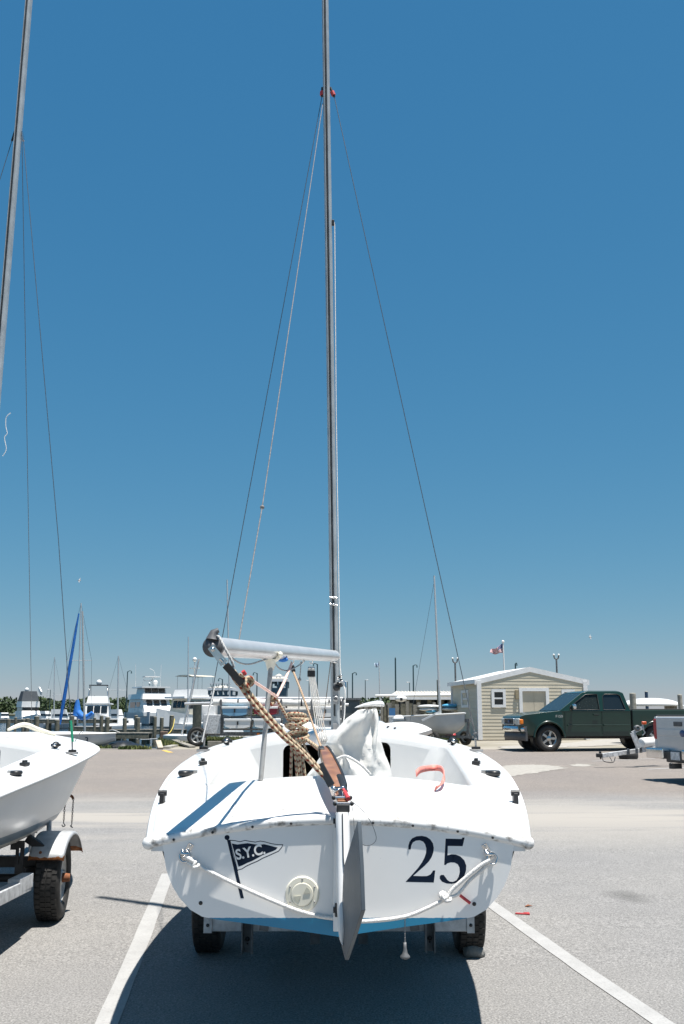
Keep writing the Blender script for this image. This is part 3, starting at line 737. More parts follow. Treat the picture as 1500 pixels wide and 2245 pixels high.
# spare halyard stretched from the hounds to the boom
q0 = on_mast(232, -MW, -.03); q2 = at_boom(524) + Vector((0, 0, BR)); q1 = P(575, 1112, q0.y * .2 + q2.y * .8)
mb = MB(); mb.tube([q0, q1, q2], .0032, 6); mb.ball(q1, .012, 8, 6); mb.build('spare_halyard', M('weathered_grey_line', (.17, .165, .165), .8, var=.3, scale=60), boat, world=True)

# --- fittings on the transom
E = -.0035
for sg, a, c, r in ((-1, (420, 1850), (401, 1884), (405, 1878)), (1, (1061, 1851), (1079, 1884), (1079, 1883))):
    p0, p1 = L(*a, E), L(*c, E); mb = MB(); mb.bar(p0, p1, .022, .006, (0, 1, 0)); 
    for t_ in (.12, .38, .85): q = p0.lerp(p1, t_); mb.ball(q + Vector((0, -.004, 0)), (.005, .003, .005), 8, 6)
    m_ = p0.lerp(p1, .62); mb.tube([m_ + Vector((-.014, -.004, .012)), m_ + Vector((-.012, -.02, 0)), m_ + Vector((.012, -.02, 0)), m_ + Vector((.014, -.004, -.006))], .008, 8)
    es = mb.build('eye_strap', steel, boat)
    mb = MB(); mb.torus(Matrix.Translation(L(*r, -.02)) @ Matrix.Rotation(R(80), 4, 'X') @ Matrix.Rotation(R(12 * sg), 4, 'Y'), .021, .004, 24, 8); mb.build('ring', steel, es)
for c in ((440, 1980), (1040, 1982)):
    p = L(*c, E); mb = MB(); mb.lathe([(0, .004), (.0075, .004), (.009, 0), (.011, -.001)], aim(p + Vector((0, .004, 0)), p), 14); mb.build('drain_tube', black, boat)
# inspection port
pc = L(663, 1960, -.002); F = aim(pc, pc - Vector((0, 1, 0)), (0, 0, 1))
mb = MB(); mb.lathe([(0, .004), (.045, .004), (.047, .008), (.064, .007), (.068, .003), (.068, 0)], F, 32, smooth=False); port = mb.build('inspection_port', cream, boat)
mb = MB(); mb.lathe([(0, .011), (.041, .011), (.045, .009), (.046, .005)], F, 32, smooth=False); pl = mb.build('port_cover', cream, port)
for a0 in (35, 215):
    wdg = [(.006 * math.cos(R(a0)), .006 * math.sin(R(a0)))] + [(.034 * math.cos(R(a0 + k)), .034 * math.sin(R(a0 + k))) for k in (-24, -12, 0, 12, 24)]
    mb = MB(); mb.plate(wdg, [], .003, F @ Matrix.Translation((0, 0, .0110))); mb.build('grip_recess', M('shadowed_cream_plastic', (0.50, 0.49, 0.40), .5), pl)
for k in range(6):
    mb = MB(); mb.ball(F @ Vector((.0565 * math.cos(R(30 + 60 * k)), .0565 * math.sin(R(30 + 60 * k)), .0085)), (.004, .003, .004), 8, 6); mb.build('screw', alu_d, port)
# numerals and pennant: flat vinyl
def decal(pts, name, mat, parent, y=-.0021, th=.0002):
    q = [L(px, py, y) for px, py in pts]; mb = MB(); mb.plate([(p.x, p.z) for p in q], [], th, Matrix.Translation((0, y + th / 2, 0)) @ FACE); return mb.build(name, mat, parent)
c4 = lambda pts: [(730 + x / 3.488, 1760 + y / 3.488) for x, y in pts]
c3 = lambda pts: [(330 + x / 3.571, 1760 + y / 3.571) for x, y in pts]
two = [(577, 357), (577, 330), (585, 300), (605, 272), (640, 256), (680, 253), (715, 260), (745, 280), (765, 310), (772, 345), (768, 380), (755, 415), (735, 447), (700, 483), (660, 518), (625, 549), (613, 559), (680, 561), (720, 560), (745, 549), (758, 532), (765, 518), (783, 517), (772, 610), (557, 605), (557, 603), (600, 556), (650, 500), (680, 458), (700, 420), (712, 385), (714, 350), (705, 317), (690, 297), (665, 287), (635, 290), (612, 303), (600, 325), (595, 357)]
five = [(862, 274), (985, 277), (990, 266), (1008, 266), (992, 332), (879, 330), (877, 402), (905, 394), (940, 396), (975, 410), (1005, 440), (1020, 480), (1018, 520), (1005, 560), (980, 592), (945, 612), (910, 620), (870, 617), (835, 603), (817, 580), (818, 560), (830, 551), (848, 552), (862, 570), (875, 590), (895, 603), (920, 605), (945, 592), (962, 565), (970, 530), (968, 495), (955, 470), (930, 457), (900, 456), (875, 463), (862, 476), (851, 474)]
decal(c4(two), 'numeral_two', navy, boat); decal(c4(five), 'numeral_five', navy, boat)
outl = [(620, 290), (660, 293), (700, 302), (740, 292), (780, 299), (820, 305), (860, 297), (900, 304), (950, 318), (1000, 325), (1040, 325), (1030, 352), (1005, 381), (960, 402), (920, 420), (880, 437), (840, 460), (790, 481), (750, 500), (720, 520), (688, 528), (682, 540)]
wht = [(627, 297), (660, 299), (700, 308), (740, 298), (780, 305), (820, 311), (860, 303), (900, 310), (950, 324), (1000, 331), (1033, 331), (1024, 349), (1001, 376), (957, 396), (917, 414), (877, 431), (837, 454), (787, 475), (747, 494), (717, 514), (690, 522), (683, 524)]
inn = [(636, 318), (680, 327), (720, 321), (760, 316), (800, 322), (850, 329), (890, 324), (930, 334), (960, 342), (997, 350), (980, 368), (955, 380), (915, 395), (877, 411), (837, 433), (797, 455), (757, 471), (720, 490), (690, 500)]
pen = decal(c3(outl), 'pennant', navy, boat); decal(c3(wht), 'pennant_border', white_p, pen, -.0023); decal(c3(inn), 'pennant_field', navy, pen, -.0025)
decal(c3([(599, 290), (621, 290), (650, 420), (684, 540), (732, 747), (706, 747)]), 'pennant_staff', navy, pen, -.00235)
decal(c3(disc(600, 272, 20, 16)), 'staff_ball', navy, pen, -.00235)
vs_, fs_ = text_mesh('S.Y.C.', .044, .0012); ctr = L(330 + 783 / 3.571, 1760 + 388 / 3.571, -.0029)
mb = MB(); mb.add(vs_, fs_, 0, False, Matrix.Translation(ctr) @ FACE @ Matrix.Rotation(R(11.5), 4, 'Z') @ Matrix.Diagonal((1.12, 1.25, 1, 1))); mb.build('pennant_letters', white_p, pen)
# worn tape on the aft deck
for a, c in (((620, 1735), (622, 1775)), ((512, 1738), (511, 1790)), ((860, 1735), (866, 1772)), ((967, 1742), (975, 1790))):
    def dk(px, py):
        lo, hi = -.2, 2.5
        for _ in range(40):
            m_ = (lo + hi) / 2; p = L(px, py, m_)
            if p.z > zdeck(p.x, m_): lo = m_
            else: hi = m_
        p = L(px, py, lo); return Vector((p.x, lo, zdeck(p.x, lo) + .002))
    p, q = dk(*a), dk(*c); mb = MB(); n = 8; vs = []
    for k in range(n + 1):
        m_ = p.lerp(q, k / n)
        for s_ in (-1, 1): x = m_.x + s_ * .010; vs.append((x, m_.y, zdeck(x, m_.y) + .002))
    mb.add(vs, [(2 * k, 2 * k + 1, 2 * k + 3, 2 * k + 2) for k in range(n)]); mb.build('tape_mark', tape_m, boat)
# drain plug on its chain
mb = MB()
for k in range(14):
    p0 = L(888, 2013 + 4 * k, -.02); mb.torus(Matrix.Translation(p0) @ Matrix.Rotation(R(90), 4, 'X') @ Matrix.Rotation(R(90 * (k % 2)), 4, 'Y') @ Matrix.Diagonal((.6, 1, 1, 1)), .0048, .0012, 8, 5)
ch = mb.build('plug_chain', alu_d, boat); p0 = L(888, 2066, -.02)
mb = MB(); mb.lathe([(0, 0), (.006, 0), (.006, -.02), (.008, -.028), (.010, -.04), (.019, -.05), (.019, -.056), (.008, -.062), (0, -.062)], Matrix.Translation(p0), 14); mb.build('drain_plug', galv_d, boat)  # dark steel picked so the plug looks dimmed by shade

# --- rudder with tiller
rud = thing('rudder', 'white rudder with wooden tiller hung on the transom of sailboat 25', 'rudder', (OX + .01, OY - .1, 1.1))
y0 = OY - .025
mb = MB(); rings = []
for py, xa, xb in ((1777, 739, 765), (1783, 736, 766), (1830, 736.5, 768), (1900, 737, 768), (1990, 739, 764), (2030, 741, 759), (2055, 744, 756), (2064, 749, 753)):
    yb_ = OY - .2 + .06 * max(0, (py - 1900) / 160); n = 14; ring = []
    for k in range(n):
        a = 2 * math.pi * k / n; cx = (xa + xb) / 2; yy_ = OY - .125 + .085 * math.copysign(abs(math.sin(a)) ** .6, math.sin(a)) * (1 if py < 2040 else .7)
        yc = OY - .115 - .17 * (py - 1777) / 287; ring.append(P(cx + (xb - xa) / 2 * math.copysign(abs(math.cos(a)) ** .55, math.cos(a)), py, yc) + Vector((0, yy_ - (OY - .125), 0)))
    rings.append(ring)
mb.loft(rings); head = mb.build('rudder_head', white, rud, world=True)
mb = MB(); mb.tube([P(751, 1784, OY - .203), P(753, 1880, OY - .262), P(755, 1905, OY - .277)], .0022, 6); mb.build('seam', black_m, head, world=True)
pa, pb = P(755, 1960, OY - .315), P(795, 1960, OY - .68); pn = (pb - pa).cross(Vector((0, 0, 1))).normalized(); ud = Vector(((pb - pa).x, (pb - pa).y, 0)).normalized()
pn = ud.cross(Vector((0, 0, 1)))
def onpl(px, py):
    d = ray(px, py); o_ = Vector((0, 0, CAM_H)); t_ = (pa - o_).dot(pn) / d.dot(pn); p = o_ + d * t_; q = p - pa; return (q.dot(ud), q.z)
pts = [onpl(*p) for p in ((757, 1903), (788, 1800), (794, 1900), (797, 1996), (780, 2050), (761, 2105), (753, 2075), (754, 1990))]
TB = Matrix((ud, Vector((0, 0, 1)), -ud.cross(Vector((0, 0, 1))) * -1)).transposed().to_4x4(); TB.translation = pa
bladem = M('brushed_blade_metal', (0.075, 0.09, 0.105), 0.45, 0.3, scale=3.0, col2=(0.13, 0.15, 0.165), bump=0.05, bscale=40)
mb = MB(); mb.plate(pts, [], .014, TB, z0=-.007); mb.build('blade', bladem, rud, world=True, bevel=.002)
mb = MB(); mb.bar(P(740, 1790, OY - .03), P(739, 2040, OY - .03), .03, .045, (0, 1, 0)); mb.build('stern_post', white, rud, world=True, bevel=.004)
for py in (1995, 1800):
    mb = MB(); c = P(739, py, OY - .06); mb.cyl(c - Vector((0, 0, .025)), c + Vector((0, 0, .025)), .008, n=10); mb.box(c + Vector((0, .02, 0)), (.03, .05, .02)); mb.build('pintle', black_m, rud, world=True)
mb = MB(); c = P(752.5, 1770, OY - .13); mb.box(c, (.052, .10, .03)); mb.build('tiller_strap', black_m, rud, world=True, bevel=.004)
for py, off in ((1749, -.09), (1762, -.12)):
    mb = MB(); c = P(750 if py < 1755 else 753, py, OY + off); mb.cyl(c + Vector((-.031, 0, 0)), c + Vector((.031, 0, 0)), .0065, n=10)
    for s_ in (-1, 1): mb.ball(c + Vector((.033 * s_, 0, 0)), .009, 8, 6, m=1)
    mb.build('tiller_pin', [steel, black_m], rud, world=True)
ta, tb = P(752, 1768, OY - .12), P(709, 1645, OY + .95)
mid_ = P(733, 1705, OY + .35)
ctl = spline([ta, mid_, tb], 10); wdt = [.023, .0235, .024, .024, .024, .025]
mb = MB(); rings = []; rings2 = []
for i, p in enumerate(ctl):
    t_ = i / (len(ctl) - 1); w_ = (.020 + .012 * math.sin(math.pi * min(1, t_ * 1.02))) * (1 if t_ < .94 else 1 - (t_ - .94) * 6); h_ = .02
    rings.append([p + Vector(v) for v in ((-w_, 0, -h_), (w_, 0, -h_), (w_, 0, h_), (-w_, 0, h_))])
    rings2.append([p + Vector(v) for v in ((w_ - .001, 0, -h_ - .003), (w_ + .008, 0, -h_ - .003), (w_ + .008, 0, h_ + .004), (w_ - .001, 0, h_ + .004))])
mb.loft(rings, smooth=False); til = mb.build('tiller', wood_t, rud, world=True, bevel=.005)
mb = MB(); mb.loft(rings2[6:], smooth=False); mb.build('tiller_edge', black, til, world=True)
e = ctl[-1]; mb = MB(); mb.bar(e + Vector((-.012, .01, 0)), ctl[-3] + Vector((-.015, 0, .002)), .03, .046); mb.build('tiller_tip', black, til, world=True, bevel=.006)
# safety wire loop and red cord on the rudder head
mb = MB(); mb.tube(spline([P(764, 1752, OY - .1), P(790, 1772, OY - .15), P(812, 1800, OY - .15), P(825, 1835, OY - .15), P(818, 1850, OY - .15), P(804, 1854, OY - .12), P(795, 1851, OY - .1)], 6), .0012, 6); mb.build('safety_wire', wire, rud, world=True)
mb = MB(); mb.tube(spline([P(752, 1728, OY - .02), P(757, 1738, OY - .06), P(764, 1752, OY - .12)], 5), .009, 8); mb.build('red_cord', red_m, rud, world=True)
mb = MB(); mb.tube(spline([P(770, 1756, OY - .1), P(775, 1790, OY - .12), P(777, 1825, OY - .1)], 5), .0012, 6); mb.build('safety_wire', wire, rud, world=True)

# --- mainsheet
ms = thing('mainsheet', 'red flecked mainsheet from the boom end to the tiller of sailboat 25', 'rope', P(724, 1735, OY + .02))
ba, bb_ = P(495, 1458, OY - .12), P(512, 1477, OY - .11)
def block(parent, a, c, w, t_=.03):
    mb = MB(); d = (c - a).normalized()
    for s_ in (-1, 1): mb.bar(a + Vector((0, s_ * t_ / 2, 0)), c + Vector((0, s_ * t_ / 2, 0)), w, .006, (0, 1, 0))
    mb.lathe([(.004, -t_ * .4), (w * .45, -t_ * .4), (w * .32, 0), (w * .45, t_ * .4), (.004, t_ * .4)], Matrix.Translation(a.lerp(c, .55)) @ Matrix.Rotation(R(90), 4, 'X'), 14, m=1)
    mb.tube([a - d * .035, a], .007, 8, m=2); return mb.build('block', [black, cream, steel], parent, world=True, bevel=.002)
block(ms, ba, bb_ + (bb_ - ba) * 1.2, .030); 
b2a, b2b = P(701, 1675, OY + .05), P(727, 1722, OY + .02)
block(ms, b2b, b2a, .030)
s1 = [P(507, 1472, OY - .12), P(548, 1534, OY - .09), P(610, 1606, OY - .05), P(660, 1650, OY), P(718, 1712, OY + .03)]
s2 = [P(512, 1470, OY - .1), P(556, 1530, OY - .07), P(620, 1604, OY - .03), P(668, 1650, OY + .02), P(722, 1708, OY + .04)]
mb = MB(); mb.tube(spline(s1, 8), .0085, 10); mb.tube(spline(s2, 8), .0085, 10); mb.build('fall', rope_f, ms, world=True)
mb = MB(); mb.tube(spline([P(508, 1480, OY - .1), P(520, 1498, OY - .09), P(533, 1506, OY - .09), P(545, 1505, OY - .09), P(540, 1492, OY - .1), P(525, 1478, OY - .12)], 6), .0075, 8); mb.build('becket_loop', rope_f, ms, world=True)
mb = MB(); c = P(540, 1501, OY - .09)
for k in range(3): mb.torus(Matrix.Translation(c + Vector((.005 * k, -.004, .006 * k))) @ Matrix.Rotation(R(60 + 35 * k), 4, 'Y') @ Matrix.Rotation(R(30 * k), 4, 'X'), .018, .008, 14, 8)
mb.build('knot', rope_f, ms, world=True)
mb = MB(); mb.tube([P(538, 1479, OY - .12), P(533, 1471, OY - .13)], .008, 8); mb.build('red_whipping', red_m, ms, world=True)
# lower shackles and bridle
mb = MB(); mb.tube(spline([P(727, 1724, OY), P(735, 1733, OY - .04), P(745, 1730, OY - .04), P(751, 1724, OY)], 5), .006, 8); mb.tube(spline([P(751, 1726, OY - .02), P(753, 1740, OY - .06), P(748, 1752, OY - .09)], 5), .005, 8); mb.ball(P(731, 1729, OY - .02), .012, 8, 6); mb.ball(P(752, 1728, OY - .03), .010, 8, 6); mb.build('shackle', steel, ms, world=True)
mb = MB(); mb.tube([P(744, 1700, OY + .1), P(752, 1722, OY), P(757, 1735, OY - .05)], .012, 8, flat=.6); mb.build('retaining_strap', black, ms, world=True)

# --- gathered mainsheet tail hanging under the boom
YC = OY + 1.22
cs_ = thing('coiled_rope', 'hanging coil of red flecked rope above the cockpit of sailboat 25', 'rope', P(655, 1650, YC))
mb = MB(); k0 = P(652, 1600, YC)
rr = random.Random(3)
for k in range(7):
    mb.torus(Matrix.Translation(k0 + Vector((.006 * (k % 3 - 1), 0, .075 - .022 * k))) @ Matrix.Rotation(R(rr.uniform(-25, 25)), 4, 'X') @ Matrix.Rotation(R(rr.uniform(-28, 28)), 4, 'Y') @ Matrix.Diagonal((1.15, .8, 1, 1)), .047 - .003 * abs(k - 3), .012, 20, 8)
hk = mb.build('hank', rope_f, cs_, world=True)
for me_uv in (hk.data,):
    Lr = me_uv.uv_layers.new(name='UVMap') if not me_uv.uv_layers else me_uv.uv_layers[0]
    for p in me_uv.polygons:
        for li in p.loop_indices:
            v = me_uv.vertices[me_uv.loops[li].vertex_index].co; Lr.data[li].uv = ((v.z * 22) % 1, math.atan2(v.y, v.x) * .055 + .4)
for xa, xb, yb_, ya in ((640, 637, 1735, 1615), (645, 654, 1738, 1610), (650, 659, 1738, 1612), (655, 664, 1735, 1610), (659, 672, 1730, 1615)):
    mb = MB(); mb.tube(spline([P(xa + 4, ya - 12, YC), P(xa, ya + 20, YC - .012), P((xa + xb) / 2, 1675, YC - .01), P(xb, yb_, YC)], 6), .0078, 8); mb.build('hanging_loop', rope_f, cs_, world=True)
mb = MB(); mb.tube(spline([P(665, 1617, YC), P(690, 1634, YC - .1), P(708, 1648, YC - .25), P(721, 1660, YC - .30)], 6), .010, 10); mb.tube(spline([P(664, 1614, YC), P(695, 1640, YC - .1), P(722, 1664, YC - .27)], 6), .009, 10); mb.build('tail', rope_f, cs_, world=True)
mb = MB(); mb.tube(spline([P(660, 1615, YC), P(675, 1650, YC - .05), P(690, 1672, YC - .15), P(702, 1678, YC - .2), P(716, 1678, YC - .25)], 6), .006, 8); mb.build('tail', rope_f, cs_, world=True)
tt = at_boom(640) + Vector((0, 0, -.06)); jn = P(607, 1528, YC - .05)
mb = MB(); mb.tube(spline([P(606, 1532, YC - .05), P(622, 1560, YC - .03), P(641, 1594, YC)], 6), .008, 8); mb.build('suspension_rope', rope_t, cs_, world=True)
mb = MB(); 
for k in range(4): mb.torus(Matrix.Translation(P(593, 1534, YC - .05) + Vector((.006 * (k % 2), 0, .01 * (k - 1.5)))) @ Matrix.Rotation(R(40 * k), 4, 'Y') @ Matrix.Rotation(R(50), 4, 'X'), .018, .0075, 14, 8)
mb.tube(spline([P(593, 1538, YC - .05), P(590, 1548, YC - .05), P(586, 1556, YC - .04)], 4), .007, 8); mb.tube([P(595, 1531, YC - .05), P(608, 1528, YC - .05)], .010, 8)
mb.build('stopper_knot', rope_f, cs_, world=True)
mb = MB(); mb.tube([tt, P(622, 1498, YC), jn], .0078, 8, flat=.8); mb.tube([jn, P(578, 1508, OY + .6), P(543, 1486, OY - .09)], .0078, 8, flat=.8); mb.build('elastic_band', pink_r, cs_, world=True)
mb = MB(); mb.tube([at_boom(641) + Vector((0, -.01, -.075)), P(644, 1473, at_boom(641).y)], .012, 8); mb.build('snap_hook', black, cs_, world=True)
mb = MB(); mb.tube(spline([P(644, 1474, 5.7), P(662, 1520, 5.6), P(690, 1600, 5.5), P(708, 1648, YC - .15)], 6), .0062, 8); mb.build('control_line', rope_t, cs_, world=True)

# --- boom crutch
cb = at_boom(594); cr = thing('boom_crutch', 'grey pole with white yoke propping up the boom of sailboat 25', 'crutch', P(572, 1701, OY + .94))
ft = P(572, 1701, OY + .94); fx = ft.x - OX; ft.z = zdeck(fx, .94)
mb = MB(); mb.cyl(ft, Vector((cb.x + .002, cb.y - .01, cb.z - .075)), .0125, n=14); mb.build('pole', M('worn_galvanised_pole', (0.34, 0.34, 0.33), .6, .3, scale=26, col2=(0.20, 0.19, 0.18), thr=(.5, .75)), cr, world=True)
mb = MB(); F = aim(cb, cb + bd)
mb.torus(F @ Matrix.Translation((0, 0, 0)), BR + .010, .012, 20, 8, a0=R(195), a1=R(345)); mb.tube([cb + Vector((0, 0, -.045)), cb + Vector((0, -.004, -.075)), cb + Vector((0, -.006, -.10))], [.03, .024, .016], 12)
for a in (200, 340): mb.ball(F @ Vector(((BR + .012) * math.cos(R(a)), (BR + .012) * math.sin(R(a)), 0)), (.014, .03, .016), 10, 6)
mb.build('yoke', cream, cr, world=True)

# --- crumpled sail in the cockpit
def cloth(name, label, levels, Y, dep, parent=None, seed=0, top=None, n=44):
    mb = MB(); rings = []; lv = []
    for i in range(len(levels) - 1):
        for k in range(5):
            t_ = k / 5; lv.append([levels[i][j] + (levels[i + 1][j] - levels[i][j]) * t_ for j in range(3)])
    lv.append(list(levels[-1]))
    for py, xa, xb in lv:
        ring = []
        for k in range(n):
            a = 2 * math.pi * k / n; cx = (xa + xb) / 2; hw = (xb - xa) / 2
            w1 = noise.noise(Vector((math.cos(a) * .9 + py * .006, math.sin(a) * .9, py * .007 + seed)))
            f = 1 - 3.0 * abs(w1)
            g2 = noise.noise(Vector((math.cos(a) * 1.7 - py * .010, math.sin(a) * 1.7, py * .004 + seed + 4)))
            crease = 1 - 4.0 * abs(g2)
            p = P(cx + hw * math.cos(a) * (1 + .05 * f), py, Y); p.y += dep * (math.sin(a)) * (1 + .22 * f) - .022 * max(0, crease)
            ring.append(p)
        rings.append(ring)
    mb.loft(rings); return mb
sail = thing('folded_sail', 'crumpled white sail heaped in the cockpit of sailboat 25', 'sail', (OX + .1, OY + 2.0, .72))
cloth('x', '', [(1760, 690, 862), (1700, 700, 858), (1680, 722, 853), (1655, 728, 842), (1630, 716, 836), (1612, 728, 830), (1595, 743, 826), (1575, 760, 824), (1564, 776, 823), (1557, 784, 820), (1555, 795, 816)], OY + 2.0, .17, seed=2.0).build('sail_bundle', sailc, sail, world=True)
cloth('x', '', [(1770, 662, 760), (1700, 674, 742), (1680, 690, 738), (1660, 702, 735), (1646, 709, 730), (1640, 713, 722)], OY + 1.75, .11, seed=5.0, n=30).build('sail_fold', sailc, sail, world=True)
cloth('x', '', [(1770, 700, 830), (1700, 722, 808), (1682, 730, 795), (1668, 735, 780), (1660, 742, 768), (1657, 750, 760)], OY + 1.62, .12, seed=11.0, n=34).build('sail_fold', sailc, sail, world=True)
mb = MB(); mb.tube(spline([P(735, 1666, OY + 1.48), P(755, 1658, OY + 1.47), P(772, 1664, OY + 1.46), P(795, 1680, OY + 1.48), P(812, 1698, OY + 1.5)], 6), .008, 8); mb.build('bolt_rope', rope_w, sail, world=True)
mb = MB(); mb.tube(spline([P(822, 1556, OY + 1.88), P(826, 1590, OY + 1.86), P(821, 1625, OY + 1.84), P(818, 1660, OY + 1.84), P(815, 1690, OY + 1.84)], 6), [.013 + .002 * math.sin(k * .6) for k in range(25)], 8); mb.build('leech_tape', sailc, sail, world=True)
# white padded headrest on a post standing behind the sail
wp = thing('padded_post', 'white post with a paddle shaped pad rising beside the crumpled sail', 'post', (P(821, 1700, OY + 2.2).x, OY + 2.2, .72))
mb = MB(); mb.cyl((P(821, 1700, OY + 2.2).x, OY + 2.2, .72), P(821, 1552, OY + 2.2), .013, n=12); mb.build('post', white_p, wp, world=True)
mb = MB(); rings = []
for t_, py, h_ in ((0, 1552, .4), (.06, 1550.5, 2.5), (.3, 1547, 6), (.55, 1545, 8.5), (.8, 1544, 10), (.93, 1544.5, 10), (.99, 1546, 7), (1.0, 1547, 3)):
    px = 778 + 64 * t_; ring = []
    for k in range(16):
        a = 2 * math.pi * k / 16; d_ = .16 * min(1, .25 + t_ * 1.1) * (1 if t_ < .95 else .7)
        ring.append(P(px, py - h_ * .8 * max(-.55, math.sin(a)), OY + 2.2) + Vector((0, d_ * math.cos(a), 0)))
    rings.append(ring)
mb.loft(rings); mb.build('pad', white, wp, world=True)
# pink strap on the aft deck
ps = [(913, 1702, 0.015), (922, 1694, .03), (940, 1690, .03), (958, 1689, .035), (968, 1692, .04), (974, 1702, .03), (973, 1716, .02), (966, 1727, .012), (955, 1734, .004)]
def deck_at(px, py, h):
    lo, hi = -.2, 1.4
    for _ in range(40):
        m_ = (lo + hi) / 2; p = L(px, py, m_)
        if p.z > zdeck(p.x, min(m_, .97)) + h: lo = m_
        else: hi = m_
    p = L(px, py, lo); return Vector((p.x + OX, lo + OY, p.z))
ctl = spline([deck_at(*p) for p in ps], 5); mb = MB(); vs = []
for i, p in enumerate(ctl):
    tl = i / (len(ctl) - 1); u_ = Vector((.1 * math.sin(tl * 5), .35, .75 - 1.1 * tl * tl)).normalized() * .019; vs += [tuple(p - u_ * .8 + Vector((0, 0, .012))), tuple(p + u_ + Vector((0, 0, .012)))]
mb.add(vs, [(2 * i, 2 * i + 1, 2 * i + 3, 2 * i + 2) for i in range(len(ctl) - 1)], 0, True)
o = mb.build('webbing_strap', pinkm, None, solid=.005); tag(o, 'faded pink webbing strap lying on the aft deck of sailboat 25', 'strap')
# white lines tied to the transom rings
rp = thing('transom_rope', 'white rope knotted to the ring beside the S.Y.C. pennant', 'rope', P(412, 1885, OY - .025))
mb = MB(); mb.tube(spline([P(436, 1899, OY - .022), P(500, 1931, OY - .02), P(570, 1963, OY - .018), P(640, 1992, OY - .016), P(690, 2007, OY - .014), P(734, 2014, OY - .014)], 6), .0078, 8); mb.build('line', rope_w, rp, world=True)
def knot(parent, c, r, n=4):
    mb = MB()
    for k in range(n): mb.torus(Matrix.Translation(c + Vector((.006 * (k - n / 2), -.004 * (k % 2), -.005 * (k - n / 2)))) @ Matrix.Rotation(R(50 * k + 20), 4, 'Y') @ Matrix.Rotation(R(70 - 30 * k), 4, 'X'), r, .007, 14, 8)
    mb.build('knot', rope_w, parent, world=True)
knot(rp, P(426, 1895, OY - .03), .012); mb = MB(); mb.tube(spline([P(409, 1880, OY - .03), P(416, 1883, OY - .045), P(423, 1890, OY - .04)], 5), .0085, 8); mb.build('hitch', rope_w, rp, world=True)
rp = thing('transom_rope', 'white rope knotted to the ring beside the numeral 25', 'rope', P(1068, 1885, OY - .025))
mb = MB(); mb.tube(spline([P(1075, 1886, OY - .03), P(1055, 1897, OY - .03), P(1020, 1925, OY - .028), P(992, 1950, OY - .026), P(982, 1966, OY - .026)], 6), .0078, 8)
mb.tube(spline([P(1076, 1888, OY - .022), P(1058, 1906, OY - .022), P(1030, 1930, OY - .022), P(1004, 1960, OY - .022), P(985, 1967, OY - .024)], 6), .0072, 8); mb.build('doubled_line', rope_w, rp, world=True)
knot(rp, P(978, 1969, OY - .028), .011); mb = MB(); mb.tube(spline([P(975, 1972, OY - .026), P(935, 1992, OY - .024), P(895, 2008, OY - .022), P(850, 2016, OY - .02), P(795, 2020, OY - .02), P(768, 2019, OY - .02)], 6), .0078, 8); mb.build('line', rope_w, rp, world=True)
mb = MB(); mb.tube([P(1009, 1963, OY - .016), P(1031, 1980, OY - .014)], .006, 8); mb.build('red_whipping', red_m, rp, world=True)

# --- second boat, alongside
LX, LY, LR = -2.9, 5.2, R(4.0)
boat2, tr2, rl2 = make_sailboat('white sailboat cut off by the frame, beside the rusty trailer fender', BOAT_GROUP, (LX, LY, -.06), LR, paint_b)
T2 = place(Vector((LX, LY, -.06)), LR)
def w2(x, y, z): return T2 @ Vector((x, y, z))
m2t = P(64, 0, (w2(0, 3.42, 0)).y); m2b = w2(0, 3.42, zdeck(0, 3.42)); m2d = (m2t - m2b)
mast2 = mast_mesh(m2b, m2b + m2d * 1.12).build('mast', alu, boat2, world=True)
for off, r_, mt in ((-.004, .0055, black_m), (-.016, .0045, alu), (.009, .0045, alu)):
    mb = MB(); a_ = Vector((off, -MDp - .001, 0)); mb.tube([m2b + a_ + Vector((0, 0, .1)), m2b + m2d * 1.1 + a_], r_, 6); mb.build('sail_track', mt, mast2, world=True)
def y2(f): return m2b + m2d * f
fh = .0
lo, hi = 0, 1.1
for _ in range(40):
    m_ = (lo + hi) / 2; d = y2(m_) - Vector((0, 0, CAM_H))
    if PH / 2 - d.dot(_up) / d.dot(_fw) * FPX > 288: lo = m_
    else: hi = m_
hd = y2(lo)
for sg in (-1, 1):
    c = w2(sg * (bs(2.95) - .07), 2.95, zdeck(bs(2.95) - .07, 2.95) + .10); q = hd + Vector((sg * .055, 0, -.10))
    e = c + (q - c) * .03; kk = c.lerp(q, .30) + Vector((.02 * sg, 0, .0))
    mb = MB(); mb.tube([q, kk, e], .0032, 6); sh = mb.build('shroud', wire, boat2, world=True)
    mb = MB(); mb.tube([hd + Vector((sg * MW, 0, .0)), q], .010, 8); mb.build('shroud_tang', black_m if sg < 0 else steel, sh, world=True)
    mb = MB(); mb.tube([e, c], .010, 8); mb.build('green_tape', M('green_tape', (0.01, 0.22, 0.12), .5), sh, world=True)
    mb = MB(); mb.tube(spline([c + Vector((.02, -.01, .0)), c + Vector((.045, -.01, .05)), c + Vector((.07, -.01, .08)), c + Vector((.085, -.01, .06))], 5), .003, 6); mb.build('toggle_pin', steel, sh, world=True)
mb = MB(); mb.tube([hd + Vector((.02, MDp, -.03)), w2(0, 5.7, 1.37)], .003, 6); mb.build('forestay', wire, boat2, world=True)
mb = MB(); mb.tube(spline([P(24, 905, m2b.y), P(14, 915, m2b.y), P(13, 935, m2b.y), P(16, 950, m2b.y), P(10, 960, m2b.y), P(14, 985, m2b.y), P(6, 1000, m2b.y)], 5), .003, 6); mb.build('halyard', rope_w, mast2, world=True)
mb = MB(); p_ = [w2(.16, 4.05, zdeck(.1, 4.05) + .02), w2(.26, 4.2, zdeck(.26, 4.2) + .075), w2(.36, 4.35, zdeck(.36, 4.35) + .04), w2(.50, 4.45, zdeck(.5, 4.45) + .012)]
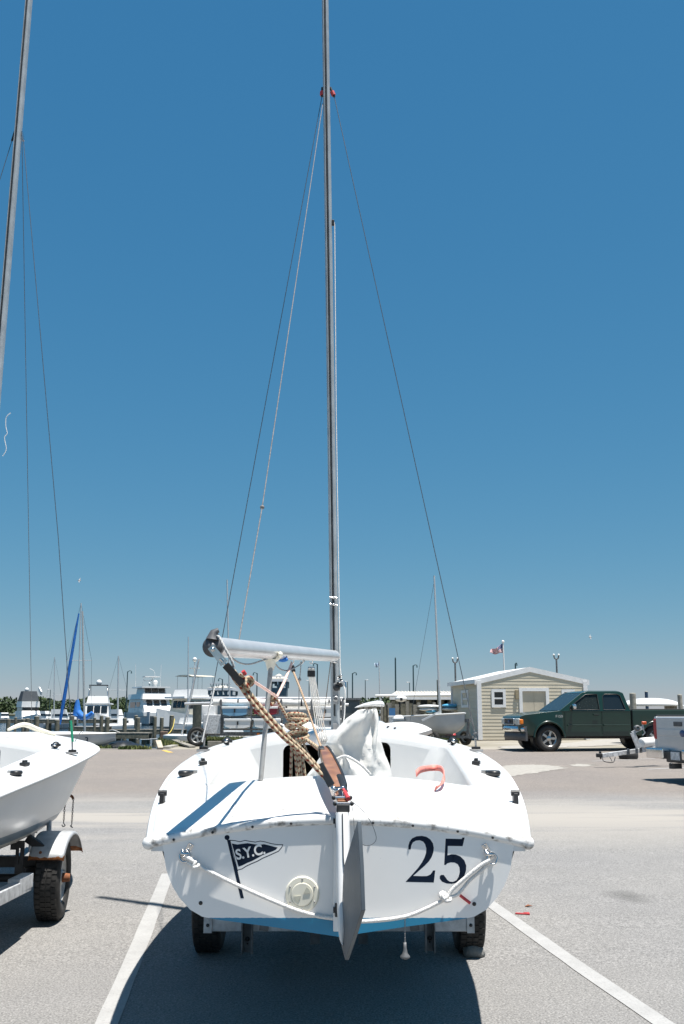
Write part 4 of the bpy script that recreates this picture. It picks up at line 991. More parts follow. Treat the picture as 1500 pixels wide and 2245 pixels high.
mb.tube(spline(p_, 6), [.012 + .012 * math.sin(k / 18 * 3.1) for k in range(19)], 10); mb.build('bow_fairlead', cream, boat2, world=True)
mb = MB(); mb.tube(spline([w2(-.1, 3.3, zdeck(0, 3.3) + .35), w2(.05, 3.25, zdeck(0, 3.25) + .03), w2(.3, 3.22, zdeck(.3, 3.22) + .01), w2(.5, 3.2, zdeck(.5, 3.2) + .01)], 6), .006, 6); mb.build('loose_line', rope_w, boat2, world=True)
# ================================================================== trailers
def tyre(parent, c, axis, r, w, rimm, spokes=5, name='wheel', world=True):
    F = aim(Vector(c), Vector(c) + Vector(axis)); e = bpy.data.objects.new(name, None); scene.collection.objects.link(e)
    e.parent = parent; e.empty_display_size = .1; FRAMES[e.name] = FRAMES[parent.name]
    h = w / 2
    mb = MB(); mb.lathe([(r * .60, -h * .72), (r * .66, -h * .92), (r * .80, -h), (r * .93, -h * .92), (r * .985, -h * .72), (r, -h * .45), (r, h * .45), (r * .985, h * .72), (r * .93, h * .92), (r * .80, h), (r * .66, h * .92), (r * .60, h * .72)], F, 40)
    n = 44
    for k in range(n):                                   # tread blocks
        for s_, z0 in ((-1, -.62), (1, .62), (0, -.2), (0, .22)):
            a = 2 * math.pi * (k + (.5 if s_ == 0 else 0)) / n
            mb.box((r + .002, 0, z0 * h), (.005, r * .11, h * (.36 if s_ else .34)), F @ Matrix.Rotation(a, 4, 'Z'))
    mb.build('tyre', rubber, e, world=world)
    mb = MB(); mb.lathe([(r * .615, -h * .74), (r * .60, -h * .6), (r * .52, -h * .3), (r * .5, h * .3), (r * .52, h * .45), (r * .60, h * .68), (r * .625, h * .78), (r * .60, h * .80)], F, 32)
    mb.lathe([(0, h * .30), (r * .5, h * .30)], F, 32, m=1)
    for k in range(spokes):
        T = F @ Matrix.Rotation(2 * math.pi * k / spokes, 4, 'Z'); mb.box((r * .31, 0, h * .46), (r * .5, r * .17, h * .3), T)
    mb.lathe([(r * .2, h * .34), (r * .2, h * .62), (r * .16, h * .74), (0, h * .76)], F, 20); mb.build('rim', [rimm, black_m], e, world=world)
    return e
rim_s = M('painted_steel_rim', (0.42, 0.42, 0.41), .45, .3, var=.2, scale=18)
rust = M('rusty_hub', (0.26, 0.09, 0.03), .85, scale=30, col2=(0.12, 0.05, 0.03))
tr1 = thing('boat_trailer', 'galvanised trailer with crossbeam carrying sailboat 25', 'trailer', (OX, 6.0, 0), 0, 'road trailers under the day sailers')
AY = 7.05
for a, sg in ((G(452, 2096), -1), (G(1034, 2099), 1)):
    x = P(452 if sg < 0 else 1034, 2060, AY - .2).x; tyre(tr1, (x, AY, .305), (sg, 0, 0), .305, .185, rim_s)
mb = MB(); mb.cyl((-.86, AY, .305), (.84, AY, .305), .03, n=12); mb.build('axle', black_m, tr1, world=True)
CB = 6.3; a, c = P(448, 2013, CB), P(1040, 2043, CB)
mb = MB(); mb.box(((a.x + c.x) / 2, CB + .03, (a.z + c.z) / 2), (c.x - a.x, .055, a.z - c.z)); mb.build('crossbeam', galv, tr1, world=True, bevel=.006)
for x0, x1 in ((447, 464), (1024, 1041)):
    a, c = P(x0, 2011, CB - .008), P(x1, 2046, CB - .008); mb = MB(); mb.box(((a.x + c.x) / 2, CB - .004, (a.z + c.z) / 2), (c.x - a.x, .006, a.z - c.z)); mb.ball(((a.x + c.x) / 2, CB - .01, (a.z + c.z) / 2), (.01, .006, .01), 8, 6, m=1); mb.build('light_bracket', [galv, black_m], tr1, world=True)
for x0, x1, py in ((530, 553, 2092), (932, 955, 2088)):
    a, c = P(x0, 2016, CB - .05), P(x1, py, CB - .05); mb = MB(); w = c.x - a.x
    for dx in (-.5, .5): mb.box(((a.x + c.x) / 2 + dx * (w - .008), CB - .03, (a.z + c.z) / 2), (.008, .06, a.z - c.z))
    mb.box(((a.x + c.x) / 2, CB - .006, (a.z + c.z) / 2), (w - .012, .006, a.z - c.z)); mb.ball(((a.x + c.x) / 2, CB - .012, (a.z + c.z) / 2 - .02), (.014, .008, .014), 10, 6, m=1); mb.ball(((a.x + c.x) / 2, CB - .012, c.z + .05), (.006, .008, .006), 8, 6, m=1)
    mb.build('bunk_bracket', [galv_d, black_m], tr1, world=True)
for x0, x1 in ((680, 702), (786, 807)):
    a, c = P(x0, 2040, 6.8), P(x1, 2071, 6.8); mb = MB(); mb.box(((a.x + c.x) / 2, 6.83, (a.z + c.z) / 2), (c.x - a.x, .05, a.z - c.z)); mb.build('keel_roller_bracket', galv_d, tr1, world=True)
for sg in (-1, 1):
    mb = MB(); mb.bar((sg * .62, 6.4, .37), (sg * .5, 9.2, .40), .06, .09); mb.build('frame_rail', galv_d, tr1, world=True)
    mb = MB(); mb.bar((sg * .38 + OX, 5.55, .61), (sg * .36 + OX, 8.3, .52), .05, .10); mb.build('bunk', plank_m, tr1, world=True)
    for yy_ in (5.9, 7.6):
        mb = MB(); mb.bar((sg * .42 + OX, yy_, .36), (sg * .40 + OX, yy_, .54), .05, .05); mb.build('bunk_post', galv_d, tr1, world=True)
mb = MB(); mb.bar((OX, 9.0, .40), (OX, 11.4, .46), .08, .10); mb.build('tongue', galv_d, tr1, world=True)
mb = MB(); mb.bar((OX, 10.3, .42), (OX, 10.15, 1.1), .07, .07); mb.build('winch_post', galv_d, tr1, world=True)
mb = MB(); mb.bar((OX - .55, 9.2, .40), (OX, 9.25, .40), .06, .08); mb.bar((OX + .55, 9.2, .40), (OX, 9.25, .40), .06, .08); mb.build('front_crossbeam', galv_d, tr1, world=True)
mb = MB(); mb.cyl((OX, 11.3, 0.03), (OX, 11.3, .62), .03); mb.build('jockey_leg', galv_d, tr1, world=True)
# stone wedged at the right wheel
st_m = M('grey_stone', (0.22, 0.215, 0.20), .9, var=.25, scale=14, bump=.5)
def stone(c, r, seed):
    mb = MB(); n, k = 14, 9; vs = []
    mb.ball((0, 0, 0), (1, 1, 1), n, k)
    mb.v = [tuple(Vector(c) + Vector((p[0] * r[0], p[1] * r[1], max(p[2], -.8) * r[2])) * (1 + .28 * noise.noise(Vector(p) * 1.3 + Vector((seed, 0, 0))))) for p in mb.v]; return mb
g = G(1036, 2098); o = stone((g.x + .01, g.y + .02, .035), (.075, .06, .045), 3).build('stone', st_m); tag(o, 'grey stone wedged behind the trailer wheel under the 25', 'stone')
g = G(1146, 2005); mb = MB(); mb.box((0, 0, .006), (.11, .022, .010), place(Vector((g.x, g.y, gz(g.y))), -.25)); mb.box((.03, .006, .013), (.045, .014, .006), place(Vector((g.x, g.y, gz(g.y))), -.1)); o = mb.build('plastic_shard', red_m, bevel=.002); tag(o, 'small broken red plastic shard on the asphalt by the bay line', 'debris')
g = G(1159, 1988); mb = MB(); mb.add([(-.03, -.012, .002), (0, -.018, .012), (.035, 0, .006), (0, .02, .014), (-.025, .012, .004)], [(0, 1, 2, 3, 4)], 0, False, Matrix.Translation((g.x, g.y, gz(g.y)))); o = mb.build('dry_leaf', rust, solid=.002); tag(o, 'tiny brown dry leaf on the asphalt near the red shard', 'leaf')

# --- trailer of the second boat
tr2_ = thing('boat_trailer', 'trailer with rusty galvanised fender under the cut-off sailboat', 'trailer', (-2.7, 7.7, gz(7.7)), 0, 'road trailers under the day sailers')
wy = 7.95; wx = P(98, 1960, wy - .2).x; wz = gz(wy) + .30
tyre(tr2_, (wx, wy, wz), (1, .10, 0), .30, .19, rim_s)
mb = MB(); mb.cyl((wx + .07, wy, wz), (wx + .125, wy + .012, wz), .035, .028, n=14); mb.build('hub_cap', rust, tr2_, world=True)
mb = MB(); mb.ball(P(113, 2003, wy - .1) + Vector((0, -.05, .02)), (.02, .02, .03), 10, 6); mb.build('valve_reflection_weight', steel, tr2_, world=True) if False else None
m_f, nt, b = raw('galvanised_fender_rusting_at_its_edge', .45, .35)
co = coord(nt); sx = nt.nodes.new('ShaderNodeSeparateXYZ'); nt.links.new(co, sx.inputs[0]); n1 = nz(nt, co, 9, 5)
edge = mth(nt, 'LESS_THAN', mth(nt, 'ADD', sx.outputs['Z'], mth(nt, 'MULTIPLY', n1, .10)), wz - gz(7.7) + .235)
c = mixc(nt, ramp(nt, nz(nt, co, 14, 5), [(.3, (.40, .41, .42)), (.7, (.56, .57, .58))]), ramp(nt, nz(nt, co, 40, 4), [(.3, (.16, .05, .015)), (.7, (.40, .15, .045))]), edge)
nt.links.new(c, b.inputs['Base Color'])
mb = MB(); rings = []
for k in range(15):
    a = R(28 + 122 * k / 14); rr_ = .335; prof = [(-.125, .94), (-.12, .985), (-.105, 1.0), (.105, 1.0), (.125, .985), (.135, .93)]
    rings.append([Vector((wx + u + .01, wy - rr_ * math.cos(math.pi - a) * f_ * (-1 if False else 1) * 1.0, wz + .0 + rr_ * math.sin(a) * f_)) for u, f_ in prof])
mb.loft(rings, closed=False, caps=False); fd = mb.build('fender', m_f, tr2_, world=True, solid=.006)
mb = MB(); p = Vector((wx - .03, wy - .262, wz + .215)); mb.ball(p, (.012, .008, .012), 10, 6); mb.build('fender_bolt', rust, fd, world=True)
# frame: side rail, cross tube, uprights
mb = MB(); mb.bar(P(58, 1938, 7.3), P(-60, 1995, 6.2), .075, .085); mb.build('rear_rail', galv, tr2_, world=True, bevel=.006)
mb = MB(); mb.bar(P(60, 1929, 7.32), P(30, 1944, 7.02), .085, .095); mb.build('rail_sleeve', galv, tr2_, world=True, bevel=.006)
a, c = P(37, 1843, 7.6), P(51, 1915, 7.6)
mb = MB(); mb.plate(rrect(a.x, c.x, c.z, a.z, .005), [rrect(a.x + .022, a.x + .033, a.z - .16, a.z - .05, .005)], .012, Matrix.Translation((0, 7.6, 0)) @ FACE); mb.build('bunk_bracket', black_m, tr2_, world=True)
a, c = P(28, 1850, 7.62), P(38, 1860, 7.62); mb = MB(); mb.box((a + c) / 2, (.05, .05, .045)); mb.build('bracket_clamp', black_m, tr2_, world=True)
mb = MB(); mb.bar(P(60, 1837, 7.75), P(95, 1860, 7.75), .05, .055); mb.build('diagonal_brace', black_m, tr2_, world=True)
mb = MB(); mb.bar(P(-120, 1889, 7.9), P(80, 1889, 7.9), .05, .075); mb.build('cross_tube', black_m, tr2_, world=True)
mb = MB(); mb.bar(P(48, 1912, 7.6), P(70, 1907, 7.9), .05, .05); mb.build('outrigger', black_m, tr2_, world=True)
mb = MB(); mb.cyl((wx - .08, wy, wz), (wx - .9, wy - .05, wz), .03); mb.build('axle', black_m, tr2_, world=True)
for k in range(2):
    mb = MB(); c = P(38 + 14 * k, 1953, 7.5); mb.ball(c, (.02, .02, .02), 10, 6); mb.build('u_bolt_nut', rust, tr2_, world=True)
mb = MB(); mb.cyl((P(107, 1856, wy + .2).x, wy + .2, P(107, 1861, wy + .2).z), P(108, 1800, wy + .2), .019, n=14); mb.box(P(105, 1856, wy + .2), (.07, .07, .03), m=1); mb.build('guide_post', [galv, black_m], tr2_, world=True)
tyre(tr2_, (wx - 1.35, wy - .1, wz), (-1, -.10, 0), .30, .19, rim_s)
mb = MB(); mb.bar((wx - .68, 7.6, .50), (-3.38, 11.6, .55), .08, .08); mb.build('tongue', galv_d, tr2_, world=True)
mb = MB(); mb.cyl((-3.36, 11.3, gz(11.3)), (-3.36, 11.3, .7), .03); mb.build('jockey_leg', galv_d, tr2_, world=True)
# safety chains with hooks
for (x, ya, yb_), seed in (((142, 1768, 1800), 1), ((161, 1752, 1802), 2)):
    cy = 9.6; e = thing('safety_chain', 'short hanging chain with hook, rusty at its link' if seed == 1 else 'longer hanging chain with hook in front of the sandy drift', 'chain', P(x, yb_, cy), 0, 'trailer safety chains')
    n = int((yb_ - ya) / 4.2); mb = MB()
    for k in range(n + 1):
        p = P(x - .3 * k, ya + (yb_ - ya) * k / n, cy); mb.torus(Matrix.Translation(p) @ Matrix.Rotation(R(90), 4, 'X') @ Matrix.Rotation(R(25 + 90 * (k % 2)), 4, 'Y') @ Matrix.Diagonal((.62, 1, 1, 1)), .0125, .0032, 10, 6)
    mb.build('links', black_m, e, world=True)
    x2 = x - .3 * n; mb = MB(); mb.tube(spline([P(x2, yb_, cy), P(x2, yb_ + 5, cy), P(x2 + (3 if seed == 1 else -2), yb_ + 10, cy), P(x2 + (-2 if seed == 1 else 2), yb_ + 12, cy), P(x2 - (4 if seed == 1 else 4), yb_ + 8, cy)], 5), .0045, 8); mb.build('hook', galv_d, e, world=True)
    mb = MB(); mb.tube([P(x, ya, cy), P(x - 2, ya - 5, cy), P(x - 12, ya - 12, cy + .05)], .012, 8); mb.build('chain_eye', rust, e, world=True)
# ================================================================== pickup trucks (front at x = 0, tail at x = -5.7, z = 0 on the ground)
green = M('dark_green_car_paint', (0.005, 0.026, 0.017), 0.3, 0.0, var=.1, scale=2, coat=0.45)
silver = M('silver_car_paint', (0.50, 0.51, 0.52), 0.35, 0.5, var=.05, scale=2, coat=0.7)
chrome = M('chrome', (0.72, 0.72, 0.72), 0.12, 1.0, var=.05, scale=8)
grey_pl = M('grey_bumper_plastic', (0.075, 0.075, 0.078), 0.6, var=.12, scale=9)
lampg = M('clear_lamp', (0.60, 0.60, 0.54), 0.12, var=.1, scale=12, coat=.6)
m_gl, nt, b = raw('tinted_car_glass', 0.03); b.inputs['Base Color'].default_value = (0.10, 0.13, 0.125, 1); b.inputs['Transmission Weight'].default_value = 0.82; b.inputs['IOR'].default_value = 1.3
alloy = M('alloy_wheel', (0.55, 0.54, 0.52), 0.25, 0.85, var=.1, scale=14)
def arc(cx, cz, r, a0, a1, n=12): return [(cx + r * math.cos(R(a0 + (a1 - a0) * i / n)), cz + r * math.sin(R(a0 + (a1 - a0) * i / n))) for i in range(n + 1)]
XZ = Matrix(((1, 0, 0, 0), (0, 0, 1, 0), (0, 1, 0, 0), (0, 0, 0, 1)))       # (x, z, depth) -> (x, depth, z)
def pickup(name, label, loc, rz, paint, badge, lifted=0.0, rear_only=False):
    t = thing(name, label, 'truck', loc, rz, 'pickup trucks')
    WX1, WX2, WR, AR = -.95, -4.48, .40, .475
    # nose and cab lower body
    lo = [(-.10, .60), (-.02, .64), (-.02, .98), (-.07, 1.06), (-.22, 1.12), (-.75, 1.19), (-1.38, 1.25), (-3.66, 1.25), (-3.66, .50), (-3.4, .47), (-1.55, .47)] + arc(WX1, .42, AR, 5, 175)[::-1][::-1] + [(-.45 + .0, .46)]
    side = [(-.10, .58), (-.02, .64), (-.02, .98), (-.07, 1.06), (-.22, 1.12), (-.75, 1.19), (-1.38, 1.25), (-3.66, 1.25), (-3.66, .47), (WX1 - AR - .02, .46)] + arc(WX1, .42, AR, 175, 5)[0:] + [(-.45, .47)]
    def bulge(p):           # rounds the nose in plan and tucks the sill in
        x, z, y = p; f = max(0, (x + .55) / .55); k = 1 - .16 * f * f - .05 * max(0, (.62 - z) / .2) - .035 * max(0, (z - 1.1) / .15)
        return (x, z, y * k)
    mb = MB(); vs_top = mb.plate(side, [], 1.96, None, fn=bulge, z0=-.98); mb.v = [(p[0], p[2], p[1]) for p in mb.v]
    body = mb.build('body', paint, t, bevel=.045, seg=3)
    for sg in (-1, 1):
        # bed sides with wheel arch
        bs_ = [(-3.70, 1.27), (-5.68, 1.27), (-5.70, .62), (-5.5, .56), (WX2 - AR - .02, .50)] + arc(WX2, .42, AR, 175, 5) + [(-3.70, .50)]
        mb = MB(); mb.plate(bs_, [], .09, None, z0=0); mb.v = [(p[0], sg * (.89 + p[2]), p[1]) for p in mb.v]; mb.build('bed_side', paint, t, bevel=.03, seg=2)
        mb = MB(); mb.tube([(-3.72, sg * .93, 1.285), (-5.66, sg * .93, 1.285)], .03, 8, flat=.6); mb.build('bed_rail', black, t)
        # flares
        for wx_ in (WX1, WX2):
            mb = MB(); mb.tube([Vector((p[0], sg * .965, p[1])) for p in arc(wx_, .42, AR + .015, 2, 178, 18)], .035, 8); mb.build('wheel_arch', paint, body)
        # cab side frame with window openings; leans in towards the roof
        cs2 = [(-1.28, 1.22), (-2.12, 1.80), (-2.30, 1.845), (-3.36, 1.845), (-3.50, 1.79), (-3.66, 1.22)]
        w1 = [(-1.66, 1.27), (-1.66, 1.36), (-2.24, 1.745), (-2.62, 1.755), (-2.64, 1.27)]; w2_ = [(-2.76, 1.27), (-2.80, 1.70), (-2.88, 1.755), (-3.30, 1.755), (-3.38, 1.71), (-3.50, 1.30), (-3.45, 1.27)]
        lean = lambda z: .955 - .26 * max(0, z - 1.22)
        mb = MB(); mb.plate(cs2, [w1, w2_], .06, None); mb.v = [(p[0], sg * (lean(p[1]) - .06 + p[2]), p[1]) for p in mb.v]; mb.build('cab_side', paint, t, bevel=.012)
        for w_, nm in ((w1, 'door_window'), (w2_, 'quarter_window')):
            mb = MB(); mb.plate(w_, [], .008, None); mb.v = [(p[0], sg * (lean(p[1]) - .035 + p[2]), p[1]) for p in mb.v]; mb.build(nm, m_gl if w_ is w1 else glass_d, t)
            mb = MB(); pz = [(p[0], sg * (lean(p[1]) + .002), p[1]) for p in w_]; mb.tube([Vector(p) for p in (pz + [pz[0]])], .012, 6); mb.build('window_trim', chrome if False else black, t)
        # door seams, moulding, handle, mirror
        for pts in ([(-1.48, .55), (-1.48, 1.2)], [(-2.70, .52), (-2.70, 1.25)], [(-3.68, .5), (-3.68, 1.26)]):
            mb = MB(); mb.tube([Vector((p[0], sg * .978, p[1])) for p in pts], .006, 6); mb.build('door_seam', black, body)
        for a_, c_ in ((-1.55, -2.66), (-2.74, -3.60)):
            mb = MB(); mb.box(((a_ + c_) / 2, sg * .985, .80), (abs(c_ - a_), .02, .045)); mb.build('side_moulding', paint, body, bevel=.006)
        mb = MB(); mb.box((-2.50, sg * .985, 1.12), (.17, .025, .045)); mb.box((-2.50, sg * .99, 1.135), (.15, .025, .015), m=1); mb.build('door_handle', [black, paint], body, bevel=.006)
        mb = MB(); mb.box((-1.74, sg * 1.09, 1.37), (.11, .20, .17)); mi_ = mb.build('wing_mirror', chrome, t, bevel=.05, seg=3); mb = MB(); mb.bar((-1.72, sg * .93, 1.29), (-1.74, sg * 1.02, 1.33), .05, .05); mb.build('mirror_arm', black, t)
        # lamps
        mb = MB(); mb.box((-.045, sg * .685, .91), (.09, .34, .20)); hl = mb.build('headlight', lampg, t, bevel=.03, seg=3); mb = MB(); mb.box((-.10, sg * .855, .91), (.13, .07, .15)); mb.build('indicator', orange, t, bevel=.025, seg=3)
        mb = MB(); mb.box((-5.69, sg * .90, 1.02), (.05, .13, .40)); mb.build('tail_lamp', M('red_lens', (.35, .02, .02), .2), t, bevel=.012)
        for wx_ in (WX1, WX2):
            tyre(t, (wx_, sg * .83, WR), (0, sg, 0), WR, .24, alloy, world=False)
            mb = MB(); mb.cyl((wx_, sg * .45, .42), (wx_, sg * .70, .42), AR - .02, n=24); mb.build('wheel_well', black_m, t)
    # roof, windscreen, rear window
    mb = MB(); ring = lambda z, w, x0, x1: [(x0, -w, z), (x1, -w, z), (x1, w, z), (x0, w, z)]
    mb.loft([ring(1.80, .80, -3.50, -2.12), ring(1.845, .765, -3.40, -2.28), ring(1.865, .70, -3.30, -2.40)], smooth=False); mb.build('roof', paint, t, bevel=.03, seg=3)
    mb = MB(); mb.add([(-1.33, -.88, 1.25), (-1.33, .88, 1.25), (-2.13, .77, 1.795), (-2.13, -.77, 1.795)], [(0, 1, 2, 3)]); mb.build('windscreen', m_gl, t, solid=.008)
    mb = MB(); mb.add([(-3.64, -.86, 1.28), (-3.64, .86, 1.28), (-3.50, .77, 1.78), (-3.50, -.77, 1.78)], [(0, 1, 2, 3)]); mb.build('rear_window', glass_d, t, solid=.008)
    for y_ in (-.40, .40):
        mb = MB(); mb.box((-2.72, y_, 1.42), (.14, .48, .46)); mb.box((-2.74, y_, 1.70), (.09, .26, .15)); mb.build('seat', M('dark_seat_cloth', (.03, .03, .033), .9), t, bevel=.03)
    mb = MB(); mb.box((-1.66, 0, 1.24), (.5, 1.6, .10)); mb.build('dashboard', black, t, bevel=.03)
    mb = MB(); mb.torus(Matrix.Translation((-1.98, -.40, 1.36)) @ Matrix.Rotation(R(65), 4, 'Y'), .18, .016, 20, 8); mb.build('steering_wheel', black, t)
    # grille, bumpers
    mb = MB(); mb.plate(rrect(-.50, .50, .80, 1.02, .06), [rrect(-.46, .46, .835, .985, .04)], .05, None); mb.v = [(-.02 + p[2], p[0], p[1]) for p in mb.v]; mb.build('grille_surround', chrome, t, bevel=.008)
    mb = MB(); mb.box((-.01, 0, .91), (.03, .92, .15)); 
    gr_ = mb.build('grille', black, t)
    for k in range(4): mb = MB(); mb.box((.012, 0, .855 + .036 * k), (.02, .92, .010)); mb.build('grille_bar', grey_pl, gr_)
    mb = MB(); mb.ball((.03, 0, .91), (.012, .10, .042), 14, 8); mb.build('oval_badge', M('blue_badge', (.03, .06, .16), .3), gr_)
    def bump(x0, z0, z1, w, mat, nm):
        mb = MB(); rings = []
        for i in range(13):
            y_ = -w + 2 * w * i / 12; f = (abs(y_) / w) ** 3; rings.append([(x0 - .20 * f, y_, z0), (x0 + .10 - .22 * f, y_, z0), (x0 + .12 - .22 * f, y_, (z0 + z1) / 2), (x0 + .09 - .22 * f, y_, z1), (x0 - .20 * f, y_, z1)])
        mb.loft(rings); mb.build(nm, mat, t)
    bump(-.03, .60, .77, .97, chrome, 'front_bumper'); bump(-.06, .33, .595, .93, grey_pl, 'front_valance')
    mb = MB(); mb.box((-5.72, 0, .92), (.06, 1.60, .68)); tg = mb.build('tailgate', paint, t, bevel=.02)
    mb = MB(); mb.box((-5.754, 0, .96), (.012, 1.50, .14)); mb.build('tailgate_panel', paint, tg, bevel=.005)
    F = aim(Vector((-5.760, -.10, .95)), Vector((-6.9, -.10, .95))); mb = MB(); mb.lathe([(0, .012), (.05, .012), (.062, .004), (.068, 0)], F @ Matrix.Diagonal((1, 1.75 if False else 1, 1, 1)) @ Matrix.Diagonal((1.0, 1, 1, 1)), 20); mb.v = [(p[0], (p[1] + .0) * 1.0, p[2]) for p in mb.v]; mb.v = [(x, y * 1.55, z) for x, y, z in mb.v]; mb.build('oval_badge', [M('blue_badge', (.03, .06, .16), .3)], tg)
    mb = MB(); mb.box((-5.757, .0, 1.13), (.02, .28, .09)); mb.build('tailgate_handle', grey_pl, tg, bevel=.01)
    for sg in (-1, 1): mb = MB(); mb.box((-5.84, sg * .64, .55), (.18, .62, .20)); mb.build('rear_bumper', chrome if paint is silver else chrome, t, bevel=.03, seg=3)
    mb = MB(); mb.box((-5.79, 0, .50), (.12, .68, .22)); mb.build('step_recess', black, t, bevel=.02)
    mb = MB(); mb.box((-5.853, 0, .52), (.006, .31, .155)); mb.build('number_plate', M('pale_number_plate', (.55, .56, .56), .4, var=.25, scale=18), t)
    mb = MB(); mb.box((-5.86, 0, .33), (.22, .10, .10)); mb.ball((-5.95, 0, .36), .04, 10, 8); mb.build('tow_hitch', black_m, t)
    mb = MB(); mb.box((-3.74, 0, 1.0), (.06, 1.78, .52)); mb.box((-4.7, 0, .74), (1.95, 1.78, .05)); mb.build('bed_floor', black, t)
    mb = MB(); mb.box((-3.0, 0, .46), (5.0, 1.0, .16)); mb.build('chassis', black_m, t)
    if badge:
        vs_, fs_ = text_mesh(badge, .11, .001); 
        for sg in (-1,1):
            mb = MB(); mb.add([(-x * sg * -1 if False else x, y, z) for x, y, z in vs_], fs_, 0, False, Matrix.Translation((-1.28, sg * .985, 1.07)) @ Matrix(((-sg * -1, 0, 0, 0), (0, 0, -1, 0), (0, 1, 0, 0), (0, 0, 0, 1))) @ Matrix.Diagonal((1.1 if sg > 0 else 1.1, 1, 1, 1)))
            if sg > 0: mb.v = [(-2.56 - p[0], p[1], p[2]) for p in mb.v]
            mb.build('wing_badge', chrome, body)
    return t
# driver's side of a truck that faces -X is its -Y side here: the truck is built facing +X, then turned
g = G(1203, 1648); hdg = R(180 + 9)
f = Vector((math.cos(hdg), math.sin(hdg), 0)); left = Vector((-f.y, f.x, 0)); TS = 1.0
loc = Vector((g.x, g.y, 0)) + f * .95 - left * .83; loc.z = gz(g.y)
TY = pickup('pickup_truck', 'dark green pickup truck parked in front of the beige shed', loc, hdg, green, 'F150')
# the driver, a silhouette behind the glass, its shade put into one dark colour
drv = bpy.data.meshes.new('person'); 
Td = place(loc, hdg)
jv = [(-2.50, .40, 1.05), (-2.52, .40, 1.25), (-2.55, .40, 1.42), (-2.54, .40, 1.52), (-2.52, .40, 1.60), (-2.50, .40, 1.70), (-2.54, .62, 1.41), (-2.40, .66, 1.22), (-2.14, .55, 1.30), (-2.54, .18, 1.41), (-2.40, .14, 1.22), (-2.14, .26, 1.30)]
je = [(0, 1), (1, 2), (2, 3), (3, 4), (4, 5), (2, 6), (6, 7), (7, 8), (2, 9), (9, 10), (10, 11)]
drv.from_pydata([tuple(Vector(v) - Vector((-2.5, .4, 1.05))) for v in jv], je, []); person = bpy.data.objects.new('person', drv); scene.collection.objects.link(person)
person.location = Td @ Vector((-2.5, .4, 1.05)); person.rotation_euler = (0, 0, hdg)
drv.materials.append(M('driver_silhouette', (.04, .035, .03), .9))
sk = person.modifiers.new('skin', 'SKIN'); rad = [.15, .15, .15, .06, .085, .085, .07, .05, .035, .07, .05, .035]
for v_, r_ in zip(drv.skin_vertices[0].data, rad): v_.radius = (r_, r_)
drv.skin_vertices[0].data[0].use_root = True
sb_ = person.modifiers.new('sub', 'SUBSURF'); sb_.levels = 1; sb_.render_levels = 1
tag(person, 'dark silhouetted person sitting at the wheel of the green pickup', 'person')
# silver truck: only its tail stands in the picture
hd2 = R(14); f2 = Vector((math.cos(hd2), math.sin(hd2), 0)); l2 = Vector((-f2.y, f2.x, 0))
tc = P(1429, 1600, 21.0); loc2 = Vector((tc.x, tc.y, 0)) + f2 * 5.75 - l2 * .97; loc2.z = gz(20.2)
pickup('pickup_truck', 'silver pickup truck seen from its tailgate beside the low trailer', loc2, hd2, silver, None)
# low trailer whose tongue points left
lt = thing('low_trailer', 'low galvanised trailer with winch post between the two pickup trucks', 'trailer', G(1320, 1668))
Yt = 24.6
def q(px, py, dy=0.0): return P(px, py, Yt + dy)
mb = MB(); mb.bar(q(1318, 1657), q(1500, 1632, .6), .075, .10); mb.build('tongue', galv, lt, world=True, bevel=.006)
mb = MB(); mb.box(q(1314, 1656), (.14, .10, .09)); mb.tube([q(1316, 1660), q(1318, 1664)], .02, 8); mb.box(q(1316, 1651), (.05, .05, .08)); mb.build('coupler', black_m, lt, world=True, bevel=.01)
mb = MB(); mb.bar(q(1401, 1640), q(1387, 1606), .07, .11); mb.bar(q(1386, 1607), q(1411, 1594), .05, .07); mb.build('winch_post', galv, lt, world=True)
mb = MB(); mb.lathe([(.03, -.05), (.07, -.05), (.05, 0), (.07, .05), (.03, .05)], Matrix.Translation(q(1397, 1596)) @ Matrix.Rotation(R(90), 4, 'X'), 16); mb.build('winch', galv_d, lt, world=True)
mb = MB(); mb.tube(spline([q(1411, 1594), q(1411, 1600), q(1414, 1606), q(1409, 1612)], 4), .012, 6); mb.tube([q(1410, 1597), q(1409, 1588)], .02, 8); mb.build('lamp_stalk', galv, lt, world=True)
mb = MB(); mb.box(q(1412, 1585), (.11, .08, .07)); mb.build('side_marker_lamp', M('red_orange_lens', (.62, .09, .02), .3), lt, world=True, bevel=.015)
mb = MB(); mb.tube(spline([q(1321, 1660), q(1323, 1668, -.1), q(1332, 1671, -.15), q(1345, 1671, -.1), q(1349, 1660)], 5), .010, 6); mb.tube([q(1337, 1659), q(1342, 1669, -.1)], .01, 6); mb.build('safety_chain', black_m, lt, world=True)
for px in (1378, 1396, 1405): mb = MB(); c = q(px, 1650 - (px - 1318) * .137 + 6, .1); mb.box(c, (.03, .12, .14)); mb.build('u_bolt', galv_d, lt, world=True)
tyre(lt, P(1530, 1640, 25.6), (0, -1, 0), .30, .18, rim_s)
mb = MB(); mb.box(P(1350, 1655, Yt - .06) + Vector((0, 0, .0)), (.10, .02, .06)); mb.build('label_plate', white_p, lt, world=True)
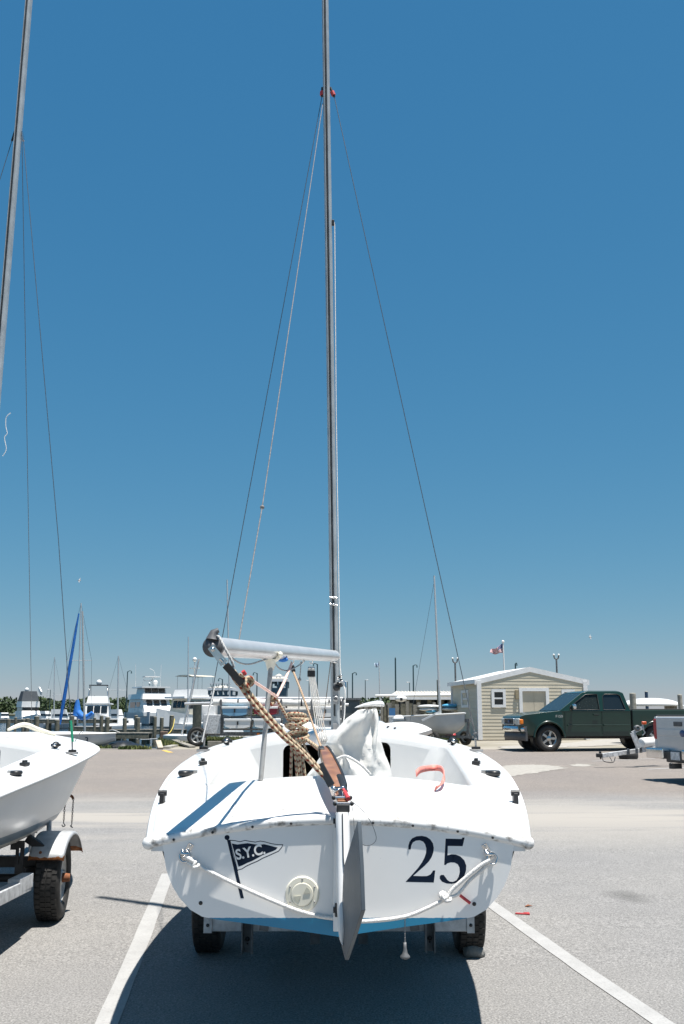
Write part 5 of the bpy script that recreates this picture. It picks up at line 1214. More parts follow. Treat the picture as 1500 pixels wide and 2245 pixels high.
# wheel lying flat on the lot under the tongue
g = G(1384, 1665); e = thing('loose_wheel', 'black tyre lying flat on the lot under the trailer tongue', 'wheel', (g.x, g.y + .25, gz(g.y)))
mb = MB(); r_ = .26; mb.lathe([(r_ * .55, .02), (r_ * .7, .002), (r_ * .92, .01), (r_, .05), (r_, .13), (r_ * .92, .17), (r_ * .7, .178), (r_ * .55, .16)], None, 30); mb.build('tyre', rubber, e)
mb = MB(); mb.lathe([(r_ * .56, .02), (r_ * .5, .09), (r_ * .56, .155)], None, 30); mb.lathe([(0, .09), (r_ * .5, .09)], None, 30); mb.build('rim', galv_d, e)
# white cylindrical float beside the truck
a_, c_ = P(1406, 1629, 24.9), P(1450, 1625, 25.2)
e = thing('cylindrical_tank', 'white cylindrical tank on the low trailer beside the silver tailgate', 'tank', (a_.x, a_.y, a_.z - .12)); mb = MB(); mb.lathe([(0, -.01), (.10, -.005), (.118, .01), (.122, .03), (.122, (c_ - a_).length)], aim(a_, c_), 20); mb.build('shell', white_p, e, world=True)

# ================================================================== beige shed
m_sid, nt, b = raw('beige_vinyl_siding', .55)
co = coord(nt); c = ramp(nt, nz(nt, coord(nt, 'Object', (.6, .6, 3)), 2.0, 4), [(.3, (.52, .465, .36)), (.7, (.58, .525, .415))]); nt.links.new(c, b.inputs['Base Color'])
trimm = M('white_trim', (.72, .72, .72), .5, var=.05, scale=4)
doorm = M('tan_door_panel', (.50, .445, .35), .55, var=.06, scale=3)
YS = 40.0; A = P(1053, 1622, YS); B2 = P(1288, 1622, YS + .55)
sdir = Vector((B2.x - A.x, B2.y - A.y, 0)); SW = sdir.length; sa = math.atan2(sdir.y, sdir.x)
SZ0 = A.z; SHh = P(1053, 1493, YS).z - SZ0
shed = thing('shed', 'beige clapboard shed with white trim, low gable roof and double door', 'shed', (A.x, A.y, SZ0), sa)
TSH = place(Vector((A.x, A.y, SZ0)), sa); inv = TSH.inverted()
SD = 4.4; RISE = P(1165, 1467, YS + .25).z - P(1053, 1493, YS).z; RX = SW * .48
def fx(px): # distance along the front for a pixel
    d = ray(px, 1550); o_ = Vector((0, 0, CAM_H)); n_ = Vector((-sdir.y, sdir.x, 0)); t_ = (A - o_).dot(n_) / d.dot(n_); p = inv @ (o_ + d * t_); return p.x
def fz(py, px=1100): 
    d = ray(px, py); o_ = Vector((0, 0, CAM_H)); n_ = Vector((-sdir.y, sdir.x, 0)); t_ = (A - o_).dot(n_) / d.dot(n_); return (inv @ (o_ + d * t_)).z
ops = [(fx(1078), fx(1109), fz(1551), fz(1511)), (fx(1138.5), fx(1204), 0.02, fz(1508)), (fx(1232), fx(1261), fz(1551), fz(1511))]
def roofz(x): return SHh + RISE * (1 - abs(x - RX) / (RX if x < RX else SW - RX))
# inner wall
gable = [(0, 0), (SW, 0), (SW, SHh), (RX, SHh + RISE), (0, SHh)]
wh = [[(a, z0), (b_, z0), (b_, z1), (a, z1)] for a, b_, z0, z1 in ops if z0 > .1]
mb = MB(); mb.plate(gable, wh, .08, FACE @ Matrix.Translation((0, 0, -.10))); fw_ = mb.build('front_wall', m_sid, shed)
NB = 17; bh = SHh / NB
def board(x0, x1, z, parent, T, h=None, cut=None):
    h = h or bh; e0 = .013; mb = MB()
    vs = [(x0, 0, z), (x1, 0, z), (x1, -e0, z + .004), (x0, -e0, z + .004), (x0, 0, z + h), (x1, 0, z + h), (x1, -.003, z + h), (x0, -.003, z + h)]
    if cut: vs = cut(vs)
    mb.add(vs, [(0, 1, 2, 3), (3, 2, 6, 7), (4, 7, 6, 5), (0, 3, 7, 4), (1, 5, 6, 2)], 0, False, T); mb.build('siding_board', m_sid, parent)
z = 0.0
while z < SHh + RISE - bh * .4:
    zt = z + bh
    def lim(zz):
        if zz <= SHh: return 0, SW
        f_ = (zz - SHh) / RISE; return RX * f_, SW - (SW - RX) * f_
    l0, l1 = lim(zt); segs = [(l0, l1)]
    for a, b_, z0, z1 in ops:
        if z0 < z + bh * .6 and z1 > z + bh * .4:
            ns = []
            for s0, s1 in segs:
                if a > s0 and b_ < s1: ns += [(s0, a), (b_, s1)]
                else: ns.append((s0, s1))
            segs = ns
    for s0, s1 in segs:
        if s1 - s0 > .05: board(s0, s1, z, fw_, Matrix.Translation((0, -.001, 0)))
    z = zt
mb = MB(); mb.box((-.0 + .04, SD / 2, SHh / 2), (.08, SD - .2, SHh)); lw = mb.build('side_wall', m_sid, shed)
swin = (SD * .36, SD * .62, ops[0][2], ops[0][3])
TL = Matrix(((0, 1, 0, 0), (-1, 0, 0, SD), (0, 0, 1, 0), (0, 0, 0, 1)))
for k in range(NB):
    z = k * bh; sg_ = [(0, SD)] if not (swin[2] < z + bh * .6 and swin[3] > z + bh * .4) else [(0, SD - swin[1]), (SD - swin[0], SD)]
    for s0, s1 in sg_: board(s0, s1, z, lw, TL)
mb = MB(); mb.box((SW - .04, SD / 2, SHh / 2), (.08, SD - .2, SHh)); mb.box((SW / 2, SD - .04, SHh / 2), (SW - .2, .08, SHh)); mb.build('rear_walls', m_sid, shed)
def window(T, x0, x1, z0, z1, parent, nm='window'):
    w = bpy.data.objects.new(nm, None); scene.collection.objects.link(w); w.parent = parent; FRAMES[w.name] = FRAMES[parent.name]; w.empty_display_size = .1
    fr = .11
    mb = MB(); mb.plate([(x0, z0), (x1, z0), (x1, z1), (x0, z1)], [[(x0 + fr, z0 + fr), (x1 - fr, z0 + fr), (x1 - fr, z1 - fr), (x0 + fr, z1 - fr)]], .05, T @ FACE); mb.build('frame', trimm, w)
    mb = MB(); zm = (z0 + z1) / 2; mb.box(((x0 + x1) / 2, .0, zm), (x1 - x0 - 2 * fr, .05, .06), T); mb.build('sash_rail', trimm, w)
    for a, c in ((z0 + fr, zm - .03), (zm + .03, z1 - fr)):
        mb = MB(); mb.box(((x0 + x1) / 2, .03, (a + c) / 2), (x1 - x0 - 2 * fr, .008, c - a), T); mb.build('pane', glass_d, w)
for i in (0, 2): window(Matrix.Translation((0, 0.0, 0)), *ops[i], shed)
window(TL, SD - swin[1], SD - swin[0], swin[2], swin[3], shed)
a, b_, z0, z1 = ops[1]; fr = .13
dr = bpy.data.objects.new('double_door', None); scene.collection.objects.link(dr); dr.parent = shed; FRAMES[dr.name] = FRAMES[shed.name]
mb = MB(); mb.plate([(a, 0), (b_, 0), (b_, z1), (a, z1)], [[(a + fr, .02), (b_ - fr, .02), (b_ - fr, z1 - fr), (a + fr, z1 - fr)]], .06, FACE); mb.build('frame', trimm, dr)
md_ = (a + b_) / 2
for x0, x1 in ((a + fr, md_ - .008), (md_ + .008, b_ - fr)): mb = MB(); mb.box(((x0 + x1) / 2, .02, (z1 - fr) / 2 + .01), (x1 - x0, .03, z1 - fr - .04)); mb.build('door_leaf', doorm, dr)
mb = MB(); mb.box((a + .35, -.0, .95), (.05, .05, .12)); mb.build('door_handle', steel, dr)
for x in (a - .1, ): mb = MB(); mb.box((x, -.06, z1 - .25), (.13, .08, .34)); mb.build('lantern', M('brass_lantern', (.30, .25, .16), .5), shed, bevel=.01)
mb = MB(); mb.box((a - .09, -.03, .97), (.12, .03, .11)); mb.build('meter_box', grey_pl, shed)
for x, y in ((.0, -.02), (SW, -.02), (0, SD)): mb = MB(); mb.box((x, y, SHh / 2), (.17, .09, SHh)); mb.build('corner_trim', trimm, shed)
ov = .18
for x0, x1 in ((-ov, RX), (RX, SW + ov)):
    z0_, z1_ = (SHh - RISE * ov / RX, SHh + RISE) if x0 < 0 else (SHh + RISE, SHh - RISE * ov / (SW - RX))
    z0_ += .03; z1_ += .03; mb = MB(); y0_, y1_ = -.004, SD + .16
    mb.add([(x0, y0_, z0_), (x1, y0_, z1_), (x1, y1_, z1_), (x0, y1_, z0_), (x0, y0_, z0_ + .05), (x1, y0_, z1_ + .05), (x1, y1_, z1_ + .05), (x0, y1_, z0_ + .05)], [(3, 2, 1, 0), (4, 5, 6, 7), (0, 1, 5, 4), (2, 3, 7, 6), (0, 4, 7, 3), (1, 2, 6, 5)]); rf_ = mb.build('roof_slope', M('white_roofing', (.66, .66, .65), .6, var=.06, scale=3), shed)
    mb = MB(); hh = .20; mb.add([(x0, y0_ - .03, z0_ - hh + .06), (x1, y0_ - .03, z1_ - hh + .06), (x1, y0_ - .03, z1_ + .06), (x0, y0_ - .03, z0_ + .06), (x0, y0_ - .003, z0_ - hh + .06), (x1, y0_ - .003, z1_ - hh + .06), (x1, y0_ - .003, z1_ + .06), (x0, y0_ - .003, z0_ + .06)], [(0, 1, 2, 3), (7, 6, 5, 4), (0, 4, 5, 1), (3, 2, 6, 7), (0, 3, 7, 4), (1, 5, 6, 2)]); mb.build('barge_board', trimm, shed)
mb = MB(); mb.box((-ov, SD / 2, SHh - RISE * ov / RX + .02), (.05, SD + .3, .16)); mb.build('gutter', trimm, shed)
for x in (.2, SW / 2, SW - .2):
    for y in (.2, SD - .2): mb = MB(); mb.box((x, y, -.06), (.35, .35, .16)); mb.build('footing_block', conc, shed)
# sign reflected / standing behind the green truck: hours board on the shed wall
mb = MB(); x0 = fx(1228); mb.box((fx(1243), -.10, 1.0), (fx(1258) - fx(1230), .03, .9)); mb.build('notice_board', trimm, shed) if False else None
# ================================================================== marina and yard behind
def box_px(mb, x0, x1, y0, y1, Y, d, m=0):
    a, c = P(x0, y0, Y), P(x1, y1, Y); mb.box(((a.x + c.x) / 2, Y + d / 2, (a.z + c.z) / 2), (c.x - a.x, d, a.z - c.z), m=m)
WZ = WATER
# --- pilings
PG = 'mooring pilings along the docks'
cap_m = M('pale_piling_top', (.30, .29, .25), .9)
def piling(px, ptop, wpx, Y, base, label, mat=pile_m, name='piling'):
    top = P(px, ptop, Y); r = wpx * S(Y) / 2; e = thing(name, label, 'piling', (top.x, Y, base), 0, PG)
    n = 12; rings = []; rr = random.Random(int(px * 7 + Y)); lx = rr.uniform(-.015, .015)
    for k in range(5):
        z = base + (top.z - base) * k / 4; rings.append([(top.x + lx * (z - top.z) + r * (1.06 - .06 * k / 4) * math.cos(2 * math.pi * j / n), Y + r * math.sin(2 * math.pi * j / n), z) for j in range(n)])
    mb = MB(); mb.loft(rings); mb.build('shaft', mat, e, world=True)
    mb = MB(); mb.lathe([(r * 1.0, 0), (r * .97, .02), (0, .035)], Matrix.Translation((top.x, Y, top.z)), 12); mb.build('cap', cap_m, e, world=True); return e
LBL_A = 'weathered wooden piling standing in the water in front of the catamaran'
for px, pt, w in ((303, 1574, 10), (340, 1572, 8.5), (355, 1574, 8.5), (377, 1569, 10), (299, 1569, 8)): piling(px, pt, w, 62 if px != 299 else 74, -2.6, LBL_A)
LBL_B = 'weathered wooden piling standing in the water behind the cut-off sailboat'
for px, pt, w in ((19, 1577, 9), (52, 1577, 8), (61, 1576, 9), (81, 1571, 11), (126, 1579, 11), (158, 1570, 11), (104, 1577, 7), (35, 1573, 6)): piling(px, pt, w, 66, -2.6, LBL_B)
LBL_C = 'weathered wooden piling between the blue-covered yacht and the catamaran'
for px, pt, w in ((223, 1570, 8), (236, 1573, 10), (274, 1575, 9), (208, 1574, 6)): piling(px, pt, w, 60, -2.6, LBL_C)
piling(433, 1541, 19, 37.5, gz(37), 'broad dark piling at the end of the boat rack', M('dark_creosoted_timber', (.035, .045, .038), .9, scale=6, col2=(.08, .085, .07), bump=.3))
LBL_D = 'broad wooden post rising behind the bed of the green pickup'
piling(1387, 1521, 14, 36.5, gz(36), LBL_D, M('grey_post_wood', (.22, .21, .18), .9, scale=8, col2=(.36, .34, .30)))
piling(1490, 1524, 10, 36.5, gz(36), 'slimmer wooden post at the far end of the upturned white hull', MATS['grey_post_wood'])
piling(1417, 1517, 7, 39, gz(39), 'slim dark blue post behind the upturned white hull', M('dark_blue_post', (.01, .04, .09), .6))
piling(960, 1491, 5, 52, gz(52), 'slim tall wooden post beside the mast of the grey hull')
# --- docks: deck boards on beams
DG = 'timber docks'
def dock(x0, x1, ytop, Y, dep, label, thick=.28, posts=5):
    a, c = P(x0, ytop, Y), P(x1, ytop, Y); e = thing('dock', label, 'dock', ((a.x + c.x) / 2, Y, WZ), 0, DG)
    L_ = c.x - a.x; n = min(60, max(3, int(L_ / .35))); w = L_ / n
    for k in range(n):
        mb = MB(); mb.box((a.x + (k + .5) * w, Y + dep / 2, a.z - .025 + .004 * math.sin(k * 2.3)), (w - .02, dep, .05)); mb.build('deck_board', plank_m, e, world=True)
    mb = MB(); mb.box(((a.x + c.x) / 2, Y + .06, a.z - .05 - thick / 2), (L_, .10, thick)); mb.build('fascia_beam', pile_m, e, world=True)
    mb = MB(); mb.box(((a.x + c.x) / 2, Y + dep - .06, a.z - .05 - thick / 2), (L_, .10, thick)); mb.build('fascia_beam', pile_m, e, world=True)
    for k in range(posts):
        x = a.x + L_ * (k + .5) / posts; mb = MB(); mb.cyl((x, Y + dep / 2, -2.6), (x, Y + dep / 2, a.z - .06), .13, n=10); mb.build('support_post', pile_m, e, world=True)
    return e
dock(240, 402, 1599, 68, 1.6, 'long grey timber dock in front of the catamaran')
dock(241, 326, 1606.5, 58, 1.2, 'short low timber dock in front of the long dock', posts=3)
dock(-40, 246, 1577.5, 92, 2.2, 'long timber dock behind the cut-off sailboat')
dock(150, 236, 1593, 72, 1.4, 'timber finger dock beside the blue-covered yacht', posts=3)
mb = MB(); mb.tube(spline([P(228, 1588, 64), P(238, 1601, 64), P(252, 1601.5, 62), P(300, 1620, 60), P(352, 1619, 45)], 8), .02, 6); o = mb.build('mooring_rope', rope_w); tag(o, 'pale mooring rope sagging low across the water by the docks', 'rope')
mb = MB(); mb.tube(spline([P(383, 1576, 62), P(380, 1592, 55), P(374, 1604, 48), P(366, 1611, 44)], 6), .022, 6); o = mb.build('mooring_rope', M('yellow_rope', (.55, .42, .08), .8)); tag(o, 'yellow mooring rope hanging from a piling by the catamaran', 'rope')
# --- lamp posts
LG = 'lamp posts around the harbour'
def lamp(px, ptop, pbase_z, Y, label, style, d=1, r=.09):
    top = P(px, ptop, Y); e = thing('lamp_post', label, 'lamp post', (top.x, Y, pbase_z), 0, LG); k = S(Y)
    mb = MB(); r *= .7; mb.tube([(top.x, Y, pbase_z), (top.x, Y, top.z)], [r, r * .75], 10); mb.build('pole', lamp_m if style != 'flood' else galv_d, e, world=True)
    if style == 'hook':
        hk_ = [Vector((top.x, Y, top.z - 2 * k)), Vector((top.x + d * 2.5 * k, Y, top.z + .6 * k)), Vector((top.x + d * 6 * k, Y, top.z + 1.6 * k)), Vector((top.x + d * 8.5 * k, Y, top.z - 0 * k))]
        mb = MB(); mb.tube(spline(hk_, 5), r * .5, 8); mb.build('arm', lamp_m, e, world=True)
        mb = MB(); mb.lathe([(.3 * k, 1 * k), (1.0 * k, 0), (1.5 * k, -4 * k), (1.7 * k, -4.4 * k), (0, -4.4 * k)], Matrix.Translation(hk_[-1]), 12); mb.build('shade', lamp_m, e, world=True)
    elif style == 'arm':
        mb = MB(); mb.tube([(top.x, Y, top.z), (top.x + d * 6 * k, Y, top.z + .6 * k)], r * .5, 8); mb.build('arm', galv, e, world=True)
        mb = MB(); mb.ball((top.x + d * 5 * k, Y, top.z), (2.4 * k, .2, .8 * k), 10, 6); mb.build('lamp_head', galv, e, world=True)
    elif style == 'flood':
        for s_ in (-1, 1):
            mb = MB(); mb.tube(spline([Vector((top.x, Y, top.z)), Vector((top.x + s_ * 4 * k, Y, top.z + 2 * k)), Vector((top.x + s_ * 5 * k, Y, top.z + 7 * k))], 5), r * .6, 8); mb.build('arm', galv_d, e, world=True)
            mb = MB(); c = Vector((top.x + s_ * 5.5 * k, Y, top.z + 9.5 * k)); mb.ball(c, (2.4 * k, 2.2 * k, 2.2 * k), 12, 8); mb.build('globe', white_p, e, world=True)
            mb = MB(); mb.cyl(c - Vector((0, 0, 3 * k)), c - Vector((0, 0, 1 * k)), 1.0 * k, 1.6 * k, n=10); mb.build('lamp_socket', lamp_m, e, world=True)
    elif style == 'top':
        mb = MB(); mb.lathe([(.5 * k, 0), (1.7 * k, 0), (1.4 * k, 3 * k), (.3 * k, 6 * k), (0, 6 * k)], Matrix.Translation(top), 12); mb.build('shade', lamp_m, e, world=True)
    return e
zg = gz(60)
HK = 'dark green lamp post with a hooked arm behind the boat rack'
lamp(564, 1476, zg, 90, 'dark green lamp post with hooked arm beside the lookout tower', 'hook', -1); lamp(488, 1489, zg, 90, 'dark green lamp post with hooked arm rising over the low lookout building', 'hook', -1); lamp(696, 1456, zg, 84, 'tall dark green lamp post with hooked arm just left of the mast of sailboat 25', 'hook', -1, .1)
lamp(678, 1492, zg, 90, 'slim plain lamp post beside the tall hooked lamp post', 'arm', -1, .07)
HK2 = 'dark green lamp post with a hooked arm above the pale shelter roof'
lamp(773, 1476, zg, 86, 'dark green lamp post with hooked arm just right of the mast of sailboat 25', 'hook', 1, .1); lamp(906, 1459, zg, 84, HK2, 'hook', 1, .1); lamp(867, 1446, zg, 80, 'tallest dark lamp post, straight topped, above the pale shelter roof', 'top', 1, .11)
AR_ = 'slim grey lamp post with a straight arm near the harbour'
lamp(762, 1494, zg, 88, 'slim grey lamp post with straight arm above the dark block wall', 'arm', -1, .06); lamp(801, 1491, zg, 88, 'slim grey lamp post with straight arm beside the blue and white flag', 'arm', 1, .06); lamp(898, 1496, zg, 88, 'slim grey lamp post with straight arm rising over the shelter roof', 'arm', -1, .06)
lamp(998, 1453, gz(50), 56, 'twin floodlight post above the left corner of the shed', 'flood'); lamp(1220, 1445, gz(50), 56, 'twin floodlight post above the right end of the shed roof', 'flood')
lamp(1130, 1455, gz(50), 60, 'dark lamp post with curled top above the shed ridge', 'hook', .4, .08)
lamp(280, 1472, .3, 69, 'slim grey lamp post with curved arm on the catamaran dock', 'hook', 1, .06)
lamp(111, 1512, .3, 93, 'slim post with two small lamps on the dock behind the cut-off sailboat', 'arm', -1, .05)
lamp(333, 1508, .3, 190, 'twin headed lamp post behind the catamaran flybridge', 'flood', 1, .1)
# --- flags
fp = thing('flagpole', 'flagpole with the stars and stripes behind the shed', 'flagpole', (P(1104, 1470, 48).x, 48, gz(48)))
mb = MB(); t_ = P(1103, 1409, 48); mb.tube([(t_.x + .05, 48, gz(48)), t_], [.045, .03], 8); mb.ball(t_ + Vector((0, 0, .05)), .07, 10, 6); mb.build('pole', white_p, fp, world=True)
m_fl, nt, b = raw('stars_and_stripes', .8); uv = coord(nt, 'UV'); sx = nt.nodes.new('ShaderNodeSeparateXYZ'); nt.links.new(uv, sx.inputs[0])
st_ = mth(nt, 'LESS_THAN', mth(nt, 'FRACT', mth(nt, 'MULTIPLY', sx.outputs['Y'], 6.5)), .5)
c = mixc(nt, (.62, .60, .60), (.34, .03, .05), st_)
can = mth(nt, 'MULTIPLY', mth(nt, 'LESS_THAN', sx.outputs['X'], .42), mth(nt, 'GREATER_THAN', sx.outputs['Y'], .46))
vor = nt.nodes.new('ShaderNodeTexVoronoi'); vor.inputs['Scale'].default_value = 16; vor.inputs['Randomness'].default_value = 0; nt.links.new(uv, vor.inputs['Vector'])
c = mixc(nt, c, mixc(nt, (.02, .03, .12), (.6, .6, .62), mth(nt, 'LESS_THAN', vor.outputs['Distance'], .22)), can); nt.links.new(c, b.inputs['Base Color'])
def flag(parent, hoist_top, hoist_bot, fly_top, fly_bot, Y, mat):
    mb = MB(); nx, ny = 18, 10; vs = []; fs = []; uv = []
    ht, hb, ft_, fb = [P(p[0], p[1], Y) for p in (hoist_top, hoist_bot, fly_top, fly_bot)]
    for i in range(nx + 1):
        for j in range(ny + 1):
            u, v = i / nx, j / ny; p = (ht.lerp(ft_, u)).lerp(hb.lerp(fb, u), v); w = math.sin(u * 9 + v * 2.2); vs.append((p.x, Y + .14 * w * u ** .5, p.z + .07 * math.sin(u * 8 + .6) * u))
    for i in range(nx):
        for j in range(ny):
            a = i * (ny + 1) + j; fs.append((a, a + 1, a + ny + 2, a + ny + 1)); g_ = lambda i_, j_: (i_ / nx, 1 - j_ / ny); uv.append([g_(i, j), g_(i, j + 1), g_(i + 1, j + 1), g_(i + 1, j)])
    mb.add(vs, fs, 0, True, None, uv); mb.build('flag', mat, parent, world=True, solid=.01)
flag(fp, (1103, 1410), (1104, 1431), (1076, 1427), (1073, 1434), 48, m_fl)
fp = thing('flagpole', 'thin flagpole with a small blue and white flag right of the mast', 'flagpole', (P(832, 1540, 88).x, 88, zg))
t_ = P(831, 1450, 88); mb = MB(); mb.tube([(t_.x + .1, 88, zg), t_], [.06, .035], 8); mb.build('pole', galv, fp, world=True)
flag(fp, (831, 1453), (831, 1462), (821, 1455), (822, 1463), 88, M('blue_and_white_flag', (.10, .22, .38), .8, scale=1.2, col2=(.55, .60, .65)))
# --- gulls
bird_m = M('gull_feathers', (.35, .35, .35), .8)
for (px, py), Y, lb in (((174, 1273), 60, 'gull flying above the masts on the left'), ((1294, 1397), 80, 'tiny far gull flying above the green pickup')):
    c = P(px, py, Y); k = S(Y); mb = MB(); mb.tube([c + Vector((-3 * k, 0, .5 * k)), c + Vector((-1 * k, 0, .2 * k)), c + Vector((1.5 * k, 0, 0)), c + Vector((3.2 * k, 0, .3 * k))], [.2 * k, .9 * k, .9 * k, .3 * k], 8)
    for s_ in (-1, 1): mb.add([c + Vector((-1 * k, 0, .3 * k)), c + Vector((1 * k, 0, .3 * k)), c + Vector((1.5 * k, s_ * 4 * k, (7 if s_ > 0 else -6) * k)), c + Vector((-.6 * k, s_ * 2.5 * k, (3.6 if s_ > 0 else -3) * k))], [(0, 1, 2, 3)])
    o = mb.build('gull', bird_m, solid=.03); tag(o, lb, 'bird')
# ------------------------------------------------------------------ small boats
def boat_hull(mb, L_, B_, D_, z0, rake=.25, T=None, m=0, sheer=.12, tw=.75, n=16):
    rings = []
    for i in range(n + 1):
        t = i / n; x = -L_ / 2 + L_ * t; hb = B_ / 2 * min(1, (tw + (1 - tw) * min(1, t * 2.2))) * (max(0.02, 1 - ((max(0, t - .45) / .55) ** 2.2))); zt = z0 + D_ + sheer * D_ * 2 * t * t; zk = z0 + (.55 * D_ * max(0, (t - .75) / .25) ** 2)
        rings.append([(x, -hb, zt), (x, -hb * .96, zk + (zt - zk) * .45), (x, -hb * .62, zk + (zt - zk) * .10), (x, 0, zk), (x, hb * .62, zk + (zt - zk) * .10), (x, hb * .96, zk + (zt - zk) * .45), (x, hb, zt)])
    mb.loft(rings, closed=False, caps=False, T=T, m=m); r0 = rings[0]; mb.add(r0, [tuple(range(7))], m, False, T)
    return rings
def deck_of(mb, rings, T=None, m=0, drop=0.0, crown=.06):
    vs = []; n = len(rings)
    for r in rings:
        a, c = Vector(r[0]), Vector(r[-1])
        for k in range(5): p = a.lerp(c, k / 4); vs.append((p.x, p.y, p.z - drop + crown * (1 - (2 * k / 4 - 1) ** 2) * (c - a).length))
    mb.add(vs, [(i * 5 + k, i * 5 + k + 1, (i + 1) * 5 + k + 1, (i + 1) * 5 + k) for i in range(n - 1) for k in range(4)], m, True, T)
# dinghy marked 3 at the seawall (bow to the right)
bw = P(248, 1619, 33.6); e = thing('dinghy', 'small white dinghy marked 3 pulled up at the seawall', 'dinghy', (bw.x - 1.9, 33.9, gz(33)), R(-4))
mb = MB(); rg = boat_hull(mb, 3.9, 1.45, .44, .02, sheer=.05); mb.build('hull', gel_grey, e); mb = MB(); deck_of(mb, rg); mb.tube([Vector(r[0]) for r in rg], .025, 6); mb.tube([Vector(r[-1]) for r in rg], .025, 6); mb.build('deck', white, e)
vs_, fs_ = text_mesh('3', .27, .004); mb = MB(); mb.add(vs_, fs_, 0, False, Matrix.Translation((1.18, -.615, .28)) @ Matrix.Rotation(R(22), 4, 'Z') @ FACE @ Matrix.Diagonal((1, 1, 1, 1))); mb.build('numeral_three', navy, e)
# tarpaulin heap
tp_m = M('black_tarpaulin', (.008, .010, .013), .42, var=.3, scale=4, bump=.6, bscale=5)
mb = MB(); rings = []; tpx = [(238, 1640, 1634), (250, 1642, 1627), (268, 1643, 1625), (290, 1643.5, 1629), (310, 1644, 1634), (335, 1645, 1640), (348, 1645, 1643)]
tps = spline([(a, b_, c_) for a, b_, c_ in tpx], 4)
for i, q_ in enumerate(tps):
    ring = []; Yc = 34.0
    for k in range(14):
        a = math.pi * k / 13; w = .55; pz = P(q_.x, q_.z, Yc).z; zb = gz(33) - .1; h = max(.05, pz - zb); f = 1 + .25 * noise.noise(Vector((i * .5, k * .6, 0))); ring.append((P(q_.x, 1630, Yc).x, Yc - .5 + .6 + w * -math.cos(a), zb + h * max(0, math.sin(a)) ** .7 * f))
    rings.append(ring)
mb.loft(rings); e = thing('tarpaulin', 'shiny black tarpaulin heaped along the seawall beside dinghy 3', 'tarpaulin', (rings[8][0][0], 34.1, gz(33))); mb.build('cover', tp_m, e, world=True)
# driftwood, bollard and plank at the grass edge
g = G(358, 1627); e = thing('bollard', 'squat rusty brown timber bollard at the corner of the grass', 'bollard', g); mb = MB(); mb.box((g.x, g.y + .12, g.z + .16), (.26, .24, .46)); mb.build('block', M('rusty_timber', (.13, .08, .06), .9, scale=9, col2=(.22, .15, .11)), e, world=True, bevel=.02)
a_, c_ = P(347, 1622, 33.6), G(352, 1643); e = thing('timber_offcut', 'bleached timber offcut leaning beside the brown bollard', 'timber', c_); mb = MB(); mb.bar(c_ + Vector((0, 0, .02)), a_ + Vector((0, 0, -.05)), .17, .09); mb.build('beam', M('bleached_timber', (.40, .35, .28), .9, var=.15), e, world=True)
a_, c_ = G(382, 1633), G(422, 1639.5); e = thing('plank', 'grey plank lying on the grass in front of the dark piling', 'plank', a_); mb = MB(); mb.bar(a_ + Vector((0, 0, .16)), c_ + Vector((0, 0, .03)), .22, .05, (0, 0, 1)); mb.build('board', plank_m, e, world=True)
# white dinghy lying behind with a leaning mast
bw = P(412, 1619, 36.2); e = thing('dinghy', 'low white dinghy with a leaning white mast beside the dark piling', 'dinghy', (bw.x - .35, 37.2, gz(36)), R(-65)); mb = MB(); rg = boat_hull(mb, 2.6, 1.0, .30, .0, sheer=.04); mb.build('hull', white, e); mb = MB(); deck_of(mb, rg); mb.build('deck', white, e)
mb = MB(); mb.tube([P(397, 1617, 36.6), P(436, 1445, 36.6)], .035, 8); mb.build('mast', boom_m, e, world=True); mb = MB(); mb.tube([P(436, 1447, 36.6), P(407, 1600, 35.6)], .008, 5); mb.build('stay', wire, e, world=True)
# ------------------------------------------------------------------ boat rack trailer
YR = 35.4
rk = thing('boat_rack_trailer', 'long steel rack trailer stacked with small prams and white spars', 'trailer', (P(590, 1622, YR).x, YR, gz(YR)))
def rp_(px, py, d=0.0): return P(px, py, YR + d)
for y_, d in ((1610, 0), (1610, 1.5)): mb = MB(); mb.bar(rp_(428, 1609, d), rp_(790, 1609, d), .10, .13); mb.build('side_rail', galv_d, rk, world=True)
for px in (484.5, 551, 617, 684, 752):
    for d in (0, 1.5): mb = MB(); mb.bar(rp_(px, 1612, d), rp_(px, 1533, d), .075, .075, (0, 1, 0)); mb.build('upright', galv_d, rk, world=True)
    for py in (1599, 1572, 1546): mb = MB(); mb.bar(rp_(px, py, 0), rp_(px, py, 1.5), .06, .06); mb.build('crosspiece', galv_d, rk, world=True)
for py in (1572.5, 1599):
    mb = MB(); mb.bar(rp_(484, py, -.06), rp_(752, py, -.06), .06, .06); mb.build('shelf_rail', galv_d, rk, world=True)
for px in (432, 607):
    mb = MB(); c = rp_(px, 1612, -.15); tyre(rk, (c.x, c.y, gz(YR) + .33), (0, -1, 0), .33, .2, rim_s)
c = rp_(607, 1612, -.15); mb = MB(); mb.tube([Vector((c.x + .42 * math.cos(R(a)), c.y, gz(YR) + .33 + .42 * math.sin(R(a)))) for a in range(8, 176, 12)], .045, 8); mb.build('mudguard', white_p, rk, world=True)
mb = MB(); box_px(mb, 446, 483, 1567, 1609, YR - .1, 1.0); mb.build('steel_locker', galv, rk, world=True, bevel=.015)
mb = MB(); mb.box(rp_(566.5, 1609, -.08), (.10, .05, .07)); mb.build('side_reflector', orange, rk, world=True)
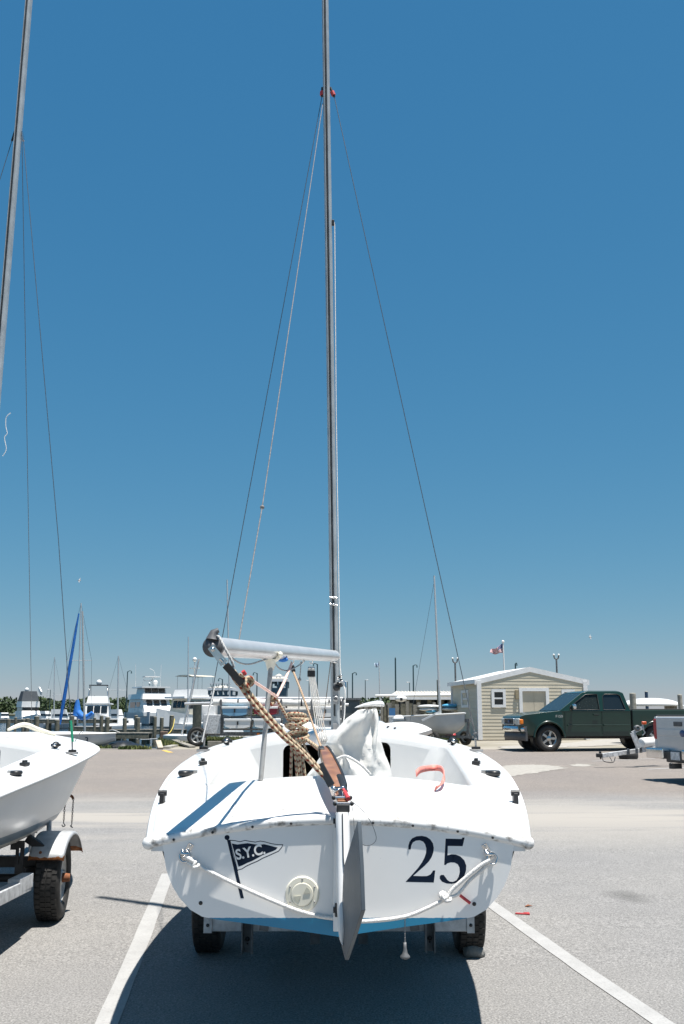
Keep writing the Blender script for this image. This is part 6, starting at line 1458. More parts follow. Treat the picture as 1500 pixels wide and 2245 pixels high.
# prams: transom outlines facing us, hull running back
PRG = 'prams stacked on the rack trailer'
def pram(x0, x1, y0, y1, label, mat, d=0.0, rim=white_p):
    e = thing('pram', label, 'dinghy', rp_((x0 + x1) / 2, y1, d), 0, PRG)
    def ring(dy, sc, lift):
        cx = (x0 + x1) / 2; w = (x1 - x0) / 2 * sc; pts = []
        for u, py in ((-1, y0), (1, y0), (.93, y0 + (y1 - y0) * .80), (.5, y1 - .6), (0, y1), (-.5, y1 - .6), (-.93, y0 + (y1 - y0) * .80)):
            p = rp_(cx + u * w, py, d); p.y += dy; p.z += lift * (1 if py > y0 + 1 else .2); pts.append(p)
        return pts
    mb = MB(); mb.loft([ring(0, 1, 0), ring(.9, 1.08, -.02), ring(1.7, .95, .05), ring(2.2, .7, .18)], smooth=False); mb.build('hull', mat, e, world=True, bevel=.012)
    a, c = rp_(x0 - .8, y0, d), rp_(x1 + .8, y0, d); mb = MB(); mb.box(((a.x + c.x) / 2, YR + d + .05, a.z), (c.x - a.x, .14, .075)); mb.build('gunwale', rim, e, world=True, bevel=.01)
    c = rp_((x0 + x1) / 2, (y0 + y1) / 2 - 2, d - .02); mb = MB(); mb.box(c, (.05, .03, .12)); mb.build('rudder_fitting', black_m, e, world=True)
blue_h = M('pale_blue_gelcoat', (.16, .34, .50), .35, var=.08, scale=3); red_h = M('dark_red_gelcoat', (.24, .012, .025), .35, var=.1, scale=3)
pram(487, 542, 1551, 1569.5, 'pram with a pale blue transom on the top tier of the rack', blue_h, -.25)
pram(555, 608, 1551, 1567.5, 'pram with a dark red transom on the top tier of the rack', red_h, -.25)
pram(492, 550, 1578, 1597, 'white pram below the pale blue one on the rack', white, -.25)
pram(557, 615, 1578, 1597, 'white pram below the dark red one on the rack', white, -.25)
pram(692, 735, 1551, 1572, 'white pram on the top tier beside the mast', white, -.15)
pram(700, 748, 1577, 1597, 'white pram on the lower tier beside the mast', gel_grey, -.15)
pram(625, 680, 1555, 1572, 'pale grey pram in the middle of the top tier', gel_grey, .3)
# spars and rolled covers on top
SPG = 'white spars lying on the rack'
for (xa, ya, xb, yb_, r_, d, lb, kk) in ((468, 1540, 716, 1541, .115, .1, 'thick white rolled sail lying along the rack top', 'rolled_sail'), (500, 1547, 757, 1550, .10, .45, 'second thick white rolled sail on the rack top', 'rolled_sail'), (712, 1540, 757, 1541, .10, .1, 'short white rolled sail at the mast end of the rack', 'rolled_sail'),
        (423, 1530, 752, 1531, .045, 1.2, 'slim white spar on the far side of the rack top', 'spar'), (405, 1543, 470, 1541, .045, .3, 'slim white spar jutting past the dark piling', 'spar'), (560, 1534, 764, 1545, .05, .8, 'slim white spar slanting down along the rack top', 'spar')):
    a_, c_ = rp_(xa, ya, d), rp_(xb, yb_, d); e = thing(kk, lb, 'spar' if kk == 'spar' else 'rolled sail', a_.lerp(c_, .5) - Vector((0, 0, r_)), 0, SPG)
    n = 14; mb = MB(); mb.tube([a_.lerp(c_, k / n) + Vector((0, 0, .012 * math.sin(k * 1.7) * (1 if kk != 'spar' else 0))) for k in range(n + 1)], [r_ * (1 + (.07 * math.sin(k * 2.3) if kk != 'spar' else 0)) for k in range(n + 1)], 12); mb.build('roll' if kk != 'spar' else 'tube', sailc if kk != 'spar' else boom_m, e, world=True)
    if kk != 'spar':
        for t_ in (.22, .5, .78): c = a_.lerp(c_, t_); mb = MB(); mb.tube([c - Vector((.03, 0, 0)), c + Vector((.03, 0, 0))], r_ * 1.04, 12); mb.build('tie', M('dark_tie', (.03, .03, .035), .8), e, world=True)
# boxes at the end of the rack and covered dinghy in front
mb = MB(); box_px(mb, 442, 471, 1546, 1580, YR + .6, .8); o = mb.build('white_crate', white_p, bevel=.03); tag(o, 'white box standing behind the steel locker of the rack', 'box')
e = thing('covered_dinghy', 'dinghy under a white cover behind the rope coil', 'dinghy', (P(655, 1612, 33.9).x, 33.9, gz(33.9))); mb = MB(); rings = []
for i in range(11):
    t = i / 10; px = 612 + 112 * t; h = [1606, 1590, 1583, 1580, 1579, 1580, 1583, 1588, 1595, 1602, 1611][i]; zt = P(px, h, 33.9).z; z0 = gz(33.9) + .32; ring = []
    for k in range(9): a = math.pi * k / 8; ring.append((P(px, 1600, 33.9).x, 33.9 + .62 * (1 - (2 * t - 1) ** 4 * .6) * -math.cos(a), z0 + max(.03, zt - z0) * math.sin(a)))
    rings.append(ring)
mb.loft(rings); mb.build('cover', sailc, e, world=True); mb = MB(); rg = boat_hull(mb, 3.6, 1.25, .32, .06, sheer=.0); mb.build('hull', white, e)
# timber edging under the rack
a_, c_ = P(455, 1617, 33.9), P(612, 1617, 33.9); e = thing('timber_edging', 'long grey timber edging along the grass below the rack', 'timber', (a_.x, 33.9, gz(33.9)))
for k in range(4):
    x0, x1 = a_.x + (c_.x - a_.x) * k / 4, a_.x + (c_.x - a_.x) * (k + 1) / 4; mb = MB(); mb.box(((x0 + x1) / 2, 33.95, gz(33.9) + .12), (x1 - x0 - .02, .16, .22)); mb.build('beam', plank_m, e, world=True, bevel=.01)
# ------------------------------------------------------------------ dinghies and skiff by the shed
e = thing('dinghy', 'flat white racing dinghy with a small cockpit beside the grey hull', 'dinghy', (P(873, 1612, 33).x, 33.0, gz(33)), R(-30))
TD = Matrix.Translation((0, 0, .62)) @ Matrix.Rotation(R(24), 4, 'X')
mb = MB(); rg = boat_hull(mb, 2.4, 1.2, .22, -.22, T=TD, sheer=.06, tw=.7); mb.build('hull', white, e)
mb = MB(); deck_of(mb, rg, T=TD, crown=.03); mb.build('deck', white, e); mb = MB(); mb.box((-.15, 0, .03), (.8, .42, .03), TD); mb.build('cockpit_well', gel_grey, e, bevel=.02)
mb = MB(); mb.box((-.1, 0, .06), (.06, .06, .04), TD); mb.box((-.4, .1, .06), (.05, .1, .03), TD); mb.build('deck_fittings', black, e)
for x in (-.7, .5): mb = MB(); mb.box((x, 0, .17), (.10, .7, .36)); mb.build('dolly_support', black_m, e)
e = thing('skiff', 'grey-white open hull with a mast on a trailer beside the shed', 'boat', (P(946, 1615, 36.4).x, 36.4, gz(36.4)), R(-50))
mb = MB(); rg = boat_hull(mb, 3.3, 1.5, .62, .36, sheer=.10, tw=.7); mb.build('hull', gel_grey, e); mb = MB(); deck_of(mb, rg, drop=.03, crown=.02); mb.build('deck', M('pale_green_deck', (.50, .58, .52), .5), e)
mb = MB(); mb.tube([Vector(r[0]) for r in rg], .03, 6); mb.tube([Vector(r[-1]) for r in rg], .03, 6); mb.build('gunwale', white, e)
mt_ = P(952, 1262, 35.5); mbs = P(966, 1580, 35.5); mb = MB(); mb.tube([mbs, mt_], [.045, .03], 10); mb.build('mast', boom_m, e, world=True)
mb = MB(); mb.tube([mt_ + Vector((0, 0, -.2)), P(899, 1582, 35.5)], .006, 5); mb.build('stay', wire, e, world=True)
mb = MB(); mb.bar(P(966, 1560, 35.5), P(925, 1580, 35.3), .06, .06); mb.build('boom', boom_m, e, world=True)
mb = MB(); mb.bar((-1.6, 0, .30), (2.0, 0, .30), .09, .09); mb.bar((1.75, 0, .32), (1.80, 0, .85), .07, .07); mb.box((1.78, 0, .85), (.2, .12, .12)); mb.build('trailer_frame', galv_d, e)
for s_ in (-1, 1): tyre(e, (.9, s_ * .8, .24), (0, s_, 0), .24, .15, rim_s, world=False)
ob = thing('outboard_engine', 'white outboard engine cowl on a boat behind the flat dinghy', 'outboard', (P(876, 1600, 36.8).x, 36.8, gz(36.8)))
mb = MB(); rings = []
for py, xa, xb, d in ((1586, 861, 888, .3), (1580, 860, 887, .36), (1574, 862, 885, .36), (1570, 865, 883, .3), (1567.5, 870, 880, .18)):
    a, c = P(xa, py, 36.8), P(xb, py, 36.8); rings.append([(a.x, 36.8 - d, a.z), (c.x, 36.8 - d, a.z), (c.x, 36.8 + d, a.z), (a.x, 36.8 + d, a.z)])
mb.loft(rings, smooth=False); mb.build('cowl', white, ob, world=True, bevel=.04, seg=3)
for py in (1581.5, 1577): mb = MB(); a, c = P(860, py, 36.42), P(888, py - 1, 36.42); mb.bar(a, c, .03, .02); mb.build('cowl_stripe', M('blue_grey_stripe', (.10, .16, .22), .5), ob, world=True)
mb = MB(); a = P(874, 1586, 36.8); mb.box((a.x, 36.8, (a.z + gz(36.8)) / 2), (.25, .35, a.z - gz(36.8))); mb.build('leg', black_m, ob, world=True)
e = thing('covered_dinghy', 'grey tarpaulin-covered dinghy end beside the padded post', 'dinghy', (P(830, 1600, 36.5).x, 36.5, gz(36.5))); mb = MB(); mb.ball((P(830, 1590, 36.5).x, 36.9, gz(36.5) + .42), (.42, .8, .42), 14, 10); mb.build('cover', gel_grey, e, world=True)
kx = P(994, 1596, 38.6); e = thing('kayak', 'blue and red kayak end leaning at the shed corner', 'kayak', (kx.x, 38.6, gz(38.6))); mb = MB(); mb.ball((kx.x - .05, 39.2, gz(38.6) + .55), (.16, 1.2, .2), 12, 8); mb.build('hull', blue_bright, e, world=True); mb = MB(); mb.ball((kx.x - .05, 39.2, gz(38.6) + .25), (.17, 1.2, .2), 12, 8); mb.build('lower_hull', red_m, e, world=True)
# boards on a rack
RB = thing('board_rack', 'timber rack left of the shed carrying paddle boards', 'rack', (P(952, 1600, 44).x, 44, gz(44)))
for px in (918, 952, 985):
    a = P(px, 1540, 44); mb = MB(); mb.box((a.x, 44, (a.z + gz(44)) / 2), (.12, .12, a.z - gz(44))); mb.build('upright', plank_m, RB, world=True)
for py in (1552.5, 1562): a, c = P(912, py, 44), P(992, py, 44); mb = MB(); mb.bar(a, c, .10, .08); mb.build('shelf_rail', plank_m, RB, world=True)
for (x0, x1, py, mt_, lb) in ((915, 966, 1549, white, 'white paddle board on the upper shelf of the board rack'), (968, 1010, 1547, M('light_blue_board', (.10, .38, .60), .3), 'light blue paddle board on the upper shelf of the board rack'), (918, 962, 1555.5, white, 'white paddle board on the lower shelf of the board rack'), (968, 1008, 1554.5, white, 'white paddle board on the lower shelf next to the shed'), (932, 958, 1559.5, M('light_blue_board', (.10, .38, .60), .3), 'small light blue board under the lower white paddle board')):
    a, c = P(x0, py, 44), P(x1, py, 44); mb = MB(); mb.ball(((a.x + c.x) / 2, 44 - .1, a.z), ((c.x - a.x) / 2, .36, .085), 18, 8); o = mb.build('paddle_board', mt_); tag(o, lb, 'paddle board', 'paddle boards on the rack')
# ------------------------------------------------------------------ buildings
def hip(mb, x0, x1, y0, y1, z, h, ov):
    cx, cy = (x0 + x1) / 2, (y0 + y1) / 2; w = (x1 - x0) / 2 + ov; d = (y1 - y0) / 2 + ov; rl = max(0, w - d)
    vs = [(cx - w, cy - d, z), (cx + w, cy - d, z), (cx + w, cy + d, z), (cx - w, cy + d, z), (cx - rl, cy, z + h), (cx + rl, cy, z + h)]
    mb.add(vs, [(0, 1, 5, 4), (1, 2, 5), (2, 3, 4, 5), (3, 0, 4), (3, 2, 1, 0)])
wallg = M('slate_blue_cladding', (.13, .17, .19), .7, var=.12, scale=3); roofp = M('pale_metal_roof', (.55, .52, .47), .6, var=.08, scale=2)
def pavilion(name, label, x0, x1, yroof, yeave, Y, dep, nwin, tower=False):
    a, c = P(x0, yeave, Y), P(x1, yeave, Y); e = thing(name, label, 'building', ((a.x + c.x) / 2, Y, gz(90)), 0); zt = a.z; ze = gz(90); k = S(Y)
    h1 = P(x0, 1523, Y).z if not tower else P(x0, 1508, Y).z
    mb = MB(); mb.box(((a.x + c.x) / 2, Y + dep / 2, (h1 + ze) / 2), (c.x - a.x, dep, h1 - ze)); mb.build('lower_wall', wallg, e, world=True)
    mb = MB(); hip(mb, a.x, c.x, Y, Y + dep, zt, P(x0, yroof, Y).z - zt, 3.4 * k); mb.build('roof', roofp, e, world=True)
    mb = MB(); mb.box(((a.x + c.x) / 2, Y + dep / 2, zt - .12), (c.x - a.x + .3, dep + .3, .22)); mb.build('eave_beam', trimm, e, world=True)
    n = nwin
    for i in range(n + 1):
        x = a.x + (c.x - a.x) * i / n; mb = MB(); mb.box((x, Y + .1, (h1 + zt) / 2), (.22, .22, zt - h1)); mb.build('post', wallg, e, world=True)
        mb = MB(); mb.box((x, Y + dep - .1, (h1 + zt) / 2), (.22, .22, zt - h1)); mb.build('post', wallg, e, world=True)
    for i in range(n):
        x0_, x1_ = a.x + (c.x - a.x) * i / n + .11, a.x + (c.x - a.x) * (i + 1) / n - .11; mb = MB(); mb.box(((x0_ + x1_) / 2, Y + .25, (h1 + zt) / 2 + .1), (x1_ - x0_, .04, zt - h1 - .5)); mb.build('pane', M('bluish_window_glass', (.06, .10, .12), .1, var=.3, scale=.8), e, world=True)
        for s_ in (-1, 1):
            mb = MB(); mb.bar((x0_, Y + .02, h1 + (.1 if s_ > 0 else .95)), (x1_, Y + .02, h1 + (.95 if s_ > 0 else .1)), .06, .06); mb.build('rail_brace', wallg, e, world=True)
    mb = MB(); mb.bar((a.x, Y + .0, h1 + 1.0), (c.x, Y + .0, h1 + 1.0), .10, .10); mb.build('handrail', trimm, e, world=True)
    return e, a, c, h1, zt
pavilion('harbour_office', 'low slate blue lookout building with pale hipped roof behind the rack', 459, 507, 1500.5, 1508, 92, 5.0, 4)
tw, a, c, h1, zt = pavilion('lookout_tower', 'small slate blue lookout tower with pyramid roof and numeral 1', 592, 629, 1476, 1488.5, 88, 1.9, 2, True)
vs_, fs_ = text_mesh('1', .55, .03); mb = MB(); mb.add(vs_, fs_, 0, False, Matrix.Translation(P(609, 1496, 87.9)) @ FACE); mb.build('numeral_one', white_p, tw, world=True)
mb = MB(); mb.box(P(609, 1496, 88) + Vector((0, .1, 0)), (.55, .06, .62)); mb.build('number_panel', navy, tw, world=True)
# dark wall right of the mast
sl = M('slate_grey_wall', (.10, .115, .12), .8, var=.3, scale=1.5, bump=.2)
a, c = P(768, 1534, 62), P(789, 1534, 62); e = thing('utility_block', 'dark grey block wall just right of the mast', 'building', ((a.x + c.x) / 2, 62, gz(60))); mb = MB(); mb.box(((a.x + c.x) / 2 - .3, 63.5, (a.z + gz(60)) / 2), (c.x - a.x + .6, 3.0, a.z - gz(60))); mb.build('wall', sl, e, world=True); mb = MB(); mb.box(((a.x + c.x) / 2 - .3, 63.5, a.z + .04), (c.x - a.x + .8, 3.2, .12)); mb.build('coping', trimm if False else galv_d, e, world=True)
# open shelter with pale roof
YSH = 58
a, c = P(856, 1515, YSH), P(1010, 1529, YSH); sh = thing('shelter', 'open harbour shelter with a long pale ribbed roof left of the shed', 'shelter', ((a.x + c.x) / 2, YSH, gz(58)))
zr, ze = a.z, P(856, 1527, YSH).z; x0, x1 = P(852, 1520, YSH).x, P(1040, 1520, YSH).x
mb = MB(); mb.add([(x0, YSH - 1.2, ze), (x1, YSH - 1.2, ze), (x1, YSH + 1.6, zr), (x0 + .5, YSH + 1.6, zr), (x1, YSH + 4.4, ze), (x0, YSH + 4.4, ze)], [(0, 1, 2, 3), (3, 2, 4, 5), (0, 3, 5), (0, 5, 4, 1)]); mb.build('roof', roofp, sh, world=True)
for k in range(26):
    x = x0 + (x1 - x0) * (k + .5) / 26; mb = MB(); mb.bar((max(x, x0 + .2), YSH - 1.22, ze + .02), (max(x, x0 + .55), YSH + 1.6, zr + .02), .05, .04); mb.build('roof_rib', roofp, sh, world=True)
mb = MB(); mb.box(((x0 + x1) / 2, YSH - 1.2, ze - .08), (x1 - x0, .10, .22)); mb.build('fascia', trimm, sh, world=True)
for k in range(8):
    x = x0 + .4 + (x1 - x0 - .6) * k / 7
    for y in (YSH - .9, YSH + 4.1): mb = MB(); mb.box((x, y, (ze + gz(58)) / 2), (.22, .22, ze - gz(58))); mb.build('post', pile_m, sh, world=True)
mb = MB(); mb.box(((x0 + x1) / 2 + 1.5, YSH + 4.4, (ze + gz(58)) / 2), (x1 - x0 - 3.5, .12, ze - gz(58) - .2)); mb.build('back_wall', sl, sh, world=True)
for k in range(4): mb = MB(); mb.box((P(945 + 10 * k, 1540, YSH + 4).x, YSH + 4.3, P(900, 1540, YSH).z), (.9, .06, .8)); mb.build('window', M('bluish_window_glass', (.06, .10, .12), .1), sh, world=True)
mb = MB(); mb.box((P(905, 1545, YSH).x, YSH + 2, P(905, 1546, YSH).z), (P(940, 1545, YSH).x - P(870, 1545, YSH).x, 1.6, .95)); mb.build('counter', M('navy_panel', (.02, .035, .05), .6), sh, world=True)
# sailing boat's white wing-like float under the eave
e = thing('outrigger_float', 'white boat float hung below the shelter eave', 'float', P(879, 1539, 54)); a, c = P(866, 1532, 54), P(893, 1532, 54); mb = MB(); mb.ball(((a.x + c.x) / 2, 54, P(880, 1532, 54).z), ((c.x - a.x) / 2, .5, .17), 16, 8); mb.build('hull', white, e, world=True); mb = MB(); mb.box(P(880, 1533, 53.6), (.12, .2, .16)); mb.build('fitting', black_m, e, world=True)
mb = MB(); mb.tube([P(823, 1525, 54), P(935, 1524.5, 54), P(995, 1524, 54)], [.05, .09, .09], 8); mb.build('cross_spar', white, e, world=True)
mb = MB(); a = P(880, 1533, 54); mb.tube([(a.x, 54, a.z), (a.x, 54, gz(54))], .05, 8); mb.build('stand', galv_d, e, world=True)
# fence-like dock posts in the shade left of the shelter
PF = 'posts of the yard fence by the shelter'
for k, px in enumerate((792, 803, 815, 838, 845, 853, 862, 870, 884, 893, 901, 910)):
    a = P(px, 1541 + 4 * math.sin(k * 1.9), 50); e = thing('fence_post', 'grey timber fence post in the yard left of the shelter', 'post', (a.x, 50, gz(50)), 0, PF); mb = MB(); mb.box((a.x, 50, (a.z + gz(50)) / 2), (.16 + .05 * (k % 3), .16, a.z - gz(50))); mb.build('timber', plank_m if k % 2 else pile_m, e, world=True)
for z_ in (1553, 1567): mb = MB(); mb.bar(P(785, z_, 50.12), P(915, z_, 50.12), .06, .14); o = mb.build('fence_rail', pile_m); tag(o, 'upper timber rail of the yard fence' if z_ == 1553 else 'lower timber rail of the yard fence', 'fence rail')
mb = MB(); a = P(860, 1562, 49.8); mb.box(a, (.30, .03, .42)); o = mb.build('blue_sign', M('blue_sign_face', (.05, .16, .35), .5)); tag(o, 'small blue sign on the yard fence behind the padded post', 'sign')
# upturned white hull behind the green truck
a, c = P(1352, 1548, 37.5), P(1500, 1548, 37.5); e = thing('upturned_hull', 'white boat hull upturned behind the bed of the green pickup', 'boat', ((a.x + c.x) / 2, 37.5, gz(37.5)))
mb = MB(); rings = []
for i in range(17):
    t = i / 16; x = a.x + (c.x - a.x) * t; h = (P(1420, 1532.5, 37.5).z - P(1420, 1549, 37.5).z) * (1 - abs(2 * t - 1) ** 2.6) + .02; w = .75 * (1 - abs(2 * t - 1) ** 3) + .05; ring = []
    for k in range(11): an = math.pi * k / 10; ring.append((x, 37.5 - w * math.cos(an), a.z + h * max(0, math.sin(an)) ** .8))
    rings.append(ring)
mb.loft(rings); mb.build('hull', white, e, world=True)
for t in (.2, .8): x = a.x + (c.x - a.x) * t; mb = MB(); mb.box((x, 37.5, (a.z + gz(37.5)) / 2), (.12, 1.1, a.z - gz(37.5))); mb.build('trestle', plank_m, e, world=True)
# ------------------------------------------------------------------ yachts afloat
def slab(mb, x0, x1, w0, w1, z0, z1, fr=0.0, rr_=0.0, m=0):
    mb.loft([[(x0, -w0, z0), (x1, -w0, z0), (x1, w0, z0), (x0, w0, z0)], [(x0 + rr_, -w1, z1), (x1 - fr, -w1, z1), (x1 - fr, w1, z1), (x0 + rr_, w1, z1)]], smooth=False, m=m)
def pane_front(parent, x, z0, z1, fr, h, y0, y1, mat=glass_d, nm='pane', off=.03):
    # pane on a raked front: base x at z0 leaning back fr over height h
    k = fr / h; mb = MB(); vs = [(x - k * 0 + off, y0, z0), (x + off, y1, z0), (x - k * (z1 - z0) + off, y1, z1), (x - k * (z1 - z0) + off, y0, z1)]; mb.add(vs, [(0, 1, 2, 3)]); mb.build(nm, mat, parent, solid=.03)
def pane_side(parent, y, x0, x1, z0, z1, mat=glass_d):
    mb = MB(); mb.box(((x0 + x1) / 2, y, (z0 + z1) / 2), (x1 - x0, .04, z1 - z0)); mb.build('pane', mat, parent)
YG = 'motor yachts moored in the harbour'
# power catamaran, bows towards us
cy = 158; cp = P(345, 1588, cy); ct = thing('motor_catamaran', 'white twin-hulled motor yacht with three dark front windows', 'yacht', (cp.x - 1.9, cy + 4, WZ), R(-90 + 27), YG, sc=.92)
for s_ in (-1, 1):
    mb = MB(); rings = []
    for x, w, zk, zt in ((-6.5, .85, -.3, 1.9), (-2, .9, -.5, 1.95), (3, .85, -.4, 2.05), (5.6, .45, -.1, 2.2), (6.6, .06, .5, 2.3)):
        rings.append([(x, s_ * 2.05 - w, zt), (x, s_ * 2.05 - w * .9, .3), (x, s_ * 2.05, zk), (x, s_ * 2.05 + w * .9, .3), (x, s_ * 2.05 + w, zt)])
    mb.loft(rings, smooth=False); mb.build('hull', gel_grey if s_ < 0 else white, ct)  # left hull greyer: its shaded side is put into the colour
mb = MB(); slab(mb, -6.4, 6.0, 2.85, 2.95, 1.55, 2.15); mb.build('bridge_deck', white, ct)
mb = MB(); slab(mb, -5.5, 4.6, 2.45, 2.25, 2.12, 4.35, 1.5); mb.build('deckhouse', white, ct)
for y0, y1 in ((-1.75, -.75), (-.5, .5), (.75, 1.75)): pane_front(ct, 4.6 - 1.5 * .5, 3.3, 4.2, 1.5, 2.23, y0, y1)
for s_ in (-1, 1): pane_side(ct, s_ * 2.36, -.5, 1.6, 3.1, 3.9); pane_side(ct, s_ * 2.36, -4.5, -1.2, 2.6, 3.9)
mb = MB(); slab(mb, -5.6, 4.0, 2.6, 2.4, 4.36, 5.25, .5); mb.build('flybridge_bulwark', white, ct)
mb = MB(); slab(mb, -2.2, 2.5, 2.0, 1.85, 5.26, 6.25, .5); mb.build('pilothouse', white, ct)
for y0, y1 in ((-1.75, -.65), (-.55, .55), (.65, 1.75)): pane_front(ct, 2.5 - .02, 5.42, 6.2, .5, 1.0, y0, y1)
mb = MB(); slab(mb, -3.4, 3.0, 2.5, 2.45, 6.26, 6.5); mb.build('hardtop', white, ct)
for s_ in (-1, 1): mb = MB(); mb.tube([(-.6, s_ * .9 - .5, 6.5), (-.4, s_ * .7 - .5, 8.2)], .05, 6); mb.build('tower_leg', white, ct)
mb = MB(); slab(mb, -1.2, .6, 1.3, 1.3, 8.15, 8.32); mb.build('tower_top', white, ct); mb = MB(); mb.box((-.3, -.5, 7.55), (.9, 1.2, .12)); mb.build('tower_seat', gel_grey, ct)
mb = MB(); mb.torus(Matrix.Translation((-.4, -.3, 8.6)) @ Matrix.Rotation(R(90), 4, 'Y'), 1.0, .035, 16, 6, 0, 0, math.pi); mb.build('tower_hoop', white, ct)
mb = MB(); mb.cyl((.4, .6, 6.5), (.4, .6, 7.0), .25); mb.ball((.4, .6, 7.25), .42, 12, 8); mb.build('radar_dome', white, ct)
for y in (-2.2, 2.2): mb = MB(); mb.tube([(-2, y, 6.5), (-2.2, y * 1.05, 10.5)], .03, 5); mb.build('antenna', white_p, ct)
for s_ in (-1, 1):
    mb = MB(); mb.tube([(6.2, s_ * 2.0, 3.1), (2, s_ * 2.75, 3.05), (-2, s_ * 2.8, 3.0)], .035, 6); mb.build('guard_rail', steel, ct)
    for x in (6.1, 4, 2, 0): mb = MB(); mb.tube([(x, s_ * (2.0 + .75 * min(1, (6.2 - x) / 4)), 2.15), (x, s_ * (2.0 + .75 * min(1, (6.2 - x) / 4)), 3.1)], .03, 5); mb.build('stanchion', steel, ct)
# trawler yacht to the right
tp = P(412, 1588, 128); tw = thing('trawler_yacht', 'cream trawler yacht with upper deck behind the leaning white mast', 'yacht', (tp.x, 130, WZ), R(-90 - 35), YG)
mb = MB(); rings = []
for x, w, zk, zt in ((-5, 1.6, -.3, 1.5), (-1, 1.75, -.5, 1.55), (3, 1.5, -.4, 1.9), (5.2, .6, 0, 2.3), (6, .06, .8, 2.5)): rings.append([(x, -w, zt), (x, -w * .9, .3), (x, 0, zk), (x, w * .9, .3), (x, w, zt)])
mb.loft(rings, smooth=False); mb.build('hull', white, tw)
ivory = M('ivory_gelcoat', (.62, .57, .46), .4, var=.06, scale=2)
mb = MB(); slab(mb, -4.2, 2.4, 1.5, 1.4, 1.5, 3.7, .5); mb.build('deckhouse', ivory, tw)
for x in (-3.2, -1.8, -.4, 1.0): 
    for s_ in (-1, 1): pane_side(tw, s_ * 1.46, x, x + .95, 2.5, 3.4)
for y in (-1.0, -.3, .4): pane_front(tw, 2.4 - .2, 2.55, 3.4, .5, 2.2, y, y + .6)
mb = MB(); slab(mb, -4.8, 3.0, 1.75, 1.7, 3.72, 3.95); mb.build('upper_deck', white, tw); mb = MB(); slab(mb, -3.0, 1.8, 1.5, 1.4, 3.96, 4.9, .3); mb.build('flybridge', white, tw)
for s_ in (-1, 1):
    for x in (-2.6, -.6, 1.2): mb = MB(); mb.tube([(x, s_ * 1.3, 4.9), (x, s_ * 1.3, 6.5)], .035, 6); mb.build('canopy_post', steel, tw)
mb = MB(); mb.loft([[(x, -1.5, 6.5), (x, -.8, 6.68), (x, .8, 6.68), (x, 1.5, 6.5), (x, 0, 6.55)] for x in (-2.9, 1.5)], smooth=False); mb.build('canopy', ivory, tw)
mb = MB(); mb.tube([(-.5, 0, 6.6), (-.5, 0, 8.6)], .08, 8); mb.ball((-.5, 0, 8.7), .3, 10, 8); mb.box((-.5, 0, 7.6), (.5, 1.4, .12)); mb.build('radar_mast', white, tw)
mb = MB(); mb.ball((0, -1.75, 4.4), (1.0, .35, .35), 12, 8); mb.build('tender', M('orange_canvas', (.45, .25, .10), .7), tw)
# flybridge cruiser near the blue-covered yacht
fp_ = P(200, 1583, 118); fc = thing('flybridge_cruiser', 'white flybridge cruiser with radar dome behind the blue sail cover', 'yacht', (fp_.x, 121, WZ), R(-90 + 10), YG)
mb = MB(); rings = []
for x, w, zk, zt in ((-4, 1.5, -.3, 1.2), (0, 1.6, -.4, 1.3), (3, 1.2, -.3, 1.6), (5, .06, .6, 1.9)): rings.append([(x, -w, zt), (x, -w * .9, .3), (x, 0, zk), (x, w * .9, .3), (x, w, zt)])
mb.loft(rings, smooth=False); mb.build('hull', white, fc); mb = MB(); slab(mb, -3, 2.6, 1.45, 1.3, 1.2, 2.9, .7); mb.build('cabin', white, fc)
for y in (-1.1, -.3, .5): pane_front(fc, 2.6 - .25, 1.95, 2.75, .7, 1.7, y, y + .7)
mb = MB(); slab(mb, -3.2, 2.0, 1.65, 1.6, 2.92, 3.08); mb.build('brow', white, fc); mb = MB(); slab(mb, -2, 1.6, 1.25, 1.1, 3.1, 3.9, .3); mb.build('flybridge', white, fc)
for s_ in (-1, 1):
    mb = MB(); mb.tube([(-.8, s_ * 1.1, 3.9), (-.4, s_ * 1.0, 5.1), (.9, s_ * 1.0, 5.15), (1.2, s_ * 1.1, 3.9)], .04, 6); mb.build('bimini_frame', steel, fc)
mb = MB(); slab(mb, -.6, 1.1, 1.1, 1.05, 5.12, 5.22); mb.build('bimini', M('dark_canvas', (.05, .06, .07), .8), fc); mb = MB(); mb.ball((.2, 0, 5.5), .34, 12, 8); mb.build('radar_dome', white, fc)
# sports cruiser at far left
sp_p = P(52, 1583, 140); sc_ = thing('sports_cruiser', 'white sports cruiser with a dark canopy behind the cut-off sailboat', 'yacht', (sp_p.x, 142, WZ), R(-60), YG)
mb = MB(); rings = []
for x, w, zk, zt in ((-4, 1.4, -.3, 1.1), (0, 1.5, -.4, 1.2), (3, 1.1, -.3, 1.5), (5, .06, .6, 1.8)): rings.append([(x, -w, zt), (x, -w * .9, .3), (x, 0, zk), (x, w * .9, .3), (x, w, zt)])
mb.loft(rings, smooth=False); mb.build('hull', white, sc_); mb = MB(); slab(mb, -2.6, 2, 1.3, 1.2, 1.1, 2.2, .8); mb.build('cabin', white, sc_); mb = MB(); slab(mb, -2.2, 1, 1.25, 1.2, 2.7, 3.5); mb.build('bridge', white, sc_)
mb = MB(); slab(mb, -1.8, .6, 1.2, .9, 3.55, 4.9, .4, .3); mb.build('canopy', M('dark_canvas', (.05, .06, .07), .8), sc_); mb = MB(); slab(mb, -2.2, 1.0, 1.15, 1.1, 2.2, 2.7); mb.build('window_band', glass_d, sc_)
mb = MB(); mb.box((-.5, 1.0, 5.2), (1.6, .2, .5), Matrix.Rotation(R(25), 4, 'Y')); mb.build('raised_dinghy', white, sc_); mb = MB(); mb.ball((-.2, -.4, 5.1), .3, 10, 8); mb.build('radar_dome', white, sc_)
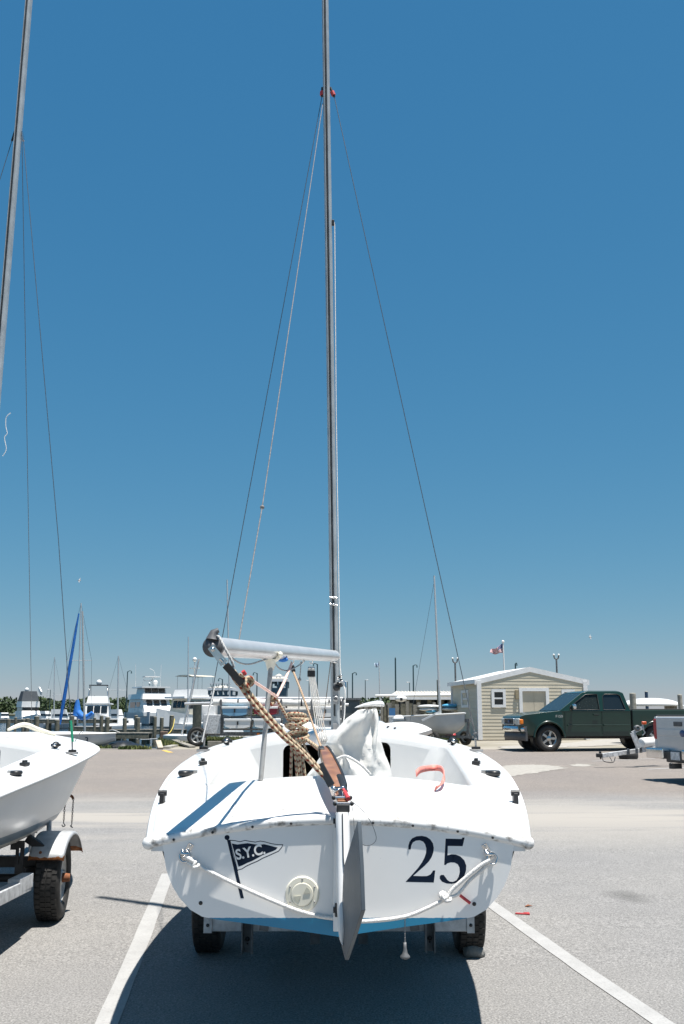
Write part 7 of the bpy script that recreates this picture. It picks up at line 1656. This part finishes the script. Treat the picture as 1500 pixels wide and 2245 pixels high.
# sailing yachts: hull, cabin, mast, boom cover, stays
SG = 'sailing yachts moored in the harbour'
def yacht(label, pxb, Y, L_, rz, mast_px, mtop, cover=None, furl=None, spread=None, hullm=white, r=.055):
    b0 = P(pxb, 1600, Y); e = thing('sailing_yacht', label, 'sailboat', (b0.x, Y, WZ), rz, SG)
    mb = MB(); rg = boat_hull(mb, L_, L_ * .30, L_ * .13, -.25, sheer=.08, tw=.6); mb.build('hull', hullm, e); mb = MB(); deck_of(mb, rg, crown=.05); mb.build('deck', white, e)
    zt = L_ * .13 - .2; mb = MB(); slab(mb, -L_ * .18, L_ * .22, L_ * .10, L_ * .08, zt, zt + L_ * .075, L_ * .05, .05); mb.build('cabin', white, e)
    for s_ in (-1, 1): pane_side(e, s_ * (L_ * .092), -L_ * .05, L_ * .05, zt + L_ * .02, zt + L_ * .05)
    mt = P(mast_px[0], mtop, Y); mbse = P(mast_px[1], 1592, Y); mbse.z = zt + WZ; mb = MB(); mb.tube([mbse, mt], [r * 1.1, r * .8], 8); mb.build('mast', boom_m, e, world=True)
    if spread:
        p = mbse.lerp(mt, spread); mb = MB(); mb.tube([p - Vector((.9, 0, 0)), p + Vector((.9, 0, 0))], .025, 6); mb.build('spreader', boom_m, e, world=True)
        for s_ in (-1, 1): mb = MB(); mb.tube([mt, p + Vector((.9 * s_, 0, 0)), mbse + Vector((1.0 * s_, 0, 0))], .01, 4); mb.build('shroud', wire, e, world=True)
    if cover:
        a, c = P(cover[0], cover[1], Y - .1), P(cover[2], cover[3], Y - .3); n = 8; mb = MB(); mb.tube([a.lerp(c, k / n) - Vector((0, 0, .35 * math.sin(math.pi * k / n))) for k in range(n + 1)], [.30 * (1 - .55 * k / n) for k in range(n + 1)], 10); mb.tube([a + Vector((-.05, 0, .9)), a - Vector((0, 0, .25))], [.12, .34], 10); mb.build('sail_cover', blue_bright, e, world=True)
    if furl:
        mb = MB(); a, c = P(furl[0], furl[1], Y), P(furl[2], furl[3], Y); mb.tube([a, a.lerp(c, .25), a.lerp(c, .8), c], [.05, .10, .13, .09], 10); mb.build('furled_sail', blue_bright, e, world=True)
    return e
yacht('white yacht with blue sail cover and blue furled headsail', 190, 74, 6.2, R(-14), (178, 170), 1322, (170, 1562, 203, 1562), (173, 1345, 131, 1588), .55, white)
yacht('sailing yacht with a tall white mast and high spreaders', 262, 100, 8.0, R(70), (260, 258), 1438, None, None, .50, white, .085)
yacht('sailing yacht with slim mast behind the far dock', 121, 125, 7.5, R(75), (120, 118), 1441, None, None, .42, gel_grey, .07)
yacht('sailing yacht with tall dark mast beside the trawler yacht', 416, 112, 8.0, R(80), (413, 412), 1396, None, None, None, white, .07)
yacht('sailing yacht whose thin mast rises behind the boom end', 508, 60, 6.0, R(85), (498, 506), 1271, None, None, None, white, .05)
mt_ = P(181, 1340, 36.0); e = thing('bare_mast', 'bare aluminium mast standing at the seawall by dinghy 3', 'mast', (P(186, 1612, 36).x, 36, -2.5)); mb = MB(); mb.tube([(P(186, 1612, 36).x, 36, -2.5), P(186, 1612, 36), mt_], [.05, .045, .03], 8); mb.build('tube', alu, e, world=True)
# moorings in the distance: small white hulls under the tree line
for k, (px, Y) in enumerate(((8, 210), (95, 190), (132, 175), (150, 205), (232, 200), (252, 185), (290, 230), (395, 215))):
    b0 = P(px, 1575, Y); e = thing('moored_boat', 'small white boat moored in the distance below the tree line', 'boat', (b0.x, Y, WZ), R(-60 + 35 * (k % 4)), 'small boats moored far out'); mb = MB(); rg = boat_hull(mb, 6.5, 2.2, .9, -.2, sheer=.1); mb.build('hull', white if k % 3 else gel_grey, e); mb = MB(); deck_of(mb, rg); slab(mb, -1.5, 1.5, .8, .7, .8, 1.9 + .3 * (k % 3), .6); mb.build('cabin', white, e); mb = MB(); slab(mb, -1.2, 1.35, .84, .76, 1.35, 1.7, .25); mb.build('window_band', glass_d, e)
